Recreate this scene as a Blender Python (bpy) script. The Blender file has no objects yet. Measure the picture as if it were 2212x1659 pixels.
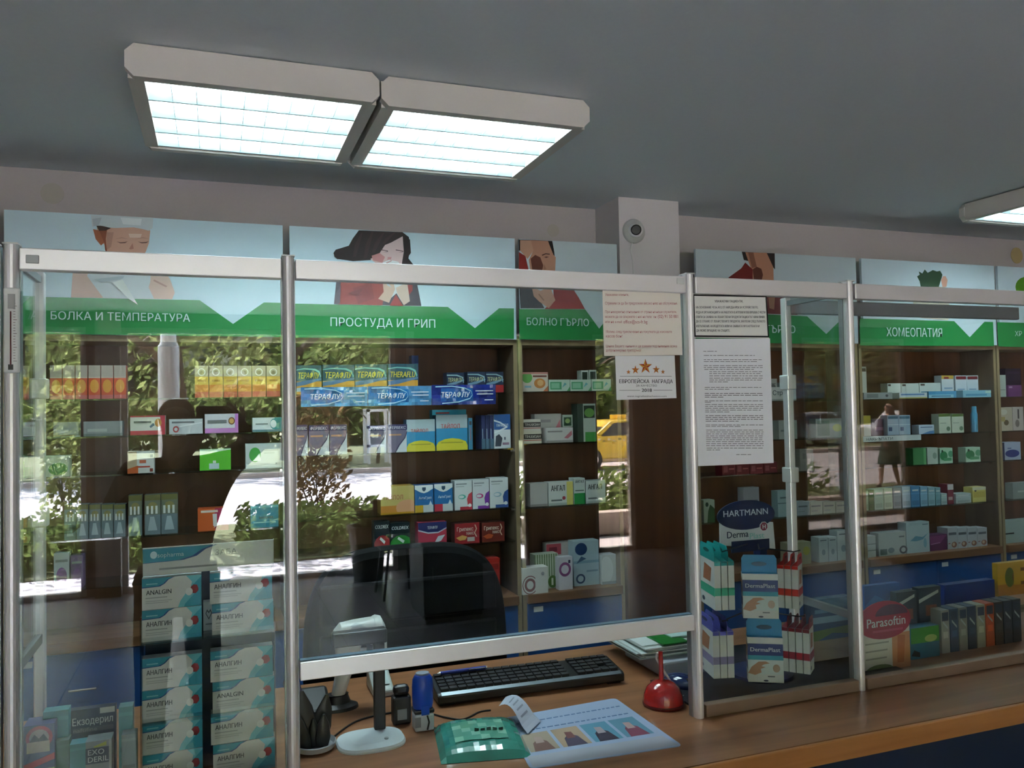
import bpy, bmesh, math, random
from mathutils import Vector, Matrix

# ------------------------------------------------------------------ camera
SC = bpy.context.scene
COL = SC.collection
FPX, CX, CY = 1760.0, 1106.0, 829.5          # focal length and centre in a 2212 x 1659 frame
AX = Vector((0.93962944, -0.00767798, 0.34210753))    # world X, Y, Z seen in the camera's frame
AY = Vector((-0.34166645, 0.03442511, 0.93919058))
AZ = Vector((-0.01898818, -0.99937779, 0.02972354))
EYE = Vector((0.0, -1.78, 1.68))             # the glass partition stands in the plane Y = 0
right = Vector((AX.x, AY.x, AZ.x)); down = Vector((AX.y, AY.y, AZ.y)); fwd = Vector((AX.z, AY.z, AZ.z))
cam_data = bpy.data.cameras.new('camera')
cam_data.sensor_fit = 'HORIZONTAL'; cam_data.sensor_width = 36.0
cam_data.lens = FPX / 2212.0 * 36.0
cam_data.clip_start = 0.02; cam_data.clip_end = 300
cam = bpy.data.objects.new('camera', cam_data); COL.objects.link(cam)
m = Matrix((right, -down, -fwd)).transposed().to_4x4(); m.translation = EYE
cam.matrix_world = m
SC.camera = cam

# ------------------------------------------------------------------ sky, sun, exposure
world = bpy.data.worlds.new('sky'); SC.world = world; world.use_nodes = True
wn = world.node_tree.nodes; wl = world.node_tree.links; wn.clear()
sky = wn.new('ShaderNodeTexSky'); sky.sky_type = 'NISHITA'; sky.sun_disc = False
sky.sun_elevation = math.radians(58); sky.sun_rotation = math.radians(200); sky.air_density = 1.2; sky.dust_density = 2.0
bg = wn.new('ShaderNodeBackground'); bg.inputs['Strength'].default_value = 0.50
wo = wn.new('ShaderNodeOutputWorld')
wl.new(sky.outputs[0], bg.inputs[0]); wl.new(bg.outputs[0], wo.inputs[0])
sun_l = bpy.data.lights.new('sun', 'SUN'); sun_l.energy = 14.5; sun_l.angle = math.radians(0.6); sun_l.color = (0.96, 0.89, 1.0)
sun = bpy.data.objects.new('sun', sun_l); COL.objects.link(sun)
sun_dir = Vector((0.22, 0.45, -0.86)).normalized()    # travels from the street towards the shop
sun.rotation_euler = sun_dir.to_track_quat('-Z', 'Y').to_euler(); sun.location = (0, -20, 25)
SC.view_settings.view_transform = 'Standard'; SC.view_settings.look = 'None'
SC.view_settings.gamma = 1.0; SC.view_settings.use_curve_mapping = False
SC.view_settings.exposure = 3.36
cy = SC.cycles
cy.max_bounces = 8; cy.diffuse_bounces = 4; cy.glossy_bounces = 4; cy.transmission_bounces = 6
cy.transparent_max_bounces = 24; cy.caustics_reflective = False; cy.caustics_refractive = False
cy.sample_clamp_indirect = 3.0; cy.use_denoising = True
LAMP = 3.4   # fluorescent tube emission

# ------------------------------------------------------------------ pixel helpers (only used to read sizes and places off the planes of the room)
def ray(px, py):
    r = Vector(((px - CX) / FPX, (py - CY) / FPX, 1.0))
    return Vector((r.dot(AX), r.dot(AY), r.dot(AZ)))
def at(px, py, y):
    v = ray(px, py); return EYE + v * ((y - EYE.y) / v.y)
def atz(px, py, z):
    v = ray(px, py); return EYE + v * ((z - EYE.z) / v.z)

# ------------------------------------------------------------------ colours and materials
def lin(c):
    if isinstance(c, str):
        c = c.lstrip('#'); c = tuple(int(c[i:i+2], 16) / 255 for i in (0, 2, 4))
        return tuple((x / 12.92 if x <= 0.04045 else ((x + 0.055) / 1.055) ** 2.4) for x in c)
    return tuple(c)
MATS = {}
def new_mat(name):
    mt = bpy.data.materials.new(name); mt.use_nodes = True; MATS[name] = mt
    nt = mt.node_tree; return mt, nt, nt.nodes, nt.links, nt.nodes['Principled BSDF']
def flat(name, col, rough=0.5, metal=0.0, bump=0.0, scale=60, var=0.0, coat=0.0, spec=0.5):
    """plain procedural paint / plastic: a colour with slight noise variation and fine relief"""
    if name in MATS: return MATS[name]
    mt, nt, n, l, p = new_mat(name)
    c = lin(col)
    p.inputs['Roughness'].default_value = rough; p.inputs['Metallic'].default_value = metal
    p.inputs['Coat Weight'].default_value = coat; p.inputs['Specular IOR Level'].default_value = spec
    p.inputs['Base Color'].default_value = (*c, 1)
    if var or bump:
        tc = n.new('ShaderNodeTexCoord'); nz = n.new('ShaderNodeTexNoise'); nz.inputs['Scale'].default_value = scale
        nz.inputs['Detail'].default_value = 4
        l.new(tc.outputs['Object'], nz.inputs['Vector'])
        if var:
            mx = n.new('ShaderNodeMix'); mx.data_type = 'RGBA'
            mx.inputs['A'].default_value = (*[x * (1 - var) for x in c], 1); mx.inputs['B'].default_value = (*[min(1, x * (1 + var)) for x in c], 1)
            l.new(nz.outputs['Fac'], mx.inputs['Factor']); l.new(mx.outputs['Result'], p.inputs['Base Color'])
        if bump:
            b = n.new('ShaderNodeBump'); b.inputs['Strength'].default_value = bump; b.inputs['Distance'].default_value = 0.002
            l.new(nz.outputs['Fac'], b.inputs['Height']); l.new(b.outputs['Normal'], p.inputs['Normal'])
    return mt
def wood(name, c1, c2, rough=0.4, axis='X', scale=6, coat=0.0):
    if name in MATS: return MATS[name]
    mt, nt, n, l, p = new_mat(name)
    tc = n.new('ShaderNodeTexCoord'); mp = n.new('ShaderNodeMapping')
    s = {'X': (0.25, 4, 4), 'Z': (4, 4, 0.25), 'Y': (4, 0.25, 4)}[axis]
    mp.inputs['Scale'].default_value = [v * scale for v in s]
    nz = n.new('ShaderNodeTexNoise'); nz.inputs['Scale'].default_value = 1.0; nz.inputs['Detail'].default_value = 6; nz.inputs['Distortion'].default_value = 0.6
    rp = n.new('ShaderNodeValToRGB'); rp.color_ramp.elements[0].position = 0.35; rp.color_ramp.elements[1].position = 0.7
    rp.color_ramp.elements[0].color = (*lin(c1), 1); rp.color_ramp.elements[1].color = (*lin(c2), 1)
    l.new(tc.outputs['Object'], mp.inputs['Vector']); l.new(mp.outputs[0], nz.inputs['Vector'])
    l.new(nz.outputs['Fac'], rp.inputs['Fac']); l.new(rp.outputs['Color'], p.inputs['Base Color'])
    b = n.new('ShaderNodeBump'); b.inputs['Strength'].default_value = 0.12; b.inputs['Distance'].default_value = 0.001
    l.new(nz.outputs['Fac'], b.inputs['Height']); l.new(b.outputs['Normal'], p.inputs['Normal'])
    p.inputs['Roughness'].default_value = rough; p.inputs['Coat Weight'].default_value = coat
    return mt
def vcol(name, rough=0.45, coat=0.0):
    """printed carton / paper: the ink colours are stored on the faces"""
    if name in MATS: return MATS[name]
    mt, nt, n, l, p = new_mat(name)
    a = n.new('ShaderNodeVertexColor'); a.layer_name = 'ink'
    l.new(a.outputs['Color'], p.inputs['Base Color'])
    p.inputs['Roughness'].default_value = rough; p.inputs['Coat Weight'].default_value = coat
    return mt
def glass(name, tint=(0.96, 0.985, 0.975), r0=0.040):
    """clear pane: straight transmission plus the reflection of each surface (Schlick)"""
    if name in MATS: return MATS[name]
    mt, nt, n, l, p = new_mat(name); n.remove(p)
    g = n.new('ShaderNodeNewGeometry'); d = n.new('ShaderNodeVectorMath'); d.operation = 'DOT_PRODUCT'
    l.new(g.outputs['Normal'], d.inputs[0]); l.new(g.outputs['Incoming'], d.inputs[1])
    def mth(op, a, b=None):
        x = n.new('ShaderNodeMath'); x.operation = op
        for i, v in enumerate((a, b)):
            if v is None: continue
            if isinstance(v, (int, float)): x.inputs[i].default_value = v
            else: l.new(v, x.inputs[i])
        return x.outputs[0]
    c = mth('ABSOLUTE', d.outputs['Value']); f = mth('POWER', mth('SUBTRACT', 1.0, c), 5.0)
    fac = mth('ADD', mth('MULTIPLY', f, 1.0 - r0), r0)
    tr = n.new('ShaderNodeBsdfTransparent'); tr.inputs['Color'].default_value = (*tint, 1)
    gl = n.new('ShaderNodeBsdfGlossy'); gl.inputs['Roughness'].default_value = 0.0
    mx = n.new('ShaderNodeMixShader'); l.new(fac, mx.inputs[0]); l.new(tr.outputs[0], mx.inputs[1]); l.new(gl.outputs[0], mx.inputs[2])
    l.new(mx.outputs[0], n['Material Output'].inputs['Surface'])
    return mt
def emit(name, col, strength):
    mt, nt, n, l, p = new_mat(name)
    p.inputs['Base Color'].default_value = (*lin(col), 1)
    p.inputs['Emission Color'].default_value = (*lin(col), 1); p.inputs['Emission Strength'].default_value = strength
    return mt
def leafmat(name, c, tr=0.45):
    mt, nt, n, l, p = new_mat(name); n.remove(p)
    df = n.new('ShaderNodeBsdfDiffuse'); tl = n.new('ShaderNodeBsdfTranslucent'); mx = n.new('ShaderNodeMixShader')
    oi = n.new('ShaderNodeNewGeometry'); rp = n.new('ShaderNodeValToRGB')
    c = lin(c)
    rp.color_ramp.elements[0].color = (*[x * 0.25 for x in c], 1); rp.color_ramp.elements[1].color = (*[min(.9, x * 1.9) for x in c], 1)
    l.new(oi.outputs['Random Per Island'], rp.inputs['Fac'])
    l.new(rp.outputs['Color'], df.inputs['Color']); l.new(rp.outputs['Color'], tl.inputs['Color'])
    mx.inputs[0].default_value = tr; l.new(df.outputs[0], mx.inputs[1]); l.new(tl.outputs[0], mx.inputs[2])
    l.new(mx.outputs[0], n['Material Output'].inputs['Surface'])
    return mt

CARTON = vcol('printed_carton', 0.42)
PAPER = vcol('printed_paper', 0.75)
FOIL = vcol('printed_foil', 0.22, 0.6)
POSTER = vcol('printed_poster', 0.6)
GLASS = glass('partition_glass')
SHELF_GLASS = glass('shelf_glass', (0.86, 0.94, 0.92), 0.04)
ALU = flat('brushed_aluminium', (0.87, 0.845, 0.85), 0.36, 0.6, bump=0.03, scale=300)
ALU_DARK = flat('aluminium_edge', (0.30, 0.31, 0.32), 0.4, 0.8)
WALL = flat('wall_paint', (0.54, 0.50, 0.50), 0.9, bump=0.1, scale=90, var=0.03)
CEIL = flat('ceiling_paint', (0.68, 0.75, 0.79), 0.92, bump=0.08, scale=60, var=0.03)
COLUMN = flat('column_paint', (0.68, 0.65, 0.66), 0.9, bump=0.06, scale=80)
DESK = wood('desk_beech', '#865a3c', '#a57350', 0.32, 'X', 5, 0.25)
DESK_EDGE = wood('desk_edge_beech', '#a86c35', '#c08148', 0.4, 'X', 6)
SHELF_BROWN = wood('shelf_back_walnut', '#5f3a25', '#7c4f35', 0.5, 'Z', 3)
SHELF_EDGE = wood('shelf_edge_beech', '#8d7a5c', '#a08d6c', 0.5, 'Z', 4)
SHELF_SIDE = wood('shelf_side_beech', '#5a4a3a', '#6d5b48', 0.5, 'Z', 4)
NAVY_PANEL = flat('navy_laminate', '#14233f', 0.45, var=0.06, scale=8)
BLUE_DRAWER = flat('blue_laminate', '#24508f', 0.4, var=0.05, scale=6)
WHITE_PL = flat('white_plastic', (0.72, 0.73, 0.71), 0.4)
LAMP_PAINT = flat('lamp_enamel', (0.63, 0.60, 0.56), 0.5)
BLACK_PL = flat('black_plastic', (0.012, 0.012, 0.014), 0.4)
CHROME = flat('chrome', (0.8, 0.8, 0.8), 0.15, 1.0)

# ------------------------------------------------------------------ mesh builder
class MB:
    def __init__(s, col=None): s.v = []; s.f = []; s.c = []; s.col = lin(col) if col is not None else (0.8, 0.8, 0.8)
    def _c(s, col): return s.col if col is None else lin(col)
    def poly(s, pts, col=None):
        i = len(s.v); s.v += [Vector(p) for p in pts]; s.f.append(list(range(i, i + len(pts)))); s.c.append(s._c(col)); return s
    def box(s, x0, x1, y0, y1, z0, z1, col=None, cols=None):
        i = len(s.v)
        s.v += [Vector(p) for p in ((x0,y0,z0),(x1,y0,z0),(x1,y1,z0),(x0,y1,z0),(x0,y0,z1),(x1,y0,z1),(x1,y1,z1),(x0,y1,z1))]
        # order: front, right, back, left, bottom, top
        fs = ((0,1,5,4),(1,2,6,5),(2,3,7,6),(3,0,4,7),(3,2,1,0),(4,5,6,7))
        for k, f in enumerate(fs):
            s.f.append([i + a for a in f]); s.c.append(lin(cols[k]) if cols and cols[k] is not None else s._c(col))
        return s
    def prism(s, pts, axis, d0, d1, col=None):
        """extrude a 2D outline: axis 'y' takes (x,z), 'z' takes (x,y), 'x' takes (y,z)"""
        mk = {'y': lambda a, b, d: (a, d, b), 'z': lambda a, b, d: (a, b, d), 'x': lambda a, b, d: (d, a, b)}[axis]
        n = len(pts); i = len(s.v)
        s.v += [Vector(mk(a, b, d0)) for a, b in pts] + [Vector(mk(a, b, d1)) for a, b in pts]
        s.f.append([i + k for k in range(n)][::-1]); s.f.append([i + n + k for k in range(n)]); s.c += [s._c(col)] * 2
        for k in range(n):
            j = (k + 1) % n; s.f.append([i + k, i + j, i + n + j, i + n + k]); s.c.append(s._c(col))
        return s
    def tube(s, path, r, n=8, col=None, caps=True):
        path = [Vector(p) for p in path]; rs = r if isinstance(r, (list, tuple)) else [r] * len(path)
        i0 = len(s.v); up = None
        for k, p in enumerate(path):
            t = (path[min(k + 1, len(path) - 1)] - path[max(k - 1, 0)]).normalized()
            if up is None: up = Vector((0, 0, 1)) if abs(t.z) < 0.9 else Vector((1, 0, 0))
            a = t.cross(up).normalized(); b = a.cross(t).normalized(); up = b
            for q in range(n):
                w = 2 * math.pi * q / n; s.v.append(p + (a * math.cos(w) + b * math.sin(w)) * rs[k])
        for k in range(len(path) - 1):
            for q in range(n):
                a = i0 + k * n + q; b = i0 + k * n + (q + 1) % n
                s.f.append([a, b, b + n, a + n]); s.c.append(s._c(col))
        if caps:
            s.f.append([i0 + q for q in range(n)][::-1]); s.f.append([i0 + (len(path) - 1) * n + q for q in range(n)]); s.c += [s._c(col)] * 2
        return s
    def lathe(s, prof, n=20, c=(0, 0, 0), sx=1, sy=1, col=None):
        i0 = len(s.v)
        for r, z in prof:
            for q in range(n):
                w = 2 * math.pi * q / n; s.v.append(Vector((c[0] + r * sx * math.cos(w), c[1] + r * sy * math.sin(w), c[2] + z)))
        for k in range(len(prof) - 1):
            for q in range(n):
                a = i0 + k * n + q; b = i0 + k * n + (q + 1) % n
                s.f.append([a, b, b + n, a + n]); s.c.append(s._c(col))
        s.f.append([i0 + q for q in range(n)][::-1]); s.f.append([i0 + (len(prof) - 1) * n + q for q in range(n)]); s.c += [s._c(col)] * 2
        return s
    def disc(s, c, u, w, ru, rw, n=20, col=None):
        c, u, w = Vector(c), Vector(u), Vector(w)
        return s.poly([c + u * (ru * math.cos(2 * math.pi * k / n)) + w * (rw * math.sin(2 * math.pi * k / n)) for k in range(n)], col)
    def ring(s, c, u, w, r0, r1, n=24, col=None, a0=0, a1=2 * math.pi):
        c, u, w = Vector(c), Vector(u), Vector(w)
        for k in range(n):
            p, q = a0 + (a1 - a0) * k / n, a0 + (a1 - a0) * (k + 1) / n
            f = lambda r, t: c + u * (r * math.cos(t)) + w * (r * math.sin(t))
            s.poly([f(r0, p), f(r1, p), f(r1, q), f(r0, q)], col)
        return s
    def xform(s, M, start=0):
        for k in range(start, len(s.v)): s.v[k] = M @ s.v[k]
        return s
    def build(s, name, mat, parent=None, smooth=False, origin=None, bevel=0.0, local=False):
        if parent is not None:
            o = Vector((0, 0, 0)) if local else root_loc(parent)
        else:
            if origin is None:
                xs = [v.x for v in s.v]; ys = [v.y for v in s.v]; zs = [v.z for v in s.v]
                origin = ((min(xs) + max(xs)) / 2, (min(ys) + max(ys)) / 2, min(zs))
            o = Vector(origin)
        me = bpy.data.meshes.new(name)
        me.from_pydata([tuple(v - o) for v in s.v], [], s.f)
        ca = me.color_attributes.new('ink', 'FLOAT_COLOR', 'CORNER')
        buf = []
        for f, c in zip(s.f, s.c): buf += [c[0], c[1], c[2], 1.0] * len(f)
        ca.data.foreach_set('color', buf)
        if smooth: me.polygons.foreach_set('use_smooth', [True] * len(me.polygons))
        me.materials.append(mat); me.update()
        ob = bpy.data.objects.new(name, me); COL.objects.link(ob)
        if parent is not None: ob.parent = parent
        else: ob.location = o
        if bevel:
            bv = ob.modifiers.new('bevel', 'BEVEL'); bv.width = bevel; bv.segments = 2; bv.limit_method = 'ANGLE'
        if smooth:
            try: me.set_sharp_from_angle(angle=math.radians(38))
            except Exception: pass
        return ob
def root_loc(o):
    while o.parent is not None: o = o.parent
    return o.location.copy()
def tag(o, label, cat, group=None):
    o['label'] = label; o['category'] = cat
    if group: o['group'] = group
    return o
def thing(name, label, cat, loc, group=None, rotz=0.0):
    o = bpy.data.objects.new(name, None); COL.objects.link(o); o.location = loc; o.rotation_euler = (0, 0, rotz)
    o.empty_display_size = 0.05
    return tag(o, label, cat, group)
def struct(o): o['kind'] = 'structure'; return o
def sheet(parts): pass

def INK(c):
    c = c if isinstance(c, str) else '#%02x%02x%02x' % tuple(int(x * 255) for x in c)
    return flat('ink_' + c.lstrip('#'), c, 0.6)
def text(s, parent, pos, u, w, h, col='#ffffff', align='CENTER', width=None, bold=0.0, shear=0.0, name='lettering', mat=None, spacing=1.0, local=False):
    """flat print: letters of cap height h at pos (baseline), along u, up w; placed in world space"""
    def letters(body):
        cu = bpy.data.curves.new(name, 'FONT'); cu.body = body; cu.size = 1.0; cu.align_x = 'LEFT'; cu.resolution_u = 2
        cu.shear = shear; cu.space_character = spacing
        tmp = bpy.data.objects.new('tmp', cu); COL.objects.link(tmp)
        dg = bpy.context.evaluated_depsgraph_get(); dg.update()
        me = bpy.data.meshes.new_from_object(tmp.evaluated_get(dg))
        bpy.data.objects.remove(tmp); bpy.data.curves.remove(cu)
        return me
    bars, flips = [], []
    if 'Ъ' in s or 'ъ' in s:                      # the hard sign is drawn as a turned Р (or soft sign) plus its bar
        s = s.replace('Ъ', '\u2009Р').replace('ъ', '\u2009ь')
        q = letters('Р'); pw = max(v.co.x for v in q.vertices) - min(v.co.x for v in q.vertices); bpy.data.meshes.remove(q)
        for i in range(1, len(s)):
            if s[i - 1] == '\u2009':
                q = letters(s[:i + 1]); xr = max(v.co.x for v in q.vertices); bpy.data.meshes.remove(q)
                up = s[i] == 'Р'; x = xr - (pw if up else .430); y0, y1 = (.649, .728) if up else (.472, .542)
                bars.append([(x - .17, y0), (x + .02, y0), (x + .02, y1), (x - .17, y1)])
                if up: flips.append((x - .002, xr + .002))
    me = letters(s)
    if bars:
        vs = [(v.co.x, .728 - v.co.y if any(f0 <= v.co.x <= f1 for f0, f1 in flips) else v.co.y, 0) for v in me.vertices]; fs = [list(p.vertices) for p in me.polygons]
        for b in bars: fs.append([len(vs) + k for k in range(4)]); vs += [(x, y, 0) for x, y in b]
        bpy.data.meshes.remove(me); me = bpy.data.meshes.new(name); me.from_pydata(vs, [], fs)
    me.name = name
    if len(me.vertices) == 0: return None
    xs = [v.co.x for v in me.vertices]; x0, x1 = min(xs), max(xs)
    sc = h / 0.727; sx = sc
    if width: sx = width / (x1 - x0)
    off = {'LEFT': 0, 'CENTER': -(x1 - x0) / 2, 'RIGHT': -(x1 - x0)}[align]
    u, w, pos = Vector(u).normalized(), Vector(w).normalized(), Vector(pos)
    o = Vector((0, 0, 0)) if local else root_loc(parent)
    for v in me.vertices:
        v.co = pos + u * ((v.co.x - x0 + off) * sx) + w * (v.co.y * sc) - o
    if bold:                                       # heavier strokes: two copies a hair's breadth apart
        vs = [v.co.copy() for v in me.vertices]; fs = [list(p.vertices) for p in me.polygons]; n = len(vs); d = u * (bold * sx); e = u.cross(w) * .00022
        me2 = bpy.data.meshes.new(name)
        me2.from_pydata([tuple(v - d) for v in vs] + [tuple(v + d + e) for v in vs], [], fs + [[i + n for i in f] for f in fs])
        bpy.data.meshes.remove(me); me = me2
    me.materials.clear(); me.materials.append(mat or INK(col))
    ob = bpy.data.objects.new(name, me); COL.objects.link(ob); ob.parent = parent
    return ob
UX, UZ = Vector((1, 0, 0)), Vector((0, 0, 1))

# ================================================================== THE ROOM
RX0, RX1, RY0, RY1, CZ = -2.3, 9.3, -6.75, 1.87, 2.665
TILE = flat('floor_tile', (0.21, 0.20, 0.21), 0.28, var=0.12, scale=3)
GROUT = flat('tile_grout', (0.09, 0.085, 0.08), 0.8)
floor = struct(MB().box(RX0 - .2, RX1 + .2, RY0 - .1, RY1 + .2, -0.12, -0.006).build('floor', GROUT, origin=(0, 0, 0)))
tile_me = None
P = 0.44
for i in range(-3, 20):
    for j in range(0, 12):
        x, y = i * P, RY0 + 0.03 + j * P
        if x > 6.6: continue
        if tile_me is None:
            t = MB().box(0.004, P - 0.004, 0.004, P - 0.004, -0.006, 0.0).build('floor_tile', TILE, parent=floor, local=True); tile_me = t.data
        else:
            t = bpy.data.objects.new('floor_tile', tile_me); COL.objects.link(t); t.parent = floor
        t.location = (x, y, 0)
MB().box(RX0, -3 * P, RY0, RY1, -0.007, 0.0).box(6.6, RX1, RY0, RY1, -0.007, 0.0).box(-3 * P, 6.6, RY0 + 0.03 + 12 * P, RY1, -0.007, 0).build('plain_floor_area', TILE, parent=floor)
ceiling = struct(MB().box(RX0 - .2, RX1 + .2, RY0 - .1, RY1 + .2, CZ, CZ + 0.15).build('ceiling', CEIL, origin=(0, 0, CZ)))
wall_back = struct(MB().box(RX0 - .2, RX1 + .2, RY1, RY1 + 0.15, 0, CZ).build('wall_back', WALL, origin=(0, RY1, 0)))
struct(MB().box(RX0 - .15, RX0, RY0, RY1, 0, CZ).build('wall_left', WALL, origin=(RX0, 0, 0)))
struct(MB().box(RX1, RX1 + .15, RY0, RY1, 0, CZ).build('wall_right', WALL, origin=(RX1, 0, 0)))
# round filled marks on the wall above the signs
PATCH = flat('wall_patch', (0.50, 0.475, 0.42), 0.9)
PATCH_Y = flat('wall_patch_yellow', (0.48, 0.38, 0.18), 0.9)
for px, py, r, mt in ((113, 418, .042, PATCH), (1195, 498, .031, PATCH), (1020, 483, .03, WALL), (2196, 552, .05, PATCH_Y)):
    c = at(px, py, RY1); MB().tube([(c.x, RY1 - 0.002, c.z), (c.x, RY1, c.z)], r, 24).build('wall_patch', mt, parent=wall_back)
# column in front of the back wall; wooden cladding below the sign height
CLX0, CLX1, CLY = 1.789, 2.113, 1.62
column = struct(MB().box(CLX0, CLX1, CLY, RY1, 1.99, CZ).build('wall_column', COLUMN, origin=(1.95, 1.75, 0)))
MB().box(CLX0 + .005, CLX1 + .06, CLY + .005, RY1, 0, 1.99).build('wooden_cladding', wood('column_cladding', '#4a2614', '#5c331b', 0.45, 'Z', 3), parent=column)

# ---- storefront behind the camera (seen as a reflection in the partition)
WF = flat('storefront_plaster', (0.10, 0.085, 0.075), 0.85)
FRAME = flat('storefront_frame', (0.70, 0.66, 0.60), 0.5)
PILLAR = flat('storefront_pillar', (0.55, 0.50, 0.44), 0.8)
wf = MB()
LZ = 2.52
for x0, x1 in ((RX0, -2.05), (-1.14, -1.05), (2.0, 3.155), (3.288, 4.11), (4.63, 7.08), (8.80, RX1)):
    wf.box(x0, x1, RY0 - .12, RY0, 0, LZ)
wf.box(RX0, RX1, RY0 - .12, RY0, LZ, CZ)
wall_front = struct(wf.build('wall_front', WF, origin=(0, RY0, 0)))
MB().box(-1.05, -0.84, RY0 - .12, RY0 + .12, 0, CZ).build('pillar', PILLAR, parent=wall_front)
BASE_DK = flat('dark_skirting', (0.05, 0.035, 0.03), 0.6)
MB().box(-1.055, -0.835, RY0 + .118, RY0 + .128, 0, 0.10).build('skirting', BASE_DK, parent=wall_front)
WINGLASS = glass('window_glass', (0.97, 0.98, 0.97), 0.04)
def window(n, x0, x1, posts=(), z0=0.0, gl=None):
    w = MB()
    w.box(x0, x0 + .05, RY0 - .1, RY0 - .03, z0, LZ).box(x1 - .05, x1, RY0 - .1, RY0 - .03, z0, LZ)
    w.box(x0 + .05, x1 - .05, RY0 - .1, RY0 - .03, LZ - .05, LZ).box(x0 + .05, x1 - .05, RY0 - .12, RY0 + .02, z0, z0 + .05)
    ob = struct(w.build('window_%d' % n, FRAME, origin=((x0 + x1) / 2, RY0, z0)))
    for p in posts: MB().box(p, p + .07, RY0 - .1, RY0 - .03, z0 + .05, LZ - .05).build('mullion', FRAME, parent=ob)
    edges = [x0 + .05] + [e for p in posts for e in (p, p + .07)] + [x1 - .05]
    for a, b in zip(edges[::2], edges[1::2]):
        MB().box(a, b, RY0 - .068, RY0 - .062, z0 + .05, LZ - .05).build('pane', gl or WINGLASS, parent=ob)
    return ob
window(1, -2.05, -1.14)
w2 = window(2, -0.84, 1.80, ())
MB().box(1.80, 1.92, RY0 - .1, RY0 - .02, 0, LZ).build('grey_panel', flat('door_side_panel', (0.2, 0.19, 0.19), 0.6), parent=w2)
MB().box(1.92, 2.0, RY0 - .1, RY0 + .01, 0, LZ).build('door_jamb', FRAME, parent=w2)
# white street pole with a sleeve at the edge of the pavement
pq, pj = at(365, 900, 8.34), at(365, 752, 8.34); PPX, PPY = pq.x, -8.34
prop = thing('street_pole', 'white round street pole with a sleeve, mirrored in left pane', 'pole', (PPX, PPY, -.1))
MB().tube([(PPX, PPY, -.1), (PPX, PPY, pj.z)], .115, 24).build('lower_tube', WHITE_PL, parent=prop, smooth=True)
MB().lathe([(.115, pj.z), (.115, pj.z + .02), (.085, pj.z + .07), (.085, 4.6)], 24, (PPX, PPY, 0)).build('upper_tube', WHITE_PL, parent=prop, smooth=True)
d1 = struct(MB().box(3.155, 3.185, RY0 - .1, RY0 - .02, 0, LZ).box(3.258, 3.288, RY0 - .1, RY0 - .02, 0, LZ).build('door_1', wood('door_walnut', '#2c170d', '#3d2112', 0.5, 'Z'), origin=(3.2, RY0, 0)))
MB().box(3.185, 3.258, RY0 - .065, RY0 - .06, 0, LZ).build('pane', WINGLASS, parent=d1)
hm = MB(); hz, hx = 0.5, 3.222
pts = [(hx + math.sin(a) * .085, RY0 + .03, hz + math.cos(a) * .21 * (1 if True else 0)) for a in [math.pi * 2 * k / 24 for k in range(25)]]
pts = [(hx + (1 - abs(t)) ** 0.8 * s * .075, RY0 + .03, hz + t * .23) for s, rng in ((1, [1 - k / 8 for k in range(17)]), (-1, [-1 + k / 8 for k in range(17)])) for t in rng]
hm.tube(pts, .012, 8).box(hx - .05, hx + .05, RY0 - .02, RY0 + .03, hz - .02, hz + .02).build('door_pull', BLACK_PL, parent=d1)
DIM_GLASS = glass('dimming_window_glass', (0.38, 0.36, 0.33), 0.04)  # tint added to dim the daylight and the mirrored street at the right
window(3, 4.11, 4.63, (), 0.0, glass('mild_dimming_glass', (0.8, 0.76, 0.7), 0.04))  # milder tint, added to dim the mirrored street here
window(4, 7.08, 8.80, (7.70,), 0.0, DIM_GLASS)
# furniture by the storefront
cab = thing('floor_cabinet', 'dark grey floor cabinet reflected behind the glass, near the door', 'cabinet', (1.80, -4.85, 0))
MB().box(1.55, 2.05, -5.10, -4.62, 0.03, 0.60).build('body', flat('cabinet_grey', (0.05, 0.05, 0.055), 0.5), parent=cab, bevel=.004)
MB().box(1.53, 2.07, -5.12, -4.60, 0.60, 0.63).build('top', flat('cabinet_top', (0.04, 0.04, 0.045), 0.35), parent=cab, bevel=.004)
MB().box(1.57, 2.03, -4.62, -4.605, 0.05, 0.58).build('door', flat('cabinet_door', (0.06, 0.06, 0.065), 0.5), parent=cab, bevel=.003)
MB().tube([(1.62, -4.59, .30), (1.62, -4.59, .42)], .006).build('handle', CHROME, parent=cab)
MB().box(1.56, 2.04, -5.09, -4.63, 0, .03).build('plinth', BLACK_PL, parent=cab)
ch = thing('visitor_chair', 'black visitor chair with thin legs, reflected in the middle pane', 'chair', (1.54, -5.6, 0))
for a, b in ((1.38, 1.44), (1.70, 1.67)):
    for yy, y2 in ((-5.40, -5.45), (-5.80, -5.77)):
        MB().tube([(a, yy, 0), (b, y2, .44)], .012, 8).build('leg', BLACK_PL, parent=ch)
MB().box(1.36, 1.74, -5.83, -5.41, .44, .49).build('seat', BLACK_PL, parent=ch, bevel=.015)
MB().box(1.37, 1.73, -5.85, -5.81, .52, .85).build('backrest', BLACK_PL, parent=ch, bevel=.015)
LEAF = leafmat('leaf_green', (0.22, 0.26, 0.095)); LEAF_D = leafmat('leaf_dark', (0.13, 0.17, 0.05), 0.4); LEAF_R = leafmat('leaf_reddish', (0.17, 0.11, 0.05)); GRASS = leafmat('grass_blade', (0.14, 0.19, 0.055), .4)
BARK = flat('bark', (0.10, 0.07, 0.05), 0.9, bump=.5, scale=20)
pot = thing('potted_plant', 'leafy plant in a tall black pot, reflected beside the window', 'plant', (1.42, -6.42, 0))
MB().lathe([(.14, 0), (.19, .50), (.205, .50), (.205, .54), (.18, .54), (.17, .48)], 24, (1.42, -6.42, 0)).build('pot', BLACK_PL, parent=pot, smooth=True)
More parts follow.
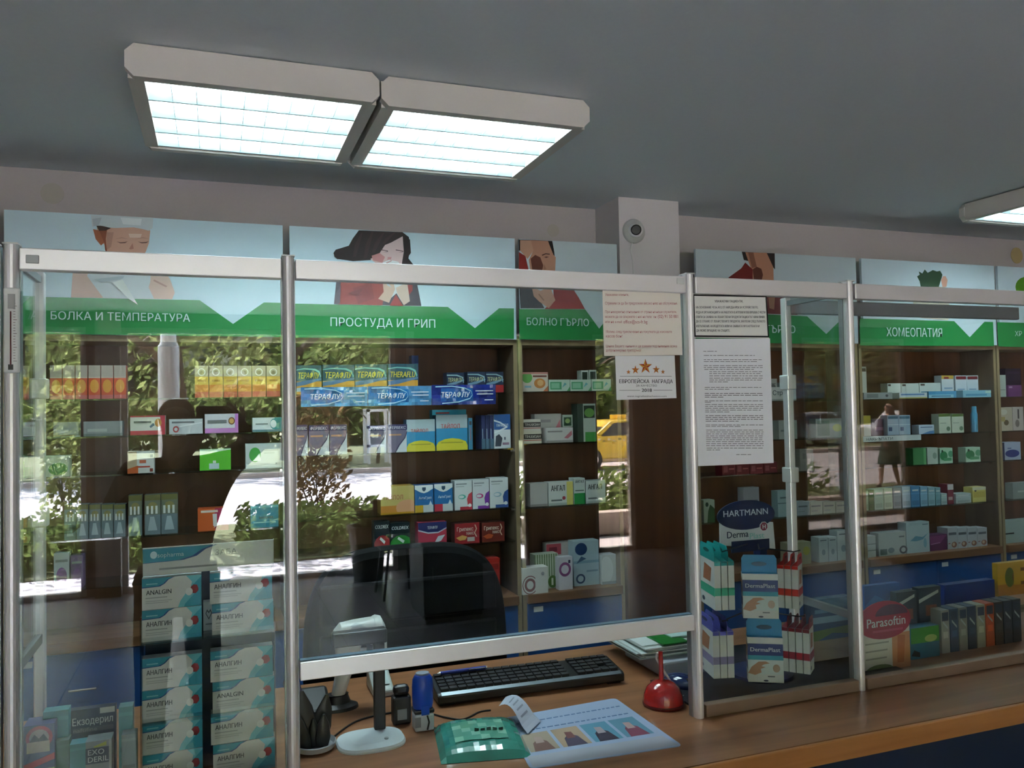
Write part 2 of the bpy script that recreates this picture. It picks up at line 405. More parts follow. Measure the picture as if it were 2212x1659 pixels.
def blade_leaf(mb, base, az, tilt, L, wd, droop=.5, seg=4):
    b = Vector(base); d = Vector((math.cos(az), math.sin(az), 0)); s = Vector((-math.sin(az), math.cos(az), 0)); pr = None
    for k in range(seg + 1):
        t = k / seg; a = tilt - droop * t * t
        p = b + d * (L * t * math.cos(a)) + Vector((0, 0, L * t * math.sin(a)))
        w = wd * math.sin(math.pi * min(.97, t * .9 + .08))
        if pr: mb.poly([pr[0], pr[1], p + s * w, p - s * w])
        pr = (p - s * w, p + s * w)
random.seed(4)
for k in range(13):
    mb = MB(); blade_leaf(mb, (1.42 + random.uniform(-.03, .03), -6.42 + random.uniform(-.03, .03), .50), k * 2.4, random.uniform(.7, 1.35), random.uniform(.35, .55), .045, .9)
    mb.build('leaf', LEAF_D, parent=pot)

# ================================================================== THE STREET (real ground behind the camera)
GZ = -0.10
PAVE = flat('pavement', (0.48, 0.46, 0.46), 0.85, bump=.3, scale=8, var=.08)
ASPH = flat('asphalt', (0.46, 0.43, 0.42), 0.85, bump=.3, scale=20, var=.06)
SOIL = flat('verge_soil', (0.12, 0.14, 0.06), 0.95, bump=.5, scale=6, var=.3)
KERB = flat('kerb_stone', (0.45, 0.38, 0.32), 0.85, bump=.3, scale=30)
struct(MB().box(-25, 45, -8.35, -6.87, GZ - .3, GZ).build('pavement_near', PAVE, origin=(5, -7.6, GZ)))
struct(MB().box(-25, 45, -12.0, -8.35, GZ - .3, GZ + .02).build('verge_near', SOIL, origin=(5, -10, GZ)))
struct(MB().box(-25, 60, -22.3, -12.0, GZ - .35, GZ - .05).build('road', ASPH, origin=(5, -17, GZ)))
struct(MB().box(-25, 70, -22.7, -22.3, GZ - .3, GZ + .08).build('kerb_far', KERB, origin=(5, -22.5, GZ)))
struct(MB().box(-25, 70, -60, -22.7, GZ - .3, GZ + .05).build('verge_far', SOIL, origin=(5, -40, GZ)))
LINE = flat('road_paint', (0.75, 0.73, 0.68), 0.8)
road = bpy.data.objects['road']
for k in range(14): MB().box(-20 + 5 * k, -17 + 5 * k, -17.2, -17.05, GZ - .05, GZ - .044).build('lane_mark', LINE, parent=road)
MB().box(-25, 60, -13.0, -12.88, GZ - .05, GZ - .044).build('lane_mark', LINE, parent=road)
struct(MB().box(-3, RX1 + 3, -8.15, RY0 - .12, 2.62, 2.80).build('ceiling_sun_blocker', flat('sun_blocker_plaster', (0.5, 0.48, 0.45), 0.9), origin=(3, -7.4, 2.62)))  # overhang added to keep the sun off the shop floor
struct(MB().box(-12, 25, RY0 - .12, RY0 - .1, 2.80, 9).box(-12, RX0 - .15, RY0 - .12, RY0 - .1, 0, 2.8).box(RX1 + .15, 25, RY0 - .12, RY0 - .1, 0, 2.8).build('wall_facade', flat('facade_plaster', (0.5, 0.46, 0.4), 0.9), origin=(3, RY0, 0)))
plant_wall = struct(MB().box(3.6, 12, -8.6, -8.35, GZ, GZ + .32).build('wall_planter', KERB, origin=(7, -8.4, GZ)))

def leaves(n, sampler, size, seed, mat, name, parent):
    rnd = random.Random(seed); mb = MB(); v = []; f = []
    for k in range(n):
        c = Vector(sampler(rnd)); a = Vector((rnd.gauss(0, 1), rnd.gauss(0, 1), rnd.gauss(0, 1))).normalized()
        b = a.orthogonal().normalized(); cc = a.cross(b); s = size * rnd.uniform(.6, 1.3)
        i = len(v); v += [c - b * s, c + cc * s * .45, c + b * s, c - cc * s * .45]; f.append((i, i + 1, i + 2, i + 3))
    o = root_loc(parent); me = bpy.data.meshes.new(name); me.from_pydata([tuple(p - o) for p in v], [], f); me.materials.append(mat)
    ob = bpy.data.objects.new(name, me); COL.objects.link(ob); ob.parent = parent; ob['kind'] = 'stuff'
    return ob
def tree(x, y, h, r, n, seed, label, mat=None, size=.20, cz=None):
    mat = mat or LEAF
    t = thing('street_tree', label, 'tree', (x, y, GZ), 'trees across the street')
    rnd = random.Random(seed); cz = cz or h * .62
    MB().tube([(x, y, GZ), (x + .1, y, h * .3), (x - .05, y + .1, h * .55), (x, y, h * .85)], [r * .07, r * .055, r * .04, r * .015], 10).build('trunk', BARK, parent=t, smooth=True)
    for k in range(5):
        a = k * 1.3 + seed; MB().tube([(x, y, h * (.3 + .08 * k)), (x + math.cos(a) * r * .5, y + math.sin(a) * r * .5, h * (.45 + .08 * k)), (x + math.cos(a) * r * .8, y + math.sin(a) * r * .8, h * (.5 + .08 * k))], [r * .03, r * .02, r * .008], 6).build('branch', BARK, parent=t)
    blobs = [(x + rnd.gauss(0, .45) * r, y + rnd.gauss(0, .45) * r, cz + rnd.gauss(0, .42) * (h - cz), r * rnd.uniform(.3, .55)) for _ in range(16)]
    def smp(g):
        bx, by, bz, br = g.choice(blobs)
        while True:
            p = Vector((g.uniform(-1, 1), g.uniform(-1, 1), g.uniform(-1, 1)))
            if p.length < 1: break
        p = p.normalized() * (.55 + .45 * g.random())
        return (bx + p.x * br, by + p.y * br, max(.6, bz + p.z * br * .8))
    leaves(n, smp, size, seed, mat, 'foliage', t)
    return t
tl = ['leftmost', 'second', 'third', 'fourth', 'fifth', 'sixth', 'seventh', 'eighth', 'ninth', 'tenth']
for k, (x, y, h, r) in enumerate(((-9, -27, 11, 4.5), (-3, -26, 10, 4.2), (2.5, -29, 12, 4.8), (8, -31, 11, 4.6), (14, -33, 12, 5), (21, -36, 12, 5.2), (29, -38, 12, 5.2), (38, -40, 13, 5.6))):
    tree(x, y, h, r, 3400, 11 + k, '%s large leafy green tree across the street, seen mirrored in the glass' % tl[k])
# a second, darker belt further back closes the gaps between the crowns
for k in range(7):
    x = -14 + 9.5 * k
    tree(x, -46 - k, 9, 6.0, 2200, 40 + k, '%s dark tree of the belt furthest behind the road' % tl[k], LEAF_D, .42, 4.2)
# tree nearer to the shop whose leaves hang into the mirrored left window
tree(-0.6, -11.3, 6.2, 2.2, 3800, 77, 'bright leafy tree on the near verge, mirrored in left pane', LEAF, .085, 4.0)
def shrub(x0, x1, y0, y1, h, n, seed, label, mat=GRASS, size=.07, name='shrub'):
    t = thing(name, label, 'shrub', ((x0 + x1) / 2, (y0 + y1) / 2, GZ))
    rnd = random.Random(seed)
    for k in range(6): MB().tube([((x0 + x1) / 2 + rnd.uniform(-.1, .1), (y0 + y1) / 2, GZ), (rnd.uniform(x0, x1), rnd.uniform(y0, y1), GZ + h * .7)], [.012, .005], 5).build('stem', BARK, parent=t)
    leaves(n, lambda g: (g.uniform(x0, x1), g.uniform(y0, y1), GZ + h * (1 - g.random() ** 1.6) * (.75 + .25 * math.sin(g.random() * 9))), size, seed, mat, 'foliage', t)
shrub(-3.0, -0.75, -10.0, -8.5, .55, 3200, 5, 'low grassy hedge on the verge mirrored behind the left display')
shrub(0.25, 3.2, -10.0, -8.5, .55, 3600, 6, 'low grassy hedge on the verge mirrored in the middle pane')
shrub(3.8, 9.5, -11.2, -8.85, .75, 4200, 7, 'green hedge behind the planter wall mirrored near the column')
shrub(1.0, 1.9, -11.2, -10.5, 2.1, 1500, 8, 'reddish bush beside the road mirrored next to the second post', LEAF_R, .06)
shrub(-2.2, -1.5, -11.0, -10.4, 2.2, 1300, 9, 'tall loose bush mirrored at the far left of the glass', LEAF, .06)
shrub(-12, 45, -41, -40, 2.6, 6000, 10, 'long dark clipped hedge far beyond the road', LEAF_D, .35, 'clipped_hedge')
# dark wooded backdrop, added to block bright sky between the trees
wd_ = MB(); rw = random.Random(2); NXW, NZW = 90, 14; G = {}
for i in range(NXW + 1):
    for j in range(NZW + 1):
        G[i, j] = Vector((-60 + i * 2.0, -64 - j * 1.1 + rw.uniform(-1.2, 1.2), GZ + j * 1.15 + (rw.uniform(-.6, .6) if j else 0) + (1.4 * math.sin(i * .5) if j == NZW else 0)))
for i in range(NXW):
    for j in range(NZW): wd_.poly([G[i, j], G[i + 1, j], G[i + 1, j + 1], G[i, j + 1]])
o = wd_.build('wooded_backdrop', flat('woodland', (.045, .055, .02), .95, bump=1.0, scale=1.5, var=.6), origin=(20, -64, GZ)); tag(o, 'dark wooded slope far beyond the road, closing the mirrored view', 'woodland'); o['kind'] = 'structure'
# young tree in a timber guard on the far verge
yg = thing('tree_guard', 'square timber guard around a sapling on the far verge', 'tree guard', (5.0, -25, GZ))
for sx in (-.35, .35):
    for sy in (-.35, .35): MB().box(5 + sx - .05, 5 + sx + .05, -25 + sy - .05, -25 + sy + .05, GZ, 1.75).build('post', LINE, parent=yg)
for zz in (.5, 1.1, 1.65): MB().box(4.6, 5.4, -24.64, -24.60, zz, zz + .09).build('rail', LINE, parent=yg)
tree(5.0, -25, 3.4, .9, 700, 91, 'small sapling growing inside the timber guard', LEAF, .10, 2.5)

def car(name, label, x, y, col, taxi=False):
    """side view faces +Y; origin at the middle on the ground"""
    t = thing(name, label, 'car', (x, y, GZ - .05))
    z0 = GZ - .05; L = 4.2
    prof = [(-2.1, .32), (-2.1, .72), (-1.95, .86), (-1.25, .95), (-.65, 1.42), (.75, 1.45), (1.35, 1.02), (1.95, .94), (2.1, .75), (2.1, .32)]
    body = flat('car_paint_' + name, col, .3, coat=.5)
    MB().prism([(x + a, z0 + b) for a, b in prof], 'y', y + .82, y - .82).build('body', body, parent=t, bevel=.04)
    dk = flat('car_glass', (.02, .025, .03), .08)
    for a in ([(-1.0, .98), (-.58, 1.34), (.02, 1.36), (.02, .98)], [(.10, .98), (.10, 1.36), (.68, 1.36), (1.12, 1.0)]):
        MB().prism([(x + p, z0 + q) for p, q in a], 'y', y + .835, y + .815).build('window', dk, parent=t)
    MB().prism([(x - 1.2, z0 + .97), (x - .68, z0 + 1.36), (x - .72, z0 + 1.36), (x - 1.24, z0 + .97)], 'y', y + .7, y - .7).build('windscreen', dk, parent=t)
    for wx in (-1.3, 1.3):
        for wy in (.74, -.74):
            w = MB().tube([(x + wx, y + wy - .1, z0 + .32), (x + wx, y + wy + .1, z0 + .32)], .32, 20).build('wheel', BLACK_PL, parent=t)
            MB().tube([(x + wx, y + wy + .095, z0 + .32), (x + wx, y + wy + .108, z0 + .32)], .19, 16).build('hubcap', CHROME, parent=w)
    MB().box(x - 2.12, x - 2.02, y - .6, y - .3, z0 + .64, z0 + .76).box(x - 2.12, x - 2.02, y + .3, y + .6, z0 + .64, z0 + .76).build('headlight', WHITE_PL, parent=t)
    if taxi:
        for k in range(24):
            MB().box(x - 1.9 + k * .16, x - 1.82 + k * .16, y + .82, y + .826, z0 + .82 + .04 * (k % 2), z0 + .86 + .04 * (k % 2)).build('check', LINE if k % 3 else BLACK_PL, parent=t)
        s = MB().box(x - .25, x + .25, y - .1, y + .1, z0 + 1.45, z0 + 1.58).build('roof_sign', body, parent=t, bevel=.02)
    return t
car('taxi', 'yellow taxi with a chequered side stripe, mirrored beside the column', 11.4, -20.2, (0.75, 0.50, 0.03), True)
car('parked_car', 'white car parked across the street, leftmost of the mirrored pair', 22.6, -25.4, (0.7, 0.7, 0.7))
car('parked_car', 'light silver car parked across the street, rightmost of the mirrored pair', 27.6, -24.8, (0.5, 0.52, 0.54))

# ================================================================== CEILING LIGHTS
TUBE = emit('fluorescent_tube', (0.80, 0.97, 1.0), LAMP)
REFL = flat('louvre_white', (0.83, 0.87, 0.87), 0.35)
LOUV = flat('louvre_satin', (0.24, 0.31, 0.33), 0.4)
def ceiling_light(x0, x1, y0, y1, label):
    zb = CZ - .092
    t = thing('ceiling_light', label, 'ceiling light', ((x0 + x1) / 2, (y0 + y1) / 2, zb), 'louvred fluorescent ceiling lights')
    c = .022
    for yy, d in ((y0, .03), (y1 - .03, .03)):     # octagonal end plates
        MB().prism([(x0 + c, zb), (x1 - c, zb), (x1, zb + c), (x1, CZ - c - .004), (x1 - c, CZ - .004), (x0 + c, CZ - .004), (x0, CZ - c - .004), (x0, zb + c)], 'y', yy, yy + d).build('end_plate', LAMP_PAINT, parent=t)
    for xa in (x0 + .005, x1 - .045):
        MB().box(xa, xa + .04, y0 + .03, y1 - .03, zb + .004, CZ - .008).build('side_rail', LAMP_PAINT, parent=t)
    MB().box(x0 + .045, x1 - .045, y0 + .03, y1 - .03, CZ - .016, CZ - .008).build('back_tray', REFL, parent=t)
    gx0, gx1, gy0, gy1 = x0 + .045, x1 - .045, y0 + .045, y1 - .04
    n = 4; dy = (gy1 - gy0) / n
    for k in range(n):
        yc = gy0 + dy * (k + .5)
        MB().tube([(gx0 + .01, yc, zb + .05), (gx1 - .01, yc, zb + .05)], .013, 10).build('fluorescent_tube', TUBE, parent=t, smooth=True)
    for k in range(n + 1):                             # wedge-shaped lengthwise louvres
        yc = gy0 + dy * k
        MB().prism([(yc - .004, zb + .006), (yc + .004, zb + .006), (yc + .020, zb + .046), (yc - .020, zb + .046)], 'x', gx0, gx1).build('louvre', LOUV, parent=t)
    me = None; m2 = 9
    for k in range(1, m2):
        xc = gx0 + (gx1 - gx0) * k / m2
        for q in range(n):
            ya, yb = gy0 + dy * q + .006, gy0 + dy * (q + 1) - .006
            if me is None:
                o = MB().prism([(0, 0), (dy - .012, 0), (dy - .026, .026), (.014, .026)], 'x', -.0008, .0008).build('cross_blade', REFL, parent=t, local=True); me = o.data
            else:
                o = bpy.data.objects.new('cross_blade', me); COL.objects.link(o); o.parent = t
            o.location = Vector((xc, ya, zb + .008)) - t.location
    return t
ceiling_light(-.218, .455, .545, 1.195, 'left of the paired louvred ceiling lights, cream end plate')
ceiling_light(.463, 1.135, .56, 1.21, 'right of the paired louvred ceiling lights, cream end plate')
ceiling_light(3.52, 4.19, .60, 1.27, 'single louvred ceiling light at the right edge of the picture')

# ================================================================== COUNTER
DZ, DY0, DY1 = 0.90, -0.243, 0.645
counter = thing('service_counter', 'long beech-topped service counter with dark navy front panels', 'counter', (1.4, 0.2, 0))
MB().box(-1.6, 5.2, DY0 + .012, DY1, DZ - .048, DZ).build('worktop', DESK, parent=counter)
MB().box(-1.6, 5.2, DY0, DY0 + .012, DZ - .050, DZ - .001).build('front_edge', DESK_EDGE, parent=counter, bevel=.003)
for k in range(7):
    x0 = -1.6 + k * .9714
    MB().box(x0 + .003, x0 + .9684, DY0 + .045, DY0 + .065, 0.06, DZ - .052).build('front_panel', NAVY_PANEL, parent=counter)
for x0 in (-1.6, .14, 1.7, 5.17): MB().box(x0, x0 + .03, DY0 + .066, DY1 - .05, 0.0, DZ - .049).build('support_panel', NAVY_PANEL, parent=counter)
MB().box(-1.6, 5.2, DY0 + .05, DY0 + .062, 0, .058).build('plinth', BLACK_PL, parent=counter)

# ================================================================== GLASS PARTITION
PX = [-0.364, 0.147, 1.129, 1.637, 2.62, 3.60]
TR0, TR1 = 1.962, 2.004
part = thing('glass_partition', 'aluminium and glass partition standing on the service counter', 'partition', (1.1, 0, DZ))
POSTW = .0145
def post(x, y, z0, z1, name='post', r=POSTW):
    p = MB()                                  # rounded front profile with a flat groove each side
    prof = [(math.cos(a) * r * .82, -math.sin(a) * r * .9) for a in [math.pi * k / 8 for k in range(9)]]
    prof = [(r * .82, .012)] + prof + [(-r * .82, .012)]
    p.prism([(x + a, y + b) for a, b in prof][::-1], 'z', z0, z1)
    o = p.build(name, ALU, parent=part)
    MB().box(x - r, x + r, y + .008, y + .024, z0, z1 - .002).build('glazing_channel', ALU_DARK, parent=o)
    MB().box(x - r * .9, x + r * .9, y - r * .95, y + .022, z1, z1 + .003).build('end_cap', WHITE_PL, parent=o)
    return o
for x in PX: post(x, 0, DZ, TR1 + .006)
post(PX[0] - .034, 0.0, DZ, TR1 + .006)
WOOD_REFLECTION = flat('base_rail_wood_reflection', (.30, .205, .15), .42, .25)  # reflection of the wooden counter put into the rail's colour
def rail(x0, x1, z0, z1, name, y=0.0, mat=None):
    o = MB().box(x0 + POSTW, x1 - POSTW, y - .012, y + .014, z0, z1).build(name, mat or ALU, parent=part, bevel=.002)
    return o
def pane(x0, x1, z0, z1, y=0.004, name='glass_pane'):
    return MB().box(x0 + .012, x1 - .012, y - .002, y + .002, z0, z1).build(name, GLASS, parent=part)
rail(PX[0] - 1.0, PX[0] - .034, TR0, TR1, 'top_rail'); pane(PX[0] - 1.0, PX[0] - .034, DZ + .03, TR0)
for a, b in zip(PX[:-1], PX[1:]): rail(a, b, TR0, TR1, 'top_rail')
for k in (0, 2, 3, 4):
    rail(PX[k], PX[k + 1], DZ + .0005, DZ + .030, 'base_rail', mat=WOOD_REFLECTION); pane(PX[k], PX[k + 1], DZ + .03, TR0)
rail(PX[1], PX[2], 1.119, 1.157, 'lower_rail'); pane(PX[1], PX[2], 1.157, TR0)
MB().box(PX[1] + .016, PX[2] - .016, -.004, .012, 1.1565, 1.1595).build('gasket', flat('glazing_gasket', (.12, .2, .28), .5), parent=part)
# returns of the two display bays: rear post, side glass, rails
RYB = 0.262
for x, zb in ((PX[0], 1.19), (PX[3], 1.085)):
    o = MB().box(x - .011, x + .011, RYB - .012, RYB + .012, DZ, 2.0).build('rear_post', ALU, parent=part, bevel=.003)
    MB().box(x - .002, x + .002, .026, RYB - .014, zb + .02, 1.975).build('side_pane', GLASS, parent=part)
    MB().box(x - .006, x + .006, .026, RYB - .014, 1.975, 1.99).build('side_rail', ALU_DARK, parent=part)
    MB().box(x - .007, x + .007, .026, RYB - .014, zb, zb + .02).build('side_rail', ALU_DARK, parent=part)
    for z in (1.44, 1.72):
        MB().box(x - .016, x + .016, RYB - .02, RYB + .02, z, z + .045).build('glass_clamp', ALU, parent=part, bevel=.003)
MB().box(PX[3] + .013, PX[4] - .013, RYB - .01, RYB + .01, 1.952, 1.995).build('rear_rail', ALU_DARK, parent=part, bevel=.003)
# hinge screw and paper bits on the rails
for px, py in ((70, 560), (1470, 607)):
    c = at(px, py, -.0125); MB().box(c.x - .011, c.x + .011, -.0145, -.012, c.z - .008, c.z + .008).build('rail_plug', WHITE_PL if px > 1000 else ALU_DARK, parent=part, bevel=.001)

# ================================================================== BACK SHELVING
SY = 1.632                                     # front edge of the shelf units
U = [(-1.73, -.735), (-.725, .272), (.278, 1.270), (1.276, 1.783), (2.188, 3.188), (3.196, 4.178), (4.186, 5.18)]
SH = {0: (1.745, 1.604, 1.458, 1.22), 1: (1.745, 1.604, 1.458, 1.22, 1.04), 2: (1.752, 1.502, 1.24, 1.092), 3: (1.754, 1.519, 1.233),
      4: (1.692, 1.496, 1.329, 1.102), 5: (1.692, 1.496, 1.329, 1.102), 6: (1.692, 1.496, 1.329, 1.102)}
LEDGE, LEDGE0 = .852, .812
UNAME = ['at the far left edge', 'under the pain and fever sign', 'under the cold and flu sign', 'under the sore throat sign', 'behind the first-aid stand', 'under the homeopathy sign', 'at the far right edge']
for k, (x0, x1) in enumerate(U):
    t = thing('shelf_unit', 'tall wooden shelf unit with glass shelves and blue drawers %s' % UNAME[k], 'shelf unit', ((x0 + x1) / 2, 1.75, 0), 'pharmacy shelf units')
    yb = RY1 - .004
    MB().box(x0, x1, yb - .012, yb, .06, 1.985).build('back_panel', SHELF_BROWN, parent=t)
    for a, b in ((x0, x0 + .018), (x1 - .018, x1)):
        s = MB().box(a, b, SY + .004, yb - .012, 0.0, 1.985).build('side_panel', SHELF_SIDE, parent=t)
        MB().box(a, b, SY, SY + .004, 0.0, 1.985).build('edge_band', SHELF_EDGE, parent=s)
    MB().box(x0 + .018, x1 - .018, SY, yb - .012, 1.962, 1.985).build('top_board', SHELF_EDGE, parent=t)
    for z in SH[k]:
        g = MB().box(x0 + .02, x1 - .02, SY + .012, yb - .014, z - .006, z).build('glass_shelf', SHELF_GLASS, parent=t)
        for xx in (x0 + .018, x1 - .028):
            MB().box(xx, xx + .010, SY + .03, SY + .04, z - .016, z - .006).build('shelf_pin', CHROME, parent=g)
    MB().box(x0 + .018, x1 - .018, SY - .018, yb - .012, LEDGE0, LEDGE).build('ledge', wood('ledge_beech', '#6d4a2c', '#82593a', 0.45, 'X'), parent=t, bevel=.003)
    n = 2 if x1 - x0 > .7 else 1; wd = (x1 - x0 - .036) / n
    for q in range(n):
        for zz0, zz1 in ((.52, LEDGE0 - .006), (.22, .514)):
            a = x0 + .018 + q * wd
            d = MB().box(a + .002, a + wd - .002, SY - .004, SY + .016, zz0, zz1).build('drawer', BLUE_DRAWER, parent=t, bevel=.002)
            xm, zm = a + wd / 2, zz0 + (zz1 - zz0) * .55
            MB().tube([(xm - .05, SY - .006, zm), (xm - .045, SY - .026, zm), (xm + .045, SY - .026, zm), (xm + .05, SY - .006, zm)], .005, 8).build('handle', CHROME, parent=d)
            MB().box(a + .03, a + .075, SY - .0055, SY - .004, zz1 - .035, zz1 - .012).build('paper_tag', WHITE_PL, parent=d)
    MB().box(x0 + .018, x1 - .018, SY + .01, yb - .012, 0, .22).build('plinth', NAVY_PANEL, parent=t)

# ================================================================== SIGNS ON TOP OF THE SHELVES
GY = 1.615                                     # printed face
SZ0, SZ1 = 1.992, 2.438
SKYB, GREEN, SKIN, RED, HAIR = '#c8dfea', '#1c8a43', '#c79d86', '#a32420', '#2b1a1a'
def Pz(pts, ox, oy, s, y):
    return [at(ox + a / s, oy + b / s, y) for a, b in pts]
def sign(x0, x1, label, bg=SKYB):
    t = thing('category_sign', label, 'sign', ((x0 + x1) / 2, GY + .01, SZ0 - .006), 'category signs above the shelves')
    MB(bg).box(x0, x1, GY, GY + .016, SZ0 - .006, SZ1).build('panel', POSTER, parent=t)
    return t
class Pic:
    """flat print built up in layers on a poster face"""
    def __init__(s, t, ox, oy, sc, name): s.mb = MB(); s.t = t; s.a = (ox, oy, sc); s.k = 0; s.name = name
    def p(s, col, *pts):
        s.k += 1; y = GY - .0004 - .00025 * s.k
        w = Pz(pts, *s.a, GY)
        s.mb.poly([(v.x, y, v.z) for v in w][::-1] if area(w) < 0 else [(v.x, y, v.z) for v in w], col); return s
    def e(s, col, cx, cy, rx, ry, n=18):
        return s.p(col, *[(cx + rx * math.cos(2 * math.pi * k / n), cy + ry * math.sin(2 * math.pi * k / n)) for k in range(n)])
    def done(s): return s.mb.build(s.name, POSTER, parent=s.t)
def area(w): return sum(w[i].x * w[(i + 1) % len(w)].z - w[(i + 1) % len(w)].x * w[i].z for i in range(len(w)))
def band(t, ox, oy, sc, pts):
    p = Pic(t, ox, oy, sc, 'green_band'); p.p(GREEN, *pts); return p.done()
def lab(t, s, x0, x1, ytop, ybot, ox, oy, sc, tint='#d7ecec'):
    a, b = at(ox + x0 / sc, oy + ybot / sc, GY), at(ox + x1 / sc, oy + ybot / sc, GY); c = at(ox + (x0 + x1) / 2 / sc, oy + ytop / sc, GY); m = at(ox + (x0 + x1) / 2 / sc, oy + ybot / sc, GY)
    text(s, t, (m.x, GY - .0042, m.z), UX, UZ, c.z - m.z, tint, 'CENTER', b.x - a.x, .006)

s1 = sign(-.718, .261, 'sign with a child in a white cap, lettered pain and temperature in Bulgarian')
band(s1, 0, 430, 3.456, [(36, 1000), (36, 905), (225, 730), (1490, 755), (1740, 932), (1970, 772), (2104, 775), (2104, 1030), (900, 1015)])
p = Pic(s1, 0, 430, 3.456, 'printed_child')
p.p('#dcb9a8', (545, 520), (700, 430), (1180, 450), (1270, 600), (1303, 690), (1285, 748), (530, 735))
p.p('#ccd3d8', (700, 450), (1130, 470), (1120, 660), (1160, 744), (760, 738), (640, 600))
p.p('#d9b3a2', (545, 560), (640, 560), (770, 736), (530, 735)).p('#dcb6a6', (1130, 590), (1190, 590), (1270, 620), (1305, 700), (1285, 748), (1150, 744), (1110, 660))
p.p('#b98a7a', (1150, 600), (1250, 650), (1240, 660), (1145, 612))
p.p('#d0a28c', (725, 205), (735, 300), (780, 340), (790, 390), (830, 470), (940, 520), (1040, 480), (1090, 390), (1112, 330), (1122, 235), (1000, 212), (860, 216), (800, 212))
p.p('#a8613f', (695, 225), (740, 235), (785, 320), (755, 348), (715, 300)).p('#8f4a2e', (740, 235), (800, 230), (790, 300), (800, 400), (830, 470), (785, 380), (780, 330))
p.p('#3a1e17', (720, 200), (760, 200), (830, 218), (790, 236), (740, 238))
for a in (870, 1028): p.p('#6e4a40', (a, 318), (a + 30, 332), (a + 65, 330), (a + 85, 316), (a + 60, 322), (a + 30, 324)).p('#9c7566', (a - 15, 300), (a + 40, 288), (a + 90, 300), (a + 40, 292))
p.p('#b57f6f', (990, 330), (1000, 372), (975, 378), (965, 372))
p.p('#c9d3d8', (680, 122), (690, 210), (730, 198), (800, 208), (860, 212), (1000, 208), (1110, 238), (1140, 218), (1145, 142), (900, 128))
p.p('#bf9480', (800, 400), (900, 440), (1000, 430), (1060, 400), (1040, 480), (940, 520), (840, 480)).p('#e0c3b4', (960, 260), (1060, 262), (1050, 290), (970, 290)).p('#b98e7c', (800, 250), (850, 250), (830, 360), (800, 380))
p.p('#b4bec6', (690, 150), (760, 140), (740, 196), (700, 206)).p('#dfe6ea', (900, 140), (1060, 150), (1050, 200), (920, 190))
p.p('#aebbc4', (700, 600), (930, 575), (920, 595), (760, 625)).p('#e4e8e6', (840, 625), (915, 600), (1030, 790), (960, 745))
p.done()
lab(s1, 'БОЛКА И ТЕМПЕРАТУРА', 395, 1432, 848, 908, 0, 430, 3.456)

s2 = sign(.288, 1.262, 'sign with a sneezing dark-haired woman in a red scarf, cold and flu')
band(s2, 600, 460, 3.456, [(84, 930), (84, 676), (1270, 702), (1472, 860), (1652, 712), (1763, 713), (1763, 940)])
p = Pic(s2, 600, 460, 3.456, 'printed_woman')
p.p('#3c3440', (420, 680), (440, 470), (600, 380), (1000, 380), (1040, 530), (1072, 695))
p.p('#a03a2e', (470, 520), (560, 420), (770, 400), (800, 600), (780, 690), (450, 682)).p('#8c2b26', (560, 560), (700, 520), (720, 640), (600, 680)).p('#9a2e2a', (940, 400), (1010, 400), (1005, 580), (960, 640))
p.p(HAIR, (415, 300), (432, 275), (530, 245), (560, 190), (605, 130), (930, 144), (978, 180), (990, 250), (975, 340), (1015, 390), (930, 385), (700, 352), (560, 360), (450, 345), (430, 325))
p.p('#d9bcbb', (690, 345), (760, 300), (800, 240), (845, 222), (932, 175), (940, 290), (925, 385), (880, 430), (790, 420))
p.p('#c98a8a', (700, 320), (760, 300), (800, 330), (780, 372), (710, 355)).p('#c98f8f', (820, 330), (850, 330), (835, 372), (815, 366))
for a, b in ((765, 290), (880, 292)): p.p('#4a2c30', (a, b - 18), (a + 55, b - 8), (a + 58, b), (a + 20, b + 5), (a + 55, b - 4), (a, b - 12))
p.p('#e6e8ea', (780, 372), (830, 350), (900, 365), (930, 430), (965, 520), (985, 660), (940, 690), (885, 600), (840, 640), (800, 520))
p.p('#d9b59f', (780, 505), (860, 510), (875, 570), (830, 672), (748, 642), (790, 590)).p('#dcc0b0', (880, 560), (965, 520), (985, 660), (940, 690), (890, 600))
p.p('#a32f27', (835, 692), (880, 608), (935, 695))
for a, b in (((620, 150), (560, 330)), ((700, 140), (640, 340)), ((780, 150), (700, 300)), ((860, 150), (780, 230))):
    p.p('#3d2527', a, (a[0] + 14, a[1]), (b[0] + 22, b[1]), (b[0], b[1]), ((a[0] + b[0]) / 2 - 16, (a[1] + b[1]) / 2))
p.p('#2b1a1a', (940, 180), (985, 200), (992, 300), (960, 345), (948, 300)).p('#2b1a1a', (440, 290), (415, 300), (422, 330), (450, 352), (436, 322))
p.p('#c9a2a2', (805, 372), (850, 352), (848, 362), (812, 382)).p('#b9c3cc', (850, 400), (880, 420), (905, 500), (890, 520)).p('#c7cdd4', (800, 440), (818, 520), (850, 560), (812, 540))
p.p('#7c2420', (520, 600), (640, 560), (600, 620)).p('#5a4a58', (432, 600), (470, 540), (462, 680), (424, 680))
p.done()
lab(s2, 'ПРОСТУДА И ГРИП', 402, 1182, 788, 852, 600, 460, 3.456)

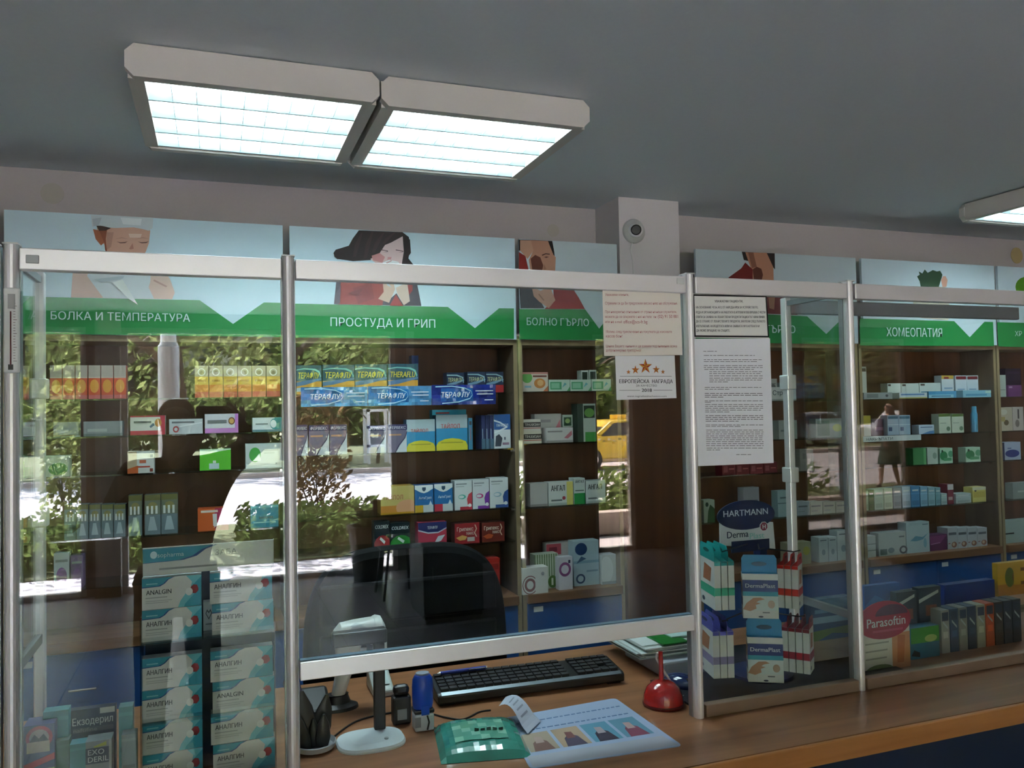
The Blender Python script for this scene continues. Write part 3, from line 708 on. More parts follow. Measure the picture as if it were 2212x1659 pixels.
def man(t, ox, oy, sc, d, full=True):
    p = Pic(t, ox, oy, sc, 'printed_man'); D = lambda *q: [(a + d, b) for a, b in q]
    p.p('#25181a', *D((140, 338), (250, 340), (390, 348), (405, 430), (410, 480), (350, 400), (140, 420)))
    p.p('#c08d74', *D((225, 342), (358, 348), (398, 450), (416, 470), (410, 600), (360, 680), (240, 650), (215, 490), (248, 420)))
    p.p('#8f2019', *D((140, 430), (190, 460), (212, 560), (200, 620), (140, 620)))
    p.p('#cc9c82', *D((150, 342), (230, 344), (250, 420), (205, 482), (150, 420)))
    p.p('#6d3a2c', *D((228, 480), (262, 452), (300, 470), (322, 530), (308, 600), (285, 640), (245, 600))).p('#4a261e', *D((310, 452), (340, 440), (372, 444), (370, 450), (340, 447), (316, 458))).p('#5f3428', *D((326, 470), (345, 464), (364, 468), (346, 474))).p('#a87660', *D((330, 520), (345, 560), (322, 566)))
    p.p('#8b4a3c', *D((300, 610), (350, 612), (345, 624), (302, 622)))
    if full:
        p.p('#2f3237', *D((142, 660), (240, 680), (330, 850), (152, 850)))
        p.p('#9a231d', *D((395, 680), (540, 700), (585, 770), (632, 856), (330, 856), (400, 790)))
        p.p('#c3937b', *D((235, 690), (300, 720), (372, 690), (412, 790), (362, 850), (290, 800), (250, 760)))
        p.p('#96624e', *D((290, 740), (330, 790), (322, 796), (283, 748)))
    return p.done()
s3 = sign(1.284, 1.772, 'narrow sign with a man in red holding his head, sore throat, left of column', '#c6d6de')
band(s3, 1080, 420, 3.456, [(145, 1082), (140, 856), (636, 858), (740, 1002), (850, 862), (862, 1090)])
man(s3, 1080, 420, 3.456, 0)
lab(s3, 'БОЛНО ГЪРЛО', 202, 664, 925, 980, 1080, 420, 3.456)
s4 = sign(2.200, 3.179, 'sign with a man in red covering his face, right of the column', '#c2d2da')
band(s4, 1572, 420, 3.456, [(-240, 1100), (-240, 870), (592, 910), (735, 1042), (868, 912), (942, 915), (942, 1122)])
p = Pic(s4, 1572, 420, 3.456, 'printed_man')
p.p('#2a1a18', (104, 428), (350, 440), (352, 560), (300, 500), (170, 500), (120, 490)).p('#b98468', (130, 432), (290, 436), (340, 545), (342, 640), (330, 720), (190, 700), (175, 560))
p.p('#7d1f1d', (5, 620), (100, 552), (130, 508), (185, 560), (185, 720), (20, 720)).p('#6b3526', (185, 560), (215, 540), (250, 556), (262, 600), (250, 650), (195, 640)).p('#8f5f49', (150, 432), (190, 433), (215, 540), (180, 550)).p('#7a1d1c', (60, 720), (330, 700), (440, 780), (520, 900), (20, 880)).p('#b98468', (300, 770), (350, 770), (345, 860), (310, 850))
p.done()
lab(s4, 'БОЛНО ГЪРЛО', 20, 505, 975, 1032, 1572, 420, 3.456)
s5 = sign(3.216, 4.170, 'sign with herbs and a mortar, lettered homeopathy in Bulgarian', '#c8dae4')
band(s5, 1572, 420, 3.456, [(988, 1128), (985, 926), (1690, 946), (1806, 1066), (1916, 950), (1980, 953), (1988, 1132)])
p = Pic(s5, 1572, 420, 3.456, 'printed_herbs')
p.p('#c9c0ae', (1400, 690), (1620, 690), (1668, 880), (1640, 940), (1420, 920), (1380, 800)).p('#2c4a2e', (1412, 612), (1432, 600), (1425, 575), (1452, 590), (1470, 560), (1492, 585), (1530, 565), (1560, 575), (1585, 570), (1602, 600), (1575, 690), (1440, 690), (1432, 650))
p.p('#d9a590', (1592, 640), (1605, 612), (1625, 610), (1640, 640), (1632, 690), (1602, 690)).p('#a08c6c', (1400, 880), (1460, 872), (1480, 905), (1430, 920)).p('#e0d8c8', (1550, 885), (1620, 880), (1670, 905), (1640, 940), (1560, 925)).p('#3a5d86', (1230, 880), (1260, 878), (1280, 885), (1262, 902), (1235, 900))
p.done()
lab(s5, 'ХОМЕОПАТИЯ', 1185, 1600, 997, 1062, 1572, 420, 3.456)
s6 = sign(4.196, 5.17, 'sign with a green fruit, cut off at the right edge of the picture', '#c8dae4')
band(s6, 1572, 420, 3.456, [(2020, 1134), (2010, 954), (2500, 965), (2500, 1150)])
p = Pic(s6, 1572, 420, 3.456, 'printed_fruit'); p.e('#5f9b24', 2225, 690, 78, 75); p.done()
lab(s6, 'ХР', 2140, 2192, 1020, 1058, 1572, 420, 3.456)
s0 = sign(-1.71, -.742, 'plain pale blue sign at the far left edge, mostly hidden')
band(s0, 0, 430, 3.456, [(-700, 960), (-700, 700), (-40, 722), (10, 800), (10, 1000)])

# ================================================================== SECURITY CAMERA
c = at(1368, 500, CLY)
t = thing('security_camera', 'white dome security camera with a black lens on the column', 'camera', (c.x, CLY - .02, c.z))
def lathe_y(mb, prof, n=24, c=(0, 0, 0)):
    st = len(mb.v); mb.lathe([(r, z) for r, z in prof], n); M = Matrix.Translation(c) @ Matrix.Rotation(math.radians(90), 4, 'X')
    return mb.xform(M, st)
lathe_y(MB(), [(.058, 0), (.058, .008), (.054, .014), (.044, .020), (.030, .023), (.004, .024)], 28, (c.x, CLY - .0005, c.z)).build('dome', flat('camera_grey', (.5, .51, .49), .4), parent=t, smooth=True)
l = MB().lathe([(.032, -.02), (.034, .006), (.031, .018), (.026, .022)], 24)
M = Matrix.Translation((c.x - .006, CLY - .034, c.z - .002)) @ Matrix.Rotation(math.radians(-24), 4, 'Z') @ Matrix.Rotation(math.radians(98), 4, 'X')
l.xform(M).build('eyeball', WHITE_PL, parent=t, smooth=True)
MB().lathe([(.0245, .0222), (.0245, .026), (.02, .029)], 24).xform(M).build('lens', flat('lens_black', (.004, .004, .005), .2, spec=.15), parent=t)
a = at(1362, 525, CLY - .004); b = at(1369, 600, CLY - .004)
MB().tube([(a.x, CLY - .02, a.z), (a.x - .002, CLY - .006, a.z - .03), (b.x - .003, CLY - .005, (a.z + b.z) / 2), (b.x, CLY - .005, b.z - .1)], .0022, 6).build('cable', WHITE_PL, parent=t)

# ================================================================== BOXES
ORD = ['first', 'second', 'third', 'fourth', 'fifth', 'sixth', 'seventh', 'eighth']
PLACE = {0: 'far left unit', 1: 'under the pain sign', 2: 'under the flu sign', 3: 'under the narrow throat sign', 4: 'behind the first-aid stand', 5: 'under the homeopathy sign', 6: 'at far right edge'}
LVL = ['top shelf', 'second shelf', 'third shelf', 'fourth shelf', 'fifth shelf']
def face_print(mb, P, spec, n0=1):
    """spec shapes in unit face coordinates (u right, v up); P maps (u, v, lift) to space"""
    for k, s in enumerate(spec):
        q = .0003 + .00012 * k; c = s[-1]
        if s[0] == 'r': pts = [(s[1], s[2]), (s[3], s[2]), (s[3], s[4]), (s[1], s[4])]
        elif s[0] == 'p': pts = s[1]
        elif s[0] == 'e': pts = [(s[1] + s[3] * math.cos(2 * math.pi * a / 16), s[2] + s[4] * math.sin(2 * math.pi * a / 16)) for a in range(16)]
        elif s[0] == 'o':
            n = 18; cx, cy, r0, r1, asp = s[1:6]
            for a in range(n):
                t0, t1 = 2 * math.pi * a / n, 2 * math.pi * (a + 1) / n; f = lambda r, t: P(cx + r * math.cos(t) / asp, cy + r * math.sin(t), q)
                mb.poly([f(r0, t0), f(r1, t0), f(r1, t1), f(r0, t1)], c)
            continue
        else: continue
        mb.poly([P(max(.0, min(1., a)), max(0., min(1., b)), q) for a, b in pts], c)
def pack(rect, Y, depth, z0, base, spec, label, group=None, name='medicine_box', side=None, top=None, texts=(), cat='box', mat=None, right=None):
    x0, yt, x1, yb = rect; ym = (yt + yb) / 2; xm = (x0 + x1) / 2
    X0, X1 = at(x0, ym, Y).x, at(x1, ym, Y).x; Z1 = at(xm, yt, Y).z; Z0 = at(xm, yb, Y).z if z0 is None else z0
    return pack_w(X0, X1, Z0, Z1, Y, depth, base, spec, label, group, name, side, top, texts, cat, mat, right)
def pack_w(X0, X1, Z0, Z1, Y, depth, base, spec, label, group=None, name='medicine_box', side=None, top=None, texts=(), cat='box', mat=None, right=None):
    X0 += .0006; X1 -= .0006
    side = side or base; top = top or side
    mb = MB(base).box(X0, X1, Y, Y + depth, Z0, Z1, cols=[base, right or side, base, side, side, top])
    face_print(mb, lambda u, v, q: (X0 + (X1 - X0) * u, Y - q, Z0 + (Z1 - Z0) * v), spec)
    # closing flap seam on the lid
    ym = Y + depth * .5
    mb.poly([(X0 + .002, ym, Z1 + .0003), (X1 - .002, ym, Z1 + .0003), (X1 - .002, ym + .0015, Z1 + .0003), (X0 + .002, ym + .0015, Z1 + .0003)], tuple(c * .7 for c in lin(top)))
    o = mb.build(name, mat or CARTON); tag(o, label, cat, group)
    for t in texts:
        s, u, v, h, col = t[:5]; kw = t[5] if len(t) > 5 else {}
        wd = kw.pop('w', None) if kw else None
        text(s, o, (X0 + (X1 - X0) * u, Y - .0016, Z0 + (Z1 - Z0) * v), UX, UZ, h * (Z1 - Z0), col, kw.get('align', 'CENTER'), wd * (X1 - X0) if wd else None, kw.get('bold', .01), kw.get('shear', 0))
    return o
BY = 1.664
def row(u, lvl, rects, base, spec, desc, side=None, texts=(), depth=.06, Y=BY, where='', **kw):
    """a row of alike boxes, each singled out by its place in the row"""
    z = SH[u][lvl] if lvl < 9 else LEDGE; lv = LVL[lvl] if lvl < 9 else 'wooden ledge'; n = len(rects)
    grp = '%s, %s %s' % (desc, lv, PLACE[u])
    for k, r in enumerate(rects):
        b = base[k % len(base)] if isinstance(base, list) else base
        lb = ('%s %s, %s %s' % (desc, where, lv, PLACE[u]) if n == 1 else '%s of %d %s %s, %s %s' % (ORD[k], n, desc, where, lv, PLACE[u])).replace('  ', ' ').replace(' ,', ',')
        tx = [(t[0], t[1], t[2], t[3], t[4], dict(t[5]) if len(t) > 5 else {}) for t in texts]
        pack(r, Y, depth, z, b, spec(k) if callable(spec) else spec, lb, grp if n > 1 else None, side=side, texts=tx, **kw)
def split(x0, x1, n, yt, yb, gap=1): 
    w = (x1 - x0) / n; return [(x0 + k * w + gap * .5, yt, x0 + (k + 1) * w - gap * .5, yb) for k in range(n)]
WH = '#d9dad6'
# ---- pain and fever unit
sp = [('r', 0, .0, 1, .62, '#d9572b'), ('e', .5, .38, .38, .2, '#e8a03a'), ('r', 0, 0, 1, .12, '#d06a66'), ('r', 0, .62, 1, .66, '#c9b9a6')]
row(1, 0, split(107, 273, 6, 789, 862), '#b7a99c', sp, 'orange cartons with a yellow disc', side='#b4472a')
sp = [('r', 0, .0, 1, .66, '#d9a93a'), ('r', 0, .0, 1, .40, '#d9812f'), ('r', 0, 0, 1, .18, '#c85a44'), ('o', .5, .8, .09, .12, .42, '#efe9da'), ('e', .5, .78, .14, .06, '#8a7b5a'), ('r', .2, .5, .8, .56, '#b07a1e')]
row(1, 0, split(420, 606, 6, 790, 858), '#b9aa8a', sp, 'yellow to orange cartons', side='#b08a30')
row(1, 1, [(115, 912, 170, 935), (180, 910, 265, 937)], '#8f9494', [('r', .1, .3, .6, .5, '#b3b6b4'), ('r', 0, 0, 1, .18, '#6d7675')], 'flat grey cartons', side='#6f7675')
row(1, 1, [(281, 898, 357, 937)], '#dcd9cf', [('r', 0, 0, 1, .22, '#c23a4c'), ('r', .86, 0, 1, 1, '#c23a4c'), ('r', 0, .93, 1, 1, '#c23a4c'), ('e', .8, .62, .1, .22, '#c98a4a'), ('p', [(.58, .35), (.7, .5), (.66, .62), (.55, .45)], '#5d6f86'), ('r', .1, .62, .6, .72, '#6b6b6b')], 'white and red carton with an orange disc')
row(1, 1, [(365, 905, 438, 935)], '#c9ccce', [('o', .2, .32, .12, .22, 2.4, '#a83c3c'), ('r', .08, .72, .75, .84, '#77797c'), ('p', [(.3, .45), (.98, .7), (.98, .78), (.3, .52)], '#e6e7e8')], 'silver white carton with a red ring')
row(1, 1, [(442, 894, 515, 933)], '#cfccd2', [('r', 0, 0, 1, .25, '#c77fc6'), ('r', .9, 0, 1, 1, '#c77fc6'), ('e', .8, .62, .1, .2, '#7a4a2a'), ('e', .8, .62, .07, .14, '#d9a860'), ('r', .08, .5, .65, .68, '#77777d')], 'silver and pink carton with a brown ring')
row(1, 1, [(545, 902, 612, 930)], '#cfd6d6', [('r', .72, 0, 1, 1, '#1f8f93'), ('e', .7, .55, .13, .38, '#1f8f93'), ('e', .68, .55, .1, .28, '#dfe6e6'), ('r', 0, 0, .9, .16, '#5b7f86'), ('r', .1, .5, .5, .6, '#7c8688')], 'white carton with a teal end')
row(1, 2, [(52, 985, 150, 1026)], '#a9b8a9', [('e', .75, .35, .22, .3, '#3f8a4c'), ('r', 0, 0, .35, .5, '#5f9a68')], 'pale green carton, partly hidden by the frame')
row(1, 2, [(275, 975, 333, 1018)], '#cfd0cf', [('r', .0, 0, .35, 1, '#b9a184'), ('p', [(0, 0), (.4, 0), (.4, .35), (0, .2)], '#c05a22'), ('r', .4, .25, .85, .32, '#b33a2a'), ('r', .45, .45, .7, .6, '#c76a4a'), ('r', .84, .05, .96, .2, '#8c3a30'), ('r', .84, .7, .96, .85, '#6b7a8c')], 'white and orange square carton')
row(1, 2, [(431, 970, 499, 1014)], '#5cbf2f', [('p', [(0, .72), (.3, .8), (.8, .92), (1, .95), (1, 1), (0, 1)], '#d3ead0'), ('r', .3, .05, .62, .32, '#cfe3e6'), ('r', .42, .33, .52, .45, '#e6efe2')], 'bright green carton with a white wave', side='#3f8f22')
row(1, 2, [(530, 958, 609, 1010)], '#c2cbca', [('e', .26, .55, .16, .3, '#4aa84a'), ('p', [(.2, .3), (.42, .3), (.38, .6)], '#dbe4e2'), ('r', .5, .7, .9, .76, '#8d9898'), ('r', .5, .58, .8, .63, '#a9b3b2'), ('r', .82, .14, .87, .2, '#3a4a58')], 'large pale carton with a green leaf')
sp = [('r', 0, 0, 1, .5, '#6f7f86'), ('r', 0, .86, 1, 1, '#6d6a3a'), ('e', .5, .72, .3, .1, '#8c8450'), ('r', .12, .52, .26, .72, '#d9dcd8'), ('r', .4, .52, .54, .72, '#d9dcd8'), ('r', .68, .52, .82, .72, '#d9dcd8'), ('p', [(.2, .1), (.8, .1), (.6, .45), (.35, .45)], '#a7b6bd')]
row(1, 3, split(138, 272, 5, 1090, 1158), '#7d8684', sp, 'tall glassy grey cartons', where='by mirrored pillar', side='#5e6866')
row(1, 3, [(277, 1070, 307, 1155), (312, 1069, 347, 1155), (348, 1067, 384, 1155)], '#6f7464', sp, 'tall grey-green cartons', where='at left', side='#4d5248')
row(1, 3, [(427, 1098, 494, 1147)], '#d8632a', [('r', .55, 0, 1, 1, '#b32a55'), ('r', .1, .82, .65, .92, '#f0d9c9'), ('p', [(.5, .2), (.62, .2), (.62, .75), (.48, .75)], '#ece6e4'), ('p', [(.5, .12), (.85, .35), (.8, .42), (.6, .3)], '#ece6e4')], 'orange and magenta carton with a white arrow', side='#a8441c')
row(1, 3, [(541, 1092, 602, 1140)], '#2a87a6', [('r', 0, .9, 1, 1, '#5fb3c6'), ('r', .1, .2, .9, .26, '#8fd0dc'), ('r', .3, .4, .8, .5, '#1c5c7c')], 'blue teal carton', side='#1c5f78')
row(1, 4, [(116, 1195, 150, 1260), (152, 1200, 180, 1260)], ['#b9bcc6', '#6a4a80'], [('e', .5, .35, .35, .25, '#7a4c8e'), ('r', .1, .75, .9, .82, '#8d8f96')], 'white and violet pouches')
# ---- far left unit, only an edge of it shows
row(0, 0, [(-70, 750, 12, 862)], '#d9b52c', [('r', 0, .0, 1, .3, '#c79a1c'), ('r', .2, .5, .9, .6, '#6a4a10')], 'yellow carton at the picture edge')
row(0, 3, [(-70, 960, 12, 1150)], '#d4ae2a', [('e', .7, .5, .3, .2, '#8c6a14'), ('r', 0, .8, 1, .9, '#c09018')], 'tall yellow carton at the picture edge')

# ---- cold and flu unit
TH = [('r', 0, 0, 1, .45, '#c9922f'), ('p', [(0, .28), (.35, .33), (1, .5), (1, .56), (0, .42)], '#4a6f94'), ('p', [(0, .22), (.3, .26), (.3, .1), (0, .1)], '#aab8c0'), ('p', [(0, .85), (.3, .9), (.75, .88), (.92, .8), (.98, .62), (.95, .55), (.93, .64), (.86, .76), (.7, .83), (.3, .86), (0, .82)], '#6fb0a8')]
for k, (r, s) in enumerate((((640, 789, 695, 850), 'ТЕРАФЛУ'), ((697, 788, 766, 850), 'ТЕРАФЛУ'), ((767, 787, 836, 850), 'ТЕРАФЛУ'), ((838, 786, 903, 850), 'THERAFLU'))):
    pack(r, BY, .07, SH[2][0], '#1f4a58', TH, '%s of four teal and amber flu cartons, top shelf under the flu sign' % ORD[k], 'large flu cartons on the top shelf', side='#173a4a', texts=[(s, .5, .55, .2, '#d9c830', dict(w=.84, shear=.2))])
TS = [('r', 0, 0, 1, .36, '#a8262c'), ('p', [(0, .36), (.5, .42), (1, .6), (1, .66), (0, .44)], '#6f94b4'), ('p', [(0, .9), (.6, .9), (.95, .78), (.98, .5), (.93, .5), (.9, .74), (.55, .84), (0, .85)], '#8fb0b8'), ('r', .05, .2, .45, .32, '#c9cdd0')]
for k, r in enumerate(((965, 805, 1003, 850), (1010, 803, 1049, 850), (1050, 803, 1088, 850))):
    pack(r, BY, .06, SH[2][0], '#1a2c48', TS, '%s of three small navy and red flu cartons, top shelf under the flu sign' % ORD[k], 'small flu cartons on the top shelf', side='#141f38', texts=[('ТЕРАФЛУ', .48, .54, .2, '#cfd0a0', dict(w=.82, shear=.2))])
pack((889, 768, 904, 786), BY + .08, .05, SH[2][0] , '#20306a', [('r', 0, .8, 1, 1, '#2c4a94')], 'dark blue carton standing behind the fourth flu carton, top shelf')
# three crumpled foil banners hung over the shelf edge
def foil(rect, k, bright):
    x0, yt, x1, yb = rect; Y = SY - .012
    X0, X1 = at(x0, (yt + yb) / 2, Y).x, at(x1, (yt + yb) / 2, Y).x; Z1, Z0 = at((x0 + x1) / 2, yt, Y).z, at((x0 + x1) / 2, yb, Y).z
    mb = MB(); rnd = random.Random(30 + k); nx, nz = 22, 6
    P = [[Vector((X0 + (X1 - X0) * i / nx, Y + .0035 * math.sin(i * .9 + j * 1.3 + k) * (1 if 0 < i < nx else .3) + rnd.uniform(-.002, .002), Z0 + (Z1 - Z0) * j / nz)) for j in range(nz + 1)] for i in range(nx + 1)]
    base = '#1c2f86'; lt = '#4f9fd0'; 
    for i in range(nx):
        for j in range(nz):
            u, v = (i + .5) / nx, (j + .5) / nz
            c = base if not bright else ('#2a6fb0' if u < .5 else '#4b86b4')
            if v < .3 and u < .75: c = lt if bright else '#26408f'
            if .12 < u < .62 and .2 < v < .85: c = '#1f6fb2' if bright else '#2360a8'
            mb.poly([P[i][j], P[i + 1][j], P[i + 1][j + 1], P[i][j + 1]], c)
    # thin back layer gives the sachet its body
    for i in range(nx):
        for j in range(nz):
            b = Vector((0, .004, 0)); mb.poly([P[i][j] + b, P[i][j + 1] + b, P[i + 1][j + 1] + b, P[i + 1][j] + b], base)
    o = mb.build('foil_banner', FOIL, smooth=True)
    tag(o, '%s of three crumpled blue foil banners hung along the flu shelf edge' % ORD[k], 'banner', 'blue foil banners on the flu shelf')
    W, H = X1 - X0, Z1 - Z0
    text('ТЕРАФЛУ', o, (X0 + .36 * W, Y - .007, Z0 + .38 * H), UX, UZ, .26 * H, '#dcecf4', 'CENTER', .44 * W, .012, .12)
    s = MB()                                         # swoosh round the name
    for q, (a, b) in enumerate(((.05, .93), (.3, .95), (.5, .86), (.6, .7), (.62, .5), (.58, .33), (.4, .16), (.15, .1))):
        if q: s.poly([(X0 + pa * W, Y - .0065, Z0 + pb * H), (X0 + a * W, Y - .0065, Z0 + b * H), (X0 + a * W, Y - .0065, Z0 + (b - .05) * H), (X0 + pa * W, Y - .0065, Z0 + (pb - .05) * H)], '#9fd0e6')
        pa, pb = a, b
    s.build('printed_swoosh', FOIL, parent=o)
    for v, w0 in ((.66, .28), (.5, .26), (.2, .14)): MB('#d4dce6').box(X0 + (.95 - w0) * W, X0 + .95 * W, Y - .0066, Y - .006, Z0 + v * H, Z0 + (v + .045) * H).build('printed_line', FOIL, parent=o)
foil((650, 836, 794, 878), 0, True); foil((795, 834, 932, 876), 1, True); foil((933, 831, 1071, 874), 2, False)
FV = [('p', [(.42, 0), (1, 0), (1, .72), (.9, .5), (.62, .25), (.5, .1)], '#c9d0d6'), ('r', 0, .8, 1, 1, '#2c2658'), ('p', [(.36, 0), (.42, 0), (.5, .1), (.62, .25), (.9, .5), (1, .72), (1, .78), (.86, .52), (.56, .27), (.44, .12)], '#2c2a50'), ('r', .08, .6, .7, .66, '#b98a6a')]
for k, r in enumerate(((640, 918, 665, 983), (667, 918, 711, 983), (712, 917, 750, 981), (796, 919, 834, 980), (837, 917, 880, 979))):
    pack(r, BY, .05, SH[2][1], '#6a627c', FV, '%s of five violet-grey sachet cartons, second shelf under the flu sign' % ORD[k], 'violet grey cartons on the second shelf', side='#3a3358', texts=[('ФЕРВЕКС', .5, .84, .1, '#d5d3e0', dict(w=.86, shear=.15))])
TY = [('r', 0, .62, 1, 1, '#a9bcc4'), ('r', 0, 0, 1, .6, '#2a8ab8'), ('e', .5, .0, .62, .34, '#d2c636'), ('r', .15, .2, .85, .23, '#9c9a30')]
pack((878, 906, 940, 977), BY, .06, SH[2][1], '#2a8ab8', TY, 'left of two blue cartons with a yellow hill, second shelf, flu unit', 'blue and yellow cartons on the second shelf', side='#1c6f98', texts=[('ТАЙЛОЛ', .45, .6, .1, '#b8423c', dict(w=.6))])
pack((942, 896, 1010, 974), BY, .06, SH[2][1], '#2a8ab8', TY, 'right of two blue cartons with a yellow hill, second shelf, flu unit', 'blue and yellow cartons on the second shelf', side='#1c6f98', texts=[('ТАЙЛОЛ', .45, .62, .12, '#b8302c', dict(w=.6))])
pack((934, 885, 1008, 974), BY + .066, .05, SH[2][1], '#2b93b0', [('r', .1, .9, .5, .94, '#b24a4a')], 'tall plain blue carton behind the two blue and yellow cartons', side='#1f7690')
pack((1012, 903, 1021, 971), BY, .08, SH[2][1], '#3c7fa0', [('r', .2, .78, .8, .9, '#2a2f3a'), ('r', .3, .3, .7, .7, '#7a6a80')], 'narrow blue carton end beside the blue and yellow cartons')
for k, x in enumerate((1040, 1049, 1058)):
    pack((x, 897, x + 8.6, 971), BY, .09, SH[2][1], '#27305c', [('r', .2, .1, .4, .6, '#8fa0b8'), ('r', 0, 0, 1, .3, '#4a6a80')], '%s of three navy carton spines, second shelf, flu unit' % ORD[k], 'navy carton spines')
pack((1067, 895, 1103, 970), BY, .09, SH[2][1], '#d0d6dc', [('r', 0, .55, 1, 1, '#2a5c9c'), ('p', [(0, .85), (.4, .78), (.85, .62), (.4, .5), (0, .44), (0, .48), (.35, .55), (.7, .63), (.35, .74), (0, .8)], '#dfe6ec'), ('p', [(.05, .06), (.4, .06), (.5, .3), (.3, .42), (.1, .36)], '#3a4254'), ('r', .5, .1, .9, .17, '#9a7a94'), ('r', .6, .25, .7, .33, '#5a6478')], 'white and blue carton beside the navy spines, second shelf, flu unit', texts=[('ПАНАДОЛ', .5, .64, .08, '#e6eaf0', dict(w=.7))])
pack((822, 1050, 895, 1112), BY, .08, SH[2][2], '#c9b46a', [('r', 0, 0, 1, .3, '#d08a3c'), ('e', .8, .2, .35, .3, '#d9a078'), ('r', 0, 0, 1, .06, '#c08a1c')], 'yellow and peach carton, leftmost on third shelf of flu unit', side='#b08a30', texts=[('ТАЙЛОЛ', .36, .52, .16, '#a8583c', dict(w=.6))])
AG = lambda c: [('r', 0, 0, 1, .26, c), ('r', .45, 0, 1, .26, '#cfd6da'), ('p', [(0, 1), (1, 1), (1, .86), (.7, .74), (.5, .7), (.3, .74), (0, .86)], '#e2e8ea'), ('p', [(.4, .92), (.6, .92), (.6, .82), (.5, .76), (.4, .82)], '#274a66'), ('p', [(.75, .26), (.85, .42), (.95, .26)], '#cfe2ee')]
for k, (r, c, d) in enumerate((((896, 1048, 936, 1107), '#d2a830', 'yellow'), ((938, 1045, 978, 1105), '#c8304a', 'red'))):
    pack(r, BY, .06, SH[2][2], '#1f6fae', AG(c), 'blue flu carton with a white arch and %s corner, third shelf' % d, side='#154a80', texts=[('АнтиГрип', .55, .48, .1, '#dfeaf2', dict(w=.7, shear=.1))])
for k, (r, c, d) in enumerate((((982, 1038, 1020, 1103), '#c23a4a', 'red'), ((1021, 1036, 1057, 1102), '#74309a', 'purple'), ((1058, 1032, 1098, 1100), '#2a5298', 'blue'))):
    pack(r, BY, .06, SH[2][2], '#d4dadd', [('p', [(1, .6), (.8, .52), (.7, .36), (.74, .16), (1, .1)], c), ('r', .3, 0, 1, .1, c), ('e', .42, .44, .22, .08, ['#4ab0a0', '#c03a80', '#8fb6c8'][k]), ('e', .38, .44, .16, .05, '#d4dadd'), ('r', .08, .86, .7, .9, '#8a9298'), ('r', .08, .78, .55, .81, '#a9b0b4'), ('e', .86, .14, .1, .06, '#e6eaec')], 'white carton with a %s swirl, third shelf under the flu sign' % d, side='#b4bcc0')
CX_ = lambda c: [('e', .55, .1, .6, .42, c), ('r', 0, 0, 1, .1, c), ('p', [(.35, .38), (.65, .2), (.72, .3), (.42, .46)], '#d5dbd8')]
pack((808, 1127, 842, 1187), BY, .06, SH[2][3], '#15232c', CX_('#a3262c'), 'black carton with a red bulge, bottom glass shelf of flu unit', texts=[('COLDREX', .5, .76, .13, '#dde2e4', dict(w=.86, shear=.15))])
pack((843, 1129, 886, 1187), BY, .06, SH[2][3], '#13242a', CX_('#2f8a3a'), 'black carton with a green bulge, bottom glass shelf of flu unit', texts=[('COLDREX', .5, .74, .13, '#dde2e4', dict(w=.86, shear=.15))])
pack((903, 1128, 965, 1176), BY, .06, SH[2][3], '#b8324c', [('p', [(0, 1), (1, 1), (1, .72), (.7, .58), (.35, .58), (0, .72)], '#232a66'), ('p', [(0, .72), (.35, .58), (.7, .58), (1, .76), (1, .7), (.7, .53), (.35, .53), (0, .66)], '#c9d0dc'), ('p', [(.55, .1), (.8, .2), (.95, .45), (.7, .4)], '#cfd6dc')], 'crimson carton with a navy crown, bottom glass shelf of flu unit', texts=[('ТЕРАФЛУ', .5, .72, .12, '#dfe2ea', dict(w=.36))])
for k, (r, b, d) in enumerate((((982, 1130, 1036, 1174), '#9c1f28', 'dark red'), ((1041, 1128, 1090, 1172), '#6e1d14', 'brown red'))):
    pack(r, BY, .06, SH[2][3], b, [('p', [(.05, .3), (.3, .42), (.5, .34), (.42, .18), (.2, .16)], '#d9a85a' if k == 0 else '#b04a20'), ('r', .5, .1, .8, .3, '#b9b2b0' if k == 0 else b), ('p', [(.84, .9), (.9, .7), (.82, .5), (.9, .3), (.86, .3), (.78, .5), (.86, .7), (.8, .9)], '#e0c9b0')], '%s lozenge carton with cream lettering, bottom glass shelf of flu unit' % d, side='#4a1210', texts=[('Грипекс', .42, .62, .2, '#ece0d4', dict(w=.66)), ('МАКС', .62, .42, .14, '#ece0d4', dict(w=.3))])
pack((1052, 1206, 1080, 1268), BY, .08, LEDGE, '#b02820', [('r', .1, .7, .9, .85, '#8c1a16'), ('p', [(.4, .2), (.7, .3), (.6, .5)], '#d9c9c0')], 'red upright carton on the ledge of the flu unit')

# ---- narrow throat unit
pack((1127, 804, 1184, 846), BY, .06, SH[3][0], '#d9cbbc', [('e', .2, .72, .2, .28, '#6fb05a'), ('r', 0, .9, 1, 1, '#c98a80'), ('e', .68, .42, .22, .26, '#d08a4a'), ('e', .7, .44, .12, .16, '#e2b27a'), ('r', .42, .74, .95, .84, '#8a5a50'), ('p', [(.8, 0), (1, .3), (1, 0)], '#c0704a'), ('r', .1, .2, .35, .3, '#8fb6c8')], 'white and peach lozenge carton with an orange fruit, top shelf, throat unit')
for k, r in enumerate(((1186, 820, 1231, 845), (1232, 820, 1277, 845), (1278, 819, 1320, 845))):
    pack(r, BY, .05, SH[3][0], '#bcd2c0', [('r', .05, .15, .6, .8, '#4f9f70'), ('r', .1, .25, .5, .7, '#8cc4a0'), ('p', [(.62, .3), (.85, .6), (.75, .75)], '#6fb0b8'), ('p', [(.85, 0), (1, .4), (1, 0)], '#4a9a5a')], '%s of three flat green and white cartons, top shelf of throat unit' % ORD[k], 'flat green cartons on the top shelf')
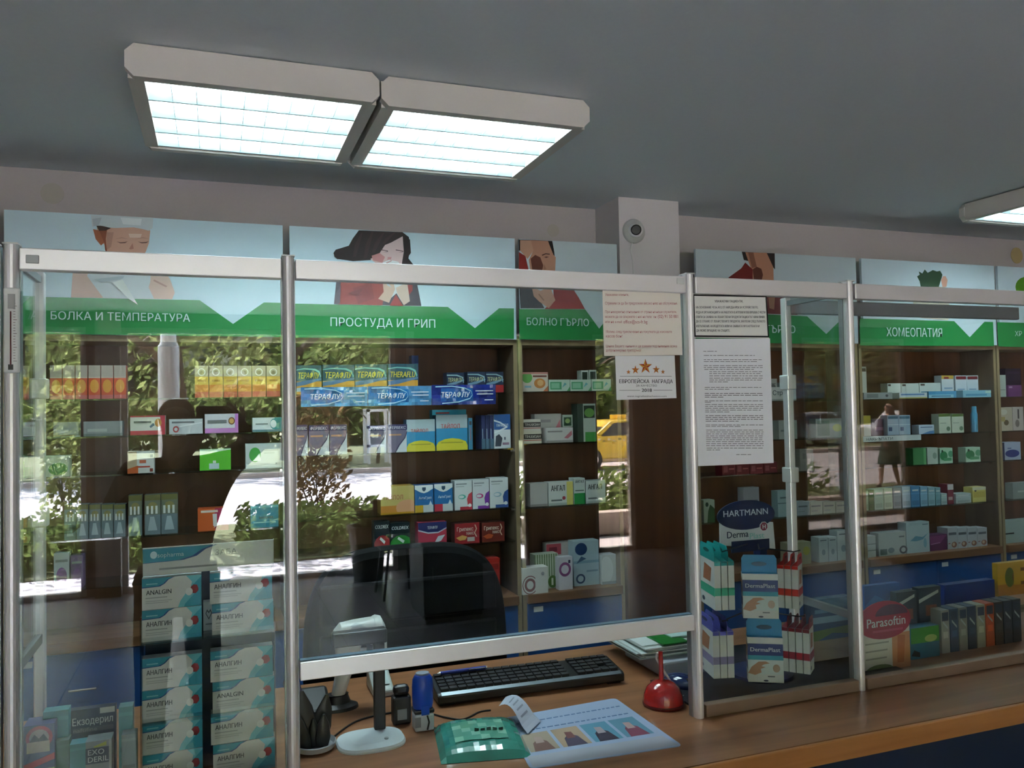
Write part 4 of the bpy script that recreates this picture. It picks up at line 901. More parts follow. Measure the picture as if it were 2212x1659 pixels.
for k, r in enumerate(((1256, 800, 1271, 820), (1273, 799, 1289, 820))):
    pack((r[0], r[1], r[2], 846), BY + .056, .05, SH[3][0], '#b9c4bc', [('r', .12, .1, .88, .92, '#27382e')], '%s of two dark-faced cartons standing behind the flat green cartons' % ['left', 'right'][k], 'dark cartons behind the green ones')
z2 = SH[3][1]
TRX = [('r', 0, .35, 1, .75, '#2a1e1c'), ('r', 0, .22, 1, .28, '#b05048')]
pack((1127, 931, 1170, 957), BY, .05, z2, '#cfc6b4', TRX, 'lower of two stacked cartons with a black stripe, second shelf of throat unit', 'stacked cartons with a black stripe', texts=[('ТРАХИЗАН', .55, .44, .22, '#e0d8cc', dict(w=.8))])
za = at(1148, 931, BY).z
pack((1127, 906, 1168, 930), BY, .05, za, '#cfc8bc', TRX, 'upper of two stacked cartons with a black stripe, second shelf of throat unit', 'stacked cartons with a black stripe', texts=[('ТРАХИЗАН', .55, .44, .22, '#e0d8cc', dict(w=.8))])
PK = [('p', [(.66, .3), (.95, .8), (.97, .5), (.8, .25)], '#b86a74'), ('r', .05, .7, .6, .8, '#8a8484'), ('r', 0, 0, 1, .15, '#9a9694')]
pack((1180, 924, 1238, 956), BY, .05, z2, '#c3c0be', PK, 'pale carton with a pink flash, lower one on the throat shelf')
pack((1155, 894, 1213, 956), BY + .056, .05, z2, '#a8a29c', PK, 'pale carton with a pink flash standing behind the striped cartons')
pack((1215, 896, 1237, 923), BY + .056, .05, at(1226, 923, BY).z, '#b0b8aa', [('r', .12, .1, .88, .8, '#2c4a30'), ('e', .5, .5, .25, .2, '#8aa060')], 'small dark green carton stacked behind the pink flash carton')
pack((1248, 872, 1287, 956), BY, .07, z2, '#aab6ac', [('r', .34, .62, .96, .95, '#1c2e22'), ('e', .65, .76, .28, .12, '#5f9040'), ('r', 0, 0, .3, 1, '#2a3a30'), ('r', .4, .0, 1, .25, '#3f9040')], 'tall dark and green syrup carton at right end of throat shelf', side='#1c2a22')
z3 = SH[3][2]
AN = [('r', 0, .0, 1, .1, '#aab4b4'), ('r', .1, .18, .55, .25, '#6a7074')]
pack((1145, 1044, 1183, 1092), BY, .06, z3, '#b4b0ac', [('r', 0, 0, 1, .1, '#8a8682')], 'plain grey-white carton, leftmost on third shelf of throat unit')
pack((1185, 1041, 1238, 1092), BY, .06, z3, '#d2d6d4', AN + [('r', .74, 0, 1, 1, '#d6cc70'), ('e', .62, .3, .07, .08, '#a83a4a')], 'white throat carton with black lettering and a yellow end', texts=[('АНГАЛ', .38, .62, .24, '#16191c', dict(w=.56, bold=.02))])
pack((1240, 1033, 1264, 1090), BY, .06, z3, '#c9d2ce', [('r', 0, 0, 1, .42, '#1f8a44'), ('r', .1, .5, .9, .54, '#5a6664')], 'tall white throat carton with a green lower half', texts=[('АНГАЛ', .5, .82, .11, '#16191c', dict(w=.76, bold=.02))])
pack((1266, 1038, 1308, 1090), BY, .06, z3, '#c6cfce', AN, 'white throat carton with black lettering, rightmost on third throat shelf', texts=[('АНГАЛ', .45, .62, .22, '#2a2f33', dict(w=.7, bold=.02))])
pack((1128, 1226, 1184, 1273), BY - .04, .06, LEDGE, '#d5d2cc', [('o', .3, .35, .16, .26, 1.2, '#8a5a5c'), ('o', .3, .35, .32, .36, 1.2, '#8a5a5c'), ('r', .5, .1, .62, .6, '#d5d2cc'), ('e', .8, .75, .06, .07, '#9a9aa0')], 'white carton with red-brown rings, front left of throat ledge')
pack((1155, 1197, 1206, 1270), BY + .03, .06, LEDGE, '#c4ccb8', [('r', .1 * k, .35, .1 * k + .04, 1, '#5f7a50') for k in range(10)] + [('e', .75, .2, .2, .18, '#4f7a2c'), ('r', .7, .1, .78, .3, '#d0d6c0')], 'white carton with green stripes on the throat ledge')
pack((1207, 1203, 1237, 1266), BY - .02, .04, LEDGE, '#cfccd2', [('o', .45, .62, .14, .22, .5, '#8a4a80'), ('r', .7, .8, .85, .9, '#2a2c50')], 'white carton with a purple letter ring on the throat ledge')
pack((1180, 1172, 1238, 1203), BY + .092, .05, LEDGE + .0, '#c9bcbc', [('r', 0, .72, .55, .98, '#c04a58'), ('r', .1, .8, .4, .9, '#8a2c40')], 'white carton with a red corner, behind others on the throat ledge')
pack((1239, 1168, 1294, 1262), BY + .02, .06, LEDGE, '#a7bcc6', [('e', .3, .82, .24, .14, '#1c3a6a'), ('r', 0, .5, 1, .56, '#7fa0b4'), ('p', [(.1, .5), (.5, .6), (.3, .66)], '#3a5a7c'), ('o', .26, .16, .07, .11, .6, '#2a4468'), ('r', .5, .3, .95, .34, '#7a94a4')], 'tall pale blue carton with a navy disc on the throat ledge')
pack((1300, 1198, 1331, 1260), BY, .06, LEDGE, '#b7c2c4', [('e', .3, .5, .5, .45, '#c9d4d6'), ('r', 0, 0, 1, .1, '#8a989c')], 'pale round-cornered carton at right end of the throat ledge')

# ---- unit behind the first-aid stand
zz = SH[4]
FA = 'behind the first-aid stand'
pack((1663, 836, 1720, 868), BY, .05, zz[0], '#c6cac8', [('r', .0, .0, 1, .12, '#9fa6a6')], 'white carton with dark lettering on the shelf right of the paper notices', texts=[('Стре', .35, .42, .34, '#2a4050', dict(w=.5))])
pack((1650, 818, 1679, 868), BY + .056, .05, zz[0], '#aaa8a4', [('e', .7, .6, .2, .16, '#5a5a5a'), ('r', .2, .75, .9, .8, '#7a7a7a')], 'grey carton standing behind the white lettered carton')
pack((1690, 826, 1712, 868), BY + .056, .05, zz[0], '#a8b0b0', [('r', .2, .7, .9, .75, '#7a8484')], 'small pale carton behind the white lettered carton, right one')
pack((1682, 908, 1722, 942), BY, .05, zz[1], '#9aa09c', [('r', .1, .4, .8, .5, '#6a7474')], 'grey-white carton on second shelf %s' % FA)
pack((1762, 904, 1828, 946), BY, .05, zz[1], '#8d9490', [('r', .05, .1, .45, .9, '#6c7a70'), ('e', .7, .5, .15, .2, '#a8a860')], 'olive grey carton seen through the right display side glass')
pack((1728, 970, 1757, 1012), BY, .05, zz[2], '#8a8680', [('r', .2, .55, .8, .8, '#6c6a64')], 'small beige carton on third shelf seen through the display side glass')
for k, x in enumerate((1560, 1590, 1620, 1650)):
    pack((x, 998, x + 29, 1020), BY, .06, zz[2], '#6a1c22', [('r', .1, .2, .4, .7, '#8c4a4c'), ('r', .5, .4, .9, .5, '#a8605c')], '%s of four dark red cartons below the white A4 notice' % ORD[k], 'dark red cartons below the notice')
pack((1520, 1080, 1544, 1120), BY, .05, zz[3], '#a8b4a4', [('p', [(.3, 0), (1, 0), (1, .6), (.6, .8), (.4, .5)], '#3a5a34'), ('e', .3, .8, .14, .1, '#2c4a38')], 'white and green carton left of the round first-aid header', texts=())
pack((1606, 1053, 1640, 1085), BY + .02, .05, zz[3] , '#9a98a0', [('r', .1, .5, .9, .6, '#6a6870')], 'pale carton showing above the round first-aid header')
pack((1680, 1060, 1706, 1118), BY, .05, zz[3], '#8fa8ac', [('r', 0, .5, 1, .54, '#5a7074'), ('r', .2, .7, .8, .76, '#4a6068')], 'pale teal carton right of the first-aid header')
for k, x in enumerate((1722, 1750, 1778, 1806)):
    pack((x, 1084, x + 27, 1121), BY, .06, zz[3], ['#a0a8b4', '#b4bab4', '#a4aca4', '#98a09a'][k], [('r', .1, .6, .85, .72, '#5a6470'), ('r', .1, .25, .6, .32, '#8a9298')], '%s of four pale cartons, fourth shelf seen through the display side glass' % ORD[k], 'pale cartons seen through the display side glass')
for k, (x, w, yt) in enumerate(((1769, 20, 1161), (1790, 18, 1160), (1809, 26, 1146))):
    pack((x, yt, x + w, 1212), BY, .06, LEDGE, '#bcc4c8', [('r', .15, .86, .85, .9, '#5a646c'), ('e', .5, .4, .2, .12, '#8a98a0')], '%s of three white cartons on the ledge right of the first-aid stand' % ORD[k], 'white cartons on the ledge by the stand')
pack((1702, 1172, 1752, 1218), BY, .06, LEDGE, '#a09c80', [('e', .8, .6, .15, .2, '#b0a840')], 'beige carton on the ledge behind the red plaster boxes')

# ---- homeopathy unit
z1, z2, z3, z4 = SH[5]
pack((1860, 792, 1872, 852), BY + .05, .05, z1, '#b4b4ac', [('r', .1, .85, .9, .95, '#5a4a44')], 'narrow tall white carton at left end of top shelf, homeopathy unit')
row(5, 0, [(1917, 828, 1946, 848), (1947, 828, 1985, 848), (1986, 827, 2032, 848)], '#c0c8c2', [('r', .05, .82, .25, .94, '#4a3a34'), ('r', 0, .3, 1, .36, '#8ab0b8')], 'long white cartons with brown tabs', Y=BY + .05, depth=.05)
pack((2034, 811, 2060, 848), BY + .05, .05, z1, '#c3ccd2', [('r', 0, .84, 1, 1, '#c9a850'), ('r', .2, .84, .6, .94, '#8a3a30'), ('r', .6, 0, 1, .18, '#2a4aa0'), ('r', .2, .4, .9, .46, '#7a98b8')], 'white upright carton with a yellow top edge, homeopathy unit')
for k, x in enumerate((2064, 2089)):
    pack((x, 811, x + 24.5, 852), BY + .05, .05, z1, '#c0cbd4', [('r', .05, .82, .95, .96, '#7c2a30'), ('r', .5, .05, .9, .16, '#a05a78'), ('r', .15, .35, .8, .4, '#7a98b8')], '%s of two white upright cartons with a dark red top band' % ['left', 'right'][k], 'white cartons with a dark red band')
pack((1866, 848, 1928, 864), BY - .012, .05, z1, '#8e9498', [('r', .1, .2, .5, .8, '#70767c'), ('e', .8, .5, .05, .2, '#4a4a50')], 'flat grey carton, front left of top shelf, homeopathy unit')
pack((1943, 848, 2003, 866), BY - .012, .05, z1, '#b8c6cc', [('r', .05, .55, .9, .8, '#5a80b0'), ('r', 0, 0, 1, .2, '#b0a860')], 'flat white carton with blue print, front of top shelf, homeopathy unit')
pack((2006, 845, 2066, 865), BY - .012, .05, z1, '#4a94c0', [('r', 0, 0, .9, .5, '#8ec0d4'), ('r', .1, .2, .8, .35, '#3a7098')], 'flat mid-blue carton, front of top shelf, homeopathy unit')
pack((2080, 843, 2141, 863), BY - .012, .05, z1, '#7fb6cc', [('r', .1, .2, .85, .5, '#4a90b4'), ('r', .8, .6, 1, .9, '#b4d4c8')], 'flat light blue carton, front right of top shelf, homeopathy unit')
pack((1862, 898, 1881, 938), BY, .05, z2, '#b4b0a4', [('r', 0, .55, 1, 1, '#a8983c')], 'narrow carton with a yellow top half, second shelf, homeopathy unit')
pack((1884, 905, 1914, 938), BY + .03, .05, z2, '#5a4658', [('r', .2, .3, .8, .5, '#8a6a84')], 'dull purple carton, second shelf, homeopathy unit')
for k, x in enumerate((1917, 1942)):
    pack((x, 897, x + 24.5, 938), BY, .05, z2, '#90a6b8', [('r', .05, .82, .95, .95, '#3f6478'), ('r', .1, .2, .4, .4, '#44587a'), ('r', 0, .5, 1, .54, '#b4c6d0')], '%s of two blue-white cartons, second shelf, homeopathy unit' % ['left', 'right'][k], 'blue-white cartons, homeopathy second shelf')
pack((1985, 918, 2018, 939), BY, .05, z2, '#b4c4d6', [('p', [(.2, 0), (.7, .3), (1, .35), (1, 0)], '#5f8ac0'), ('r', .1, .7, .9, .8, '#5a7090')], 'low white and blue carton, second shelf, homeopathy unit')
for k, x in enumerate((2028, 2056)):
    pack((x, 894, x + 26, 938), BY, .05, z2, '#b9c3b4', [('r', 0, .86, 1, 1, '#5a7038'), ('e', .78, .22, .16, .12, '#5f7a64'), ('r', .1, .5, .6, .54, '#8a988c')], '%s of two white cartons with an olive top edge, homeopathy unit' % ['left', 'right'][k], 'white cartons with an olive top edge')
o = MB().lathe([(.017, 0), (.018, .006), (.018, .10), (.014, .115), (.014, .14), (.012, .145)], 16, (at(2111, 910, BY).x, BY + .02, z2)).build('bottle', flat('cyan_bottle', '#3f8fb4', .3), smooth=True); tag(o, 'slim cyan bottle at right of second shelf, homeopathy unit', 'bottle')
lp0, lp1 = at(1865, 940, SY - .004), at(1990, 945, SY - .004)
o = MB('#b9c2c4').box(lp0.x, lp1.x, SY - .003, SY + .001, z2 - .030, z2 - .001).build('shelf_label', PAPER); tag(o, 'long white shelf label below the second shelf, homeopathy unit', 'label')
text('НАКРЪПАТИ', o, (lp0.x + .02, SY - .0036, z2 - .023), UX, UZ, .014, '#3a4448', 'LEFT', (lp1.x - lp0.x) * .45)
pack((1972, 968, 2001, 1004), BY, .05, z3, '#3f7a4c', [('r', .8, 0, 1, 1, '#5f9a6a')], 'green carton side on third shelf, homeopathy unit')
pack((2003, 967, 2026, 1004), BY, .05, z3, '#aab8b0', [('e', .7, .5, .2, .2, '#7f9488')], 'white carton beside the green one, third shelf, homeopathy unit')
GB = [('r', .0, 0, 1, .15, '#b4d4c0'), ('e', .3, .5, .3, .3, '#2f7a4c'), ('e', .85, .6, .2, .22, '#4f9470'), ('e', .2, .8, .07, .09, '#1c3024'), ('r', .3, .15, .9, .35, '#4a9468')]
pack((2030, 968, 2058, 1005), BY, .05, z3, '#a8c8b4', GB, 'left of two square green and white cartons, third shelf, homeopathy unit', 'square green cartons')
pack((2086, 966, 2118, 1003), BY, .05, z3, '#a8c8b4', GB, 'right of two square green and white cartons, third shelf, homeopathy unit', 'square green cartons')
specs4 = [((1868, 1060, 1876, 1108), '#a4c09a', 'pale green'), ((1877, 1058, 1888, 1108), '#3f6a3a', 'dark green'), ((1889, 1057, 1908, 1106), '#a9c4b6', 'white and mint'), ((1910, 1055, 1928, 1105), '#b4c8b4', 'white and sage'), ((1930, 1053, 1947, 1103), '#8a98a4', 'grey'),
          ((1949, 1051, 1967, 1101), '#a6b8c8', 'pale blue'), ((1968, 1050, 1987, 1100), '#4f86b4', 'mid blue'), ((1988, 1051, 2004, 1098), '#7fa8c4', 'light blue'), ((2005, 1052, 2020, 1096), '#8fb4c4', 'sky blue'), ((2021, 1053, 2032, 1095), '#7aa4b0', 'teal blue'), ((2033, 1066, 2046, 1094), '#a4bcc0', 'low pale teal'),
          ((2047, 1046, 2060, 1094), '#7a3040', 'dark red'), ((2065, 1066, 2098, 1092), '#a8b8bc', 'wide white'), ((2101, 1052, 2130, 1090), '#c8c070', 'yellow')]
for k, (r, c, d) in enumerate(specs4):
    s = [('r', 0, .62, 1, .66, tuple(min(1, v * 1.3) for v in lin(c))), ('r', .15, .76, .85, .84, '#c9d2d2'), ('r', .1, .08, .9, .3, tuple(v * .75 for v in lin(c)))]
    if d == 'dark red': s = [('r', 0, .72, 1, 1, '#b9bcc0'), ('r', .1, .2, .8, .36, '#b4a4a8')]
    if d == 'yellow': s = [('e', .22, .78, .08, .1, '#2a3040'), ('r', .05, .3, .95, .7, '#b8a850'), ('r', 0, .8, 1, 1, '#c9ccb4')]
    pack(r, BY, .06, z4, c, s, '%s carton in the row on the fourth shelf of the homeopathy unit' % d)
pack((1870, 1158, 1892, 1202), BY, .05, LEDGE, '#b4bcbc', [('r', 0, .3 * k, 1, .3 * k + .04, '#7a8484') for k in (1, 2)], 'small stacked white carton, leftmost on homeopathy ledge')
pack((1898, 1150, 1957, 1201), BY, .06, LEDGE, '#a9b4b2', [('r', .05, .05, .3, .3, '#5a6c6c'), ('e', .45, .22, .12, .12, '#6a7c80'), ('r', .75, .75, .95, .82, '#6a7478'), ('o', .9, .2, .1, .18, 1.2, '#4a5058')], 'large white carton with small pictures on the homeopathy ledge')
pack((1958, 1128, 2008, 1194), BY, .06, LEDGE, '#a8bcc4', [('p', [(.15, .4), (.4, .55), (.7, .5), (.95, .62), (.7, .42), (.4, .38)], '#5f94b0'), ('e', .8, .3, .07, .16, '#7aa8bc'), ('r', .7, .9, .95, .93, '#5a7484')], 'tall white carton with a blue leaf on the homeopathy ledge')
pack((2009, 1155, 2046, 1192), BY, .06, LEDGE, '#5a2a54', [('p', [(0, .95), (1, .95), (.6, .45), (0, .4)], '#7c4070'), ('p', [(.05, .45), (.6, .52), (.6, .48), (.05, .4)], '#b08ab0')], 'dark purple carton on the homeopathy ledge')
for k, r in enumerate(split(2047, 2133, 4, 1140, 1190, .4)):
    pack(r, BY, .07, LEDGE, '#adb4bc', [('r', .1, .66, .9, .78, '#5a606a'), ('e', .65, .2, .28, .14, '#8a5a4a'), ('e', .6, .22, .14, .08, '#c0a890'), ('r', .05, .25, .25, .29, '#8a3a3a')], '%s of four joined white cartons at right end of the homeopathy ledge' % ORD[k], 'four white cartons on the homeopathy ledge')
# ---- far right unit
z1, z2, z3, z4 = SH[6]
pack((2159, 810, 2173, 858), BY, .05, z1, '#a8b4b0', [('r', .1, .3, .9, .34, '#7a8884')], 'pale narrow carton, top shelf at far right edge')
pack((2178, 832, 2207, 856), BY, .05, z1, '#6a3a70', [('r', .05, .75, .3, .9, '#a890b0')], 'purple carton, top shelf at far right edge')
pack((2172, 796, 2206, 856), BY + .056, .05, z1, '#2a1c34', [('r', .1, .8, .9, .9, '#3a2848')], 'dark violet carton behind the purple one, far right edge')
pack((2160, 880, 2187, 931), BY, .05, z2, '#b9ae9c', [('e', .3, .8, .3, .12, '#c9c6bc'), ('e', .5, .35, .2, .12, '#5a4a2c'), ('r', 0, .4, .4, .6, '#a8965a')], 'cream carton with a brown flower, second shelf at far right edge')
pack((2188, 879, 2211, 930), BY, .05, z2, '#b4aaa6', [('r', .45, .5, .6, .9, '#3a3438'), ('e', .4, .3, .2, .16, '#7a706c')], 'greyish carton with dark lettering strip, second shelf at far right edge')
pack((2164, 955, 2205, 996), BY, .05, z3, '#a6b2cc', [('e', .55, .35, .38, .22, '#2a3880'), ('r', 0, 0, .14, 1, '#1c2450'), ('r', .3, .62, .5, .68, '#4a5a94')], 'white and navy carton, third shelf at far right edge')
pack((2188, 1042, 2240, 1084), BY, .05, z4, '#8a9898', [('r', .2, .4, .9, .5, '#b4bcbc')], 'grey carton, fourth shelf at far right edge')
pack((2167, 1123, 2250, 1186), BY, .06, LEDGE, '#9fb4b4', [('r', .06, .4, .28, .47, '#22343c'), ('e', .8, .25, .12, .2, '#7a8a94')], 'large pale teal carton on the ledge at far right edge')

# ================================================================== NOTICES ON THE GLASS
NY = .0012
def notice(name, label, corners, base, cat='notice', lines=(), extra=None):
    """thin sheet stuck on the customer side of the glass; corners tl, tr, br, bl in pixels"""
    q = [at(x, y, NY) for x, y in corners]
    mb = MB(base); F_ = [Vector((p.x, NY - .0006, p.z)) for p in q]; B_ = [Vector((p.x, NY + .0004, p.z)) for p in q]
    i = len(mb.v); mb.poly([F_[3], F_[2], F_[1], F_[0]]); mb.poly([B_[0], B_[1], B_[2], B_[3]])
    for k in range(4): mb.poly([F_[k], F_[(k + 1) % 4], B_[(k + 1) % 4], B_[k]])
    o = mb.build(name, PAPER); tag(o, label, cat)
    return o
def line(o, s, x0, x1, y, h, ox, oy, sc, col, bold=.0):
    a, b = at(ox + x0 / sc, oy + (y + h / 2) / sc, NY), at(ox + x1 / sc, oy + (y + h / 2) / sc, NY)
    c = at(ox + x0 / sc, oy + (y - h / 2) / sc, NY)
    u = Vector((b.x - a.x, 0, b.z - a.z))
    text(s, o, (a.x, NY - .0009, a.z), u, Vector((-u.z, 0, u.x)), c.z - a.z, col, 'LEFT', u.length, bold)
A = (1080, 420, 3.456); RI = '#b0484a'
n1 = notice('paper_notice', 'cream notice with red Bulgarian text, top right of the middle pane', ((1301, 625), (1469, 631), (1474, 767), (1305, 769)), '#f2eadf')
for s, x0, x1, y, h in (('Уважаеми клиенти,', 785, 960, 748, 20), ('Стремим се да Ви предложим високо ниво на обслужване.', 785, 1325, 812, 21), ('При некоректно отношение от страна на наши служители,', 785, 1318, 876, 20), ('можете да се свържете с нас на телефон:', 785, 1168, 912, 20), ('(02) 91 50 881', 1178, 1328, 910, 26), ('или на e-mail:', 785, 912, 950, 20), ('office@scs-fr.bg', 920, 1100, 950, 26),
                        ('Молим, след приключване на покупката да изисквате', 790, 1282, 1024, 20), ('касов бон!', 790, 912, 1057, 21), ('Ценим Вашето мнение и ще вземем под внимание всяка', 790, 1320, 1132, 20), ('добронамерена препоръка!', 790, 1052, 1163, 20)):
    line(n1, s, x0, x1, y, h, *A, RI)
n2 = notice('award_sticker', 'white award sticker with five stars below the cream notice', ((1329, 769), (1457, 768), (1461, 860), (1332, 864)), '#f0f0f2', 'sticker')
def star(o, cx, cy, r, ox, oy, sc):
    c = at(ox + cx / sc, oy + cy / sc, NY); R = r / sc * (EYE - c).length / FPX * .93; mb = MB()
    tip = [(c.x + R * (1 if k % 2 == 0 else .4) * math.sin(math.pi * k / 5), NY - .0009, c.z + R * (1 if k % 2 == 0 else .4) * math.cos(math.pi * k / 5)) for k in range(10)]
    for k in range(10): mb.poly([tip[k], (c.x, NY - .0011, c.z), tip[(k + 1) % 10]], ('#b8401c', '#d9a23c')[k % 2])
    mb.build('printed_star', PAPER, parent=o)
for cx, cy, r in ((1085, 1285, 62), (1010, 1310, 36), (1165, 1308, 34), (958, 1326, 20), (1215, 1325, 20)): star(n2, cx, cy, r, *A)
for s, x0, x1, y, h, b in (('ЕВРОПЕЙСКА  НАГРАДА', 890, 1288, 1395, 28, .012), ('ЗА КАЧЕСТВО', 1015, 1170, 1427, 16, 0), ('2018', 1058, 1132, 1461, 26, .02), ('www.nagradazakachestvo.com', 948, 1242, 1505, 14, 0)):
    line(n2, s, x0, x1, y, h, *A, '#33343a', b)
def rule(o, x0, x1, y, th, ox, oy, sc, col, nm='printed_line'):
    a, b = at(ox + x0 / sc, oy + y / sc, NY), at(ox + x1 / sc, oy + y / sc, NY); t = th / sc * (EYE - a).length / FPX / 2
    MB(col).poly([(a.x, NY - .0009, a.z - t), (b.x, NY - .0009, b.z - t), (b.x, NY - .0009, b.z + t), (a.x, NY - .0009, a.z + t)]).build(nm, PAPER, parent=o)
for x0, x1, y in ((895, 1280, 1358), (890, 1045, 1462), (1145, 1285, 1461)): rule(n2, x0, x1, y, 3, *A, '#6a6a70')
n3 = notice('paper_notice', 'white notice with a thick black frame right of the third post', ((1497, 634), (1656, 638), (1661, 731), (1500, 729)), '#ecebe6')
fr = [(1443, 752), (1985, 762), (2003, 1062), (1455, 1058)]
for k in range(4):
    p, q = fr[k], fr[(k + 1) % 4]; a, b = at(A[0] + p[0] / A[2], A[1] + p[1] / A[2], NY), at(A[0] + q[0] / A[2], A[1] + q[1] / A[2], NY)
    d = (b - a).normalized() * .0021; nrm = Vector((-d.z, 0, d.x)); ly = Vector((0, -.0009, 0))
    MB('#15161a').poly([a - nrm - d + ly, b - nrm + d + ly, b + nrm + d + ly, a + nrm - d + ly]).build('printed_frame', PAPER, parent=n3)
for s, x0, x1, y in (('УВАЖАЕМИ ПАЦИЕНТИ,', 1602, 1812, 798), ('НА ОСНОВАНИЕ ЧЛ.54, АЛ.2 ОТ НАРЕДБА №28 ЗА УСТРОЙСТВОТО,', 1462, 1925, 843), ('РЕДА И ОРГАНИЗАЦИЯТА НА РАБОТАТА В АПТЕКИ И ВЪВ ВРЪЗКА С ЧЕСТИ', 1462, 1980, 880), ('ОПИТИ ЗА ЗАМЯНА НА ЛЕКАРСТВЕНИ ПРОДУКТИ ПАЦИЕНТЪТ НЯМА ПРАВО', 1462, 1975, 915), ('ДА СЕ ОТКАЖЕ ОТ ЛЕКАРСТВЕНИТЕ ПРОДУКТИ, ЗАКУПЕНИ СЛЕД ПЪЛНОТО', 1462, 1978, 947), ('ИЗПЪЛНЕНИЕ НА РЕЦЕПТАТА ИЛИ НА ЗАЯВКАТА МУ В АПТЕКАТА И', 1465, 1935, 983), ('ДА МОЖЕ ВРЪЩАНЕ НА СЪЩИТЕ.', 1465, 1715, 1016)):
    line(n3, s, x0, x1, y, 17, *A, '#1c1d20', .012)
n4 = notice('paper_notice', 'long white A4 sheet of small print below the black-framed notice', ((1499, 732), (1663, 731), (1671, 1000), (1508, 1007)), '#eef0f6')
rnd = random.Random(8); mb = MB('#55575c')
def bars(x0, x1, y, dark=False):
    x = x0
    while x < x1 - 3:
        w = rnd.uniform(4, 14); w = min(w, x1 - x)
        a, b = at(x, y, NY), at(x + w, y - .006 * w, NY); t = .0007
        mb.poly([(a.x, NY - .0009, a.z - t), (b.x, NY - .0009, b.z - t), (b.x, NY - .0009, b.z + t), (a.x, NY - .0009, a.z + t)], '#3a3b40' if dark else '#6a6c72'); x += w + 2.2
Yl = [(759, 1519, 1548), (768, 1520, 1630), (777, 1520, 1645), (781, 1520, 1637), (790, 1520, 1647), (794, 1520, 1647), (798, 1521, 1628), (803, 1532, 1647), (807, 1532, 1645), (812, 1532, 1647), (817, 1532, 1647), (821, 1532, 1647), (825, 1532, 1575), (837, 1522, 1647), (841, 1522, 1575),
      (850, 1522, 1647), (854, 1522, 1647), (858, 1522, 1562), (866, 1522, 1647), (869, 1522, 1540), (874, 1523, 1648), (878, 1523, 1648), (882, 1523, 1648), (886, 1523, 1648), (890, 1523, 1575), (898, 1524, 1648), (902, 1524, 1648), (906, 1524, 1648), (910, 1524, 1595), (918, 1524, 1648), (921, 1524, 1600)] + [(929 + 4.2 * k, 1525, 1649) for k in range(9)] + [(968, 1526, 1649), (972, 1526, 1555), (982, 1590, 1622)]
for y, x0, x1 in Yl: bars(x0, x1, y, 848 < y < 860 or 896 < y < 912)
mb.build('printed_text', PAPER, parent=n4)
# thermometer on the left post
c0, c1 = at(25, 622, -.016), at(27, 806, -.016)
t = thing('wall_thermometer', 'white strip thermometer fixed to the left aluminium post', 'thermometer', (c0.x, -.018, c1.z))
xm = (c0.x + c1.x) / 2
MB().box(xm - .0135, xm + .0135, -.021, -.0135, c1.z, c0.z).build('plate', WHITE_PL, parent=t, bevel=.003)
MB().tube([(xm - .001, -.0225, c1.z + .012), (xm - .001, -.0225, c0.z - .045)], .0011, 8).build('capillary', flat('thermo_red', '#6a2024', .3), parent=t)
MB().box(xm - .005, xm + .003, -.0235, -.0215, c1.z + .006, c1.z + .016).build('bulb', BLACK_PL, parent=t)
MB().box(xm - .006, xm + .006, -.0216, -.021, c0.z - .040, c0.z - .012).build('hanger_print', flat('thermo_grey', (.4, .4, .4), .5), parent=t)
sc_ = MB('#5a3a3a')
for k in range(22):
    z = c1.z + .022 + k * .0052; w = .006 if k % 5 == 0 else .0035
    sc_.poly([(xm + .003, -.0213, z), (xm + .003 + w, -.0213, z), (xm + .003 + w, -.0213, z + .0009), (xm + .003, -.0213, z + .0009)])
sc_.build('scale_marks', PAPER, parent=t)

# ================================================================== LEFT DISPLAY BAY
ACR = glass('acrylic', (.95, .97, .97), .05)
AYF = .105
aX0, aX1 = at(303, 1380, AYF).x, at(594, 1360, AYF).x
zt1 = at(450, 1373, AYF).z; zt2 = at(450, 1543, AYF).z; dzt = zt1 - zt2; bh = .0655
tiers = [zt1, zt2, 2 * zt2 - zt1]
st = thing('display_stand', 'clear acrylic stand with a teal and white header board in the left bay', 'display stand', ((aX0 + aX1) / 2, .14, DZ))
hz0, hz1 = at(450, 1237, AYF).z, at(450, 1180, AYF).z
mb = MB('#d3d4d0').box(aX0 + .004, aX1, AYF + .02, AYF + .024, hz0, hz1 + .002)
Wd, Hd = aX1 - aX0 - .004, hz1 - hz0
face_print(mb, lambda u, v, q: (aX0 + .004 + Wd * u, AYF + .02 - q, hz0 + Hd * v), [('p', [(0, .46), (.3, .5), (.4, .62), (.47, .86), (.56, 1), (0, 1)], '#1b4f8c'), ('p', [(0, .48), (.27, .52), (.37, .64), (.44, .86), (.52, 1), (0, 1)], '#2a93ad'), ('r', .12, .18, .6, .25, '#8c8e8e'), ('e', .08, .76, .026, .14, '#bfe0e6')])
h = mb.build('header_board', CARTON, parent=st)
text('sopharma', st, (aX0 + .033, AYF + .0185, hz0 + .66 * Hd), UX, UZ, .010, '#cfe6ea', 'LEFT', .052)
text('ЗАБА', st, (aX0 + .148, AYF + .0185, hz0 + .6 * Hd), UX, UZ, .0115, '#5a5f64', 'LEFT', .045)
MB('#16233c').box(aX0 + .004, aX1 - .002, .176, .180, DZ, hz0 + .02).build('back_panel', CARTON, parent=st)
for x in (aX0, aX1 - .003): MB().box(x, x + .003, AYF - .012, .176, DZ, zt1 + .05).build('side_panel', ACR, parent=st)
for z in tiers:
    if z < DZ + .004: z = DZ + .004
    s = MB().box(aX0 + .003, aX1 - .003, AYF - .014, .176, z - .003, z).build('tray', ACR, parent=st)
    MB().box(aX0 + .003, aX1 - .003, AYF - .016, AYF - .014, z - .003, z + .012).build('lip', ACR, parent=s)
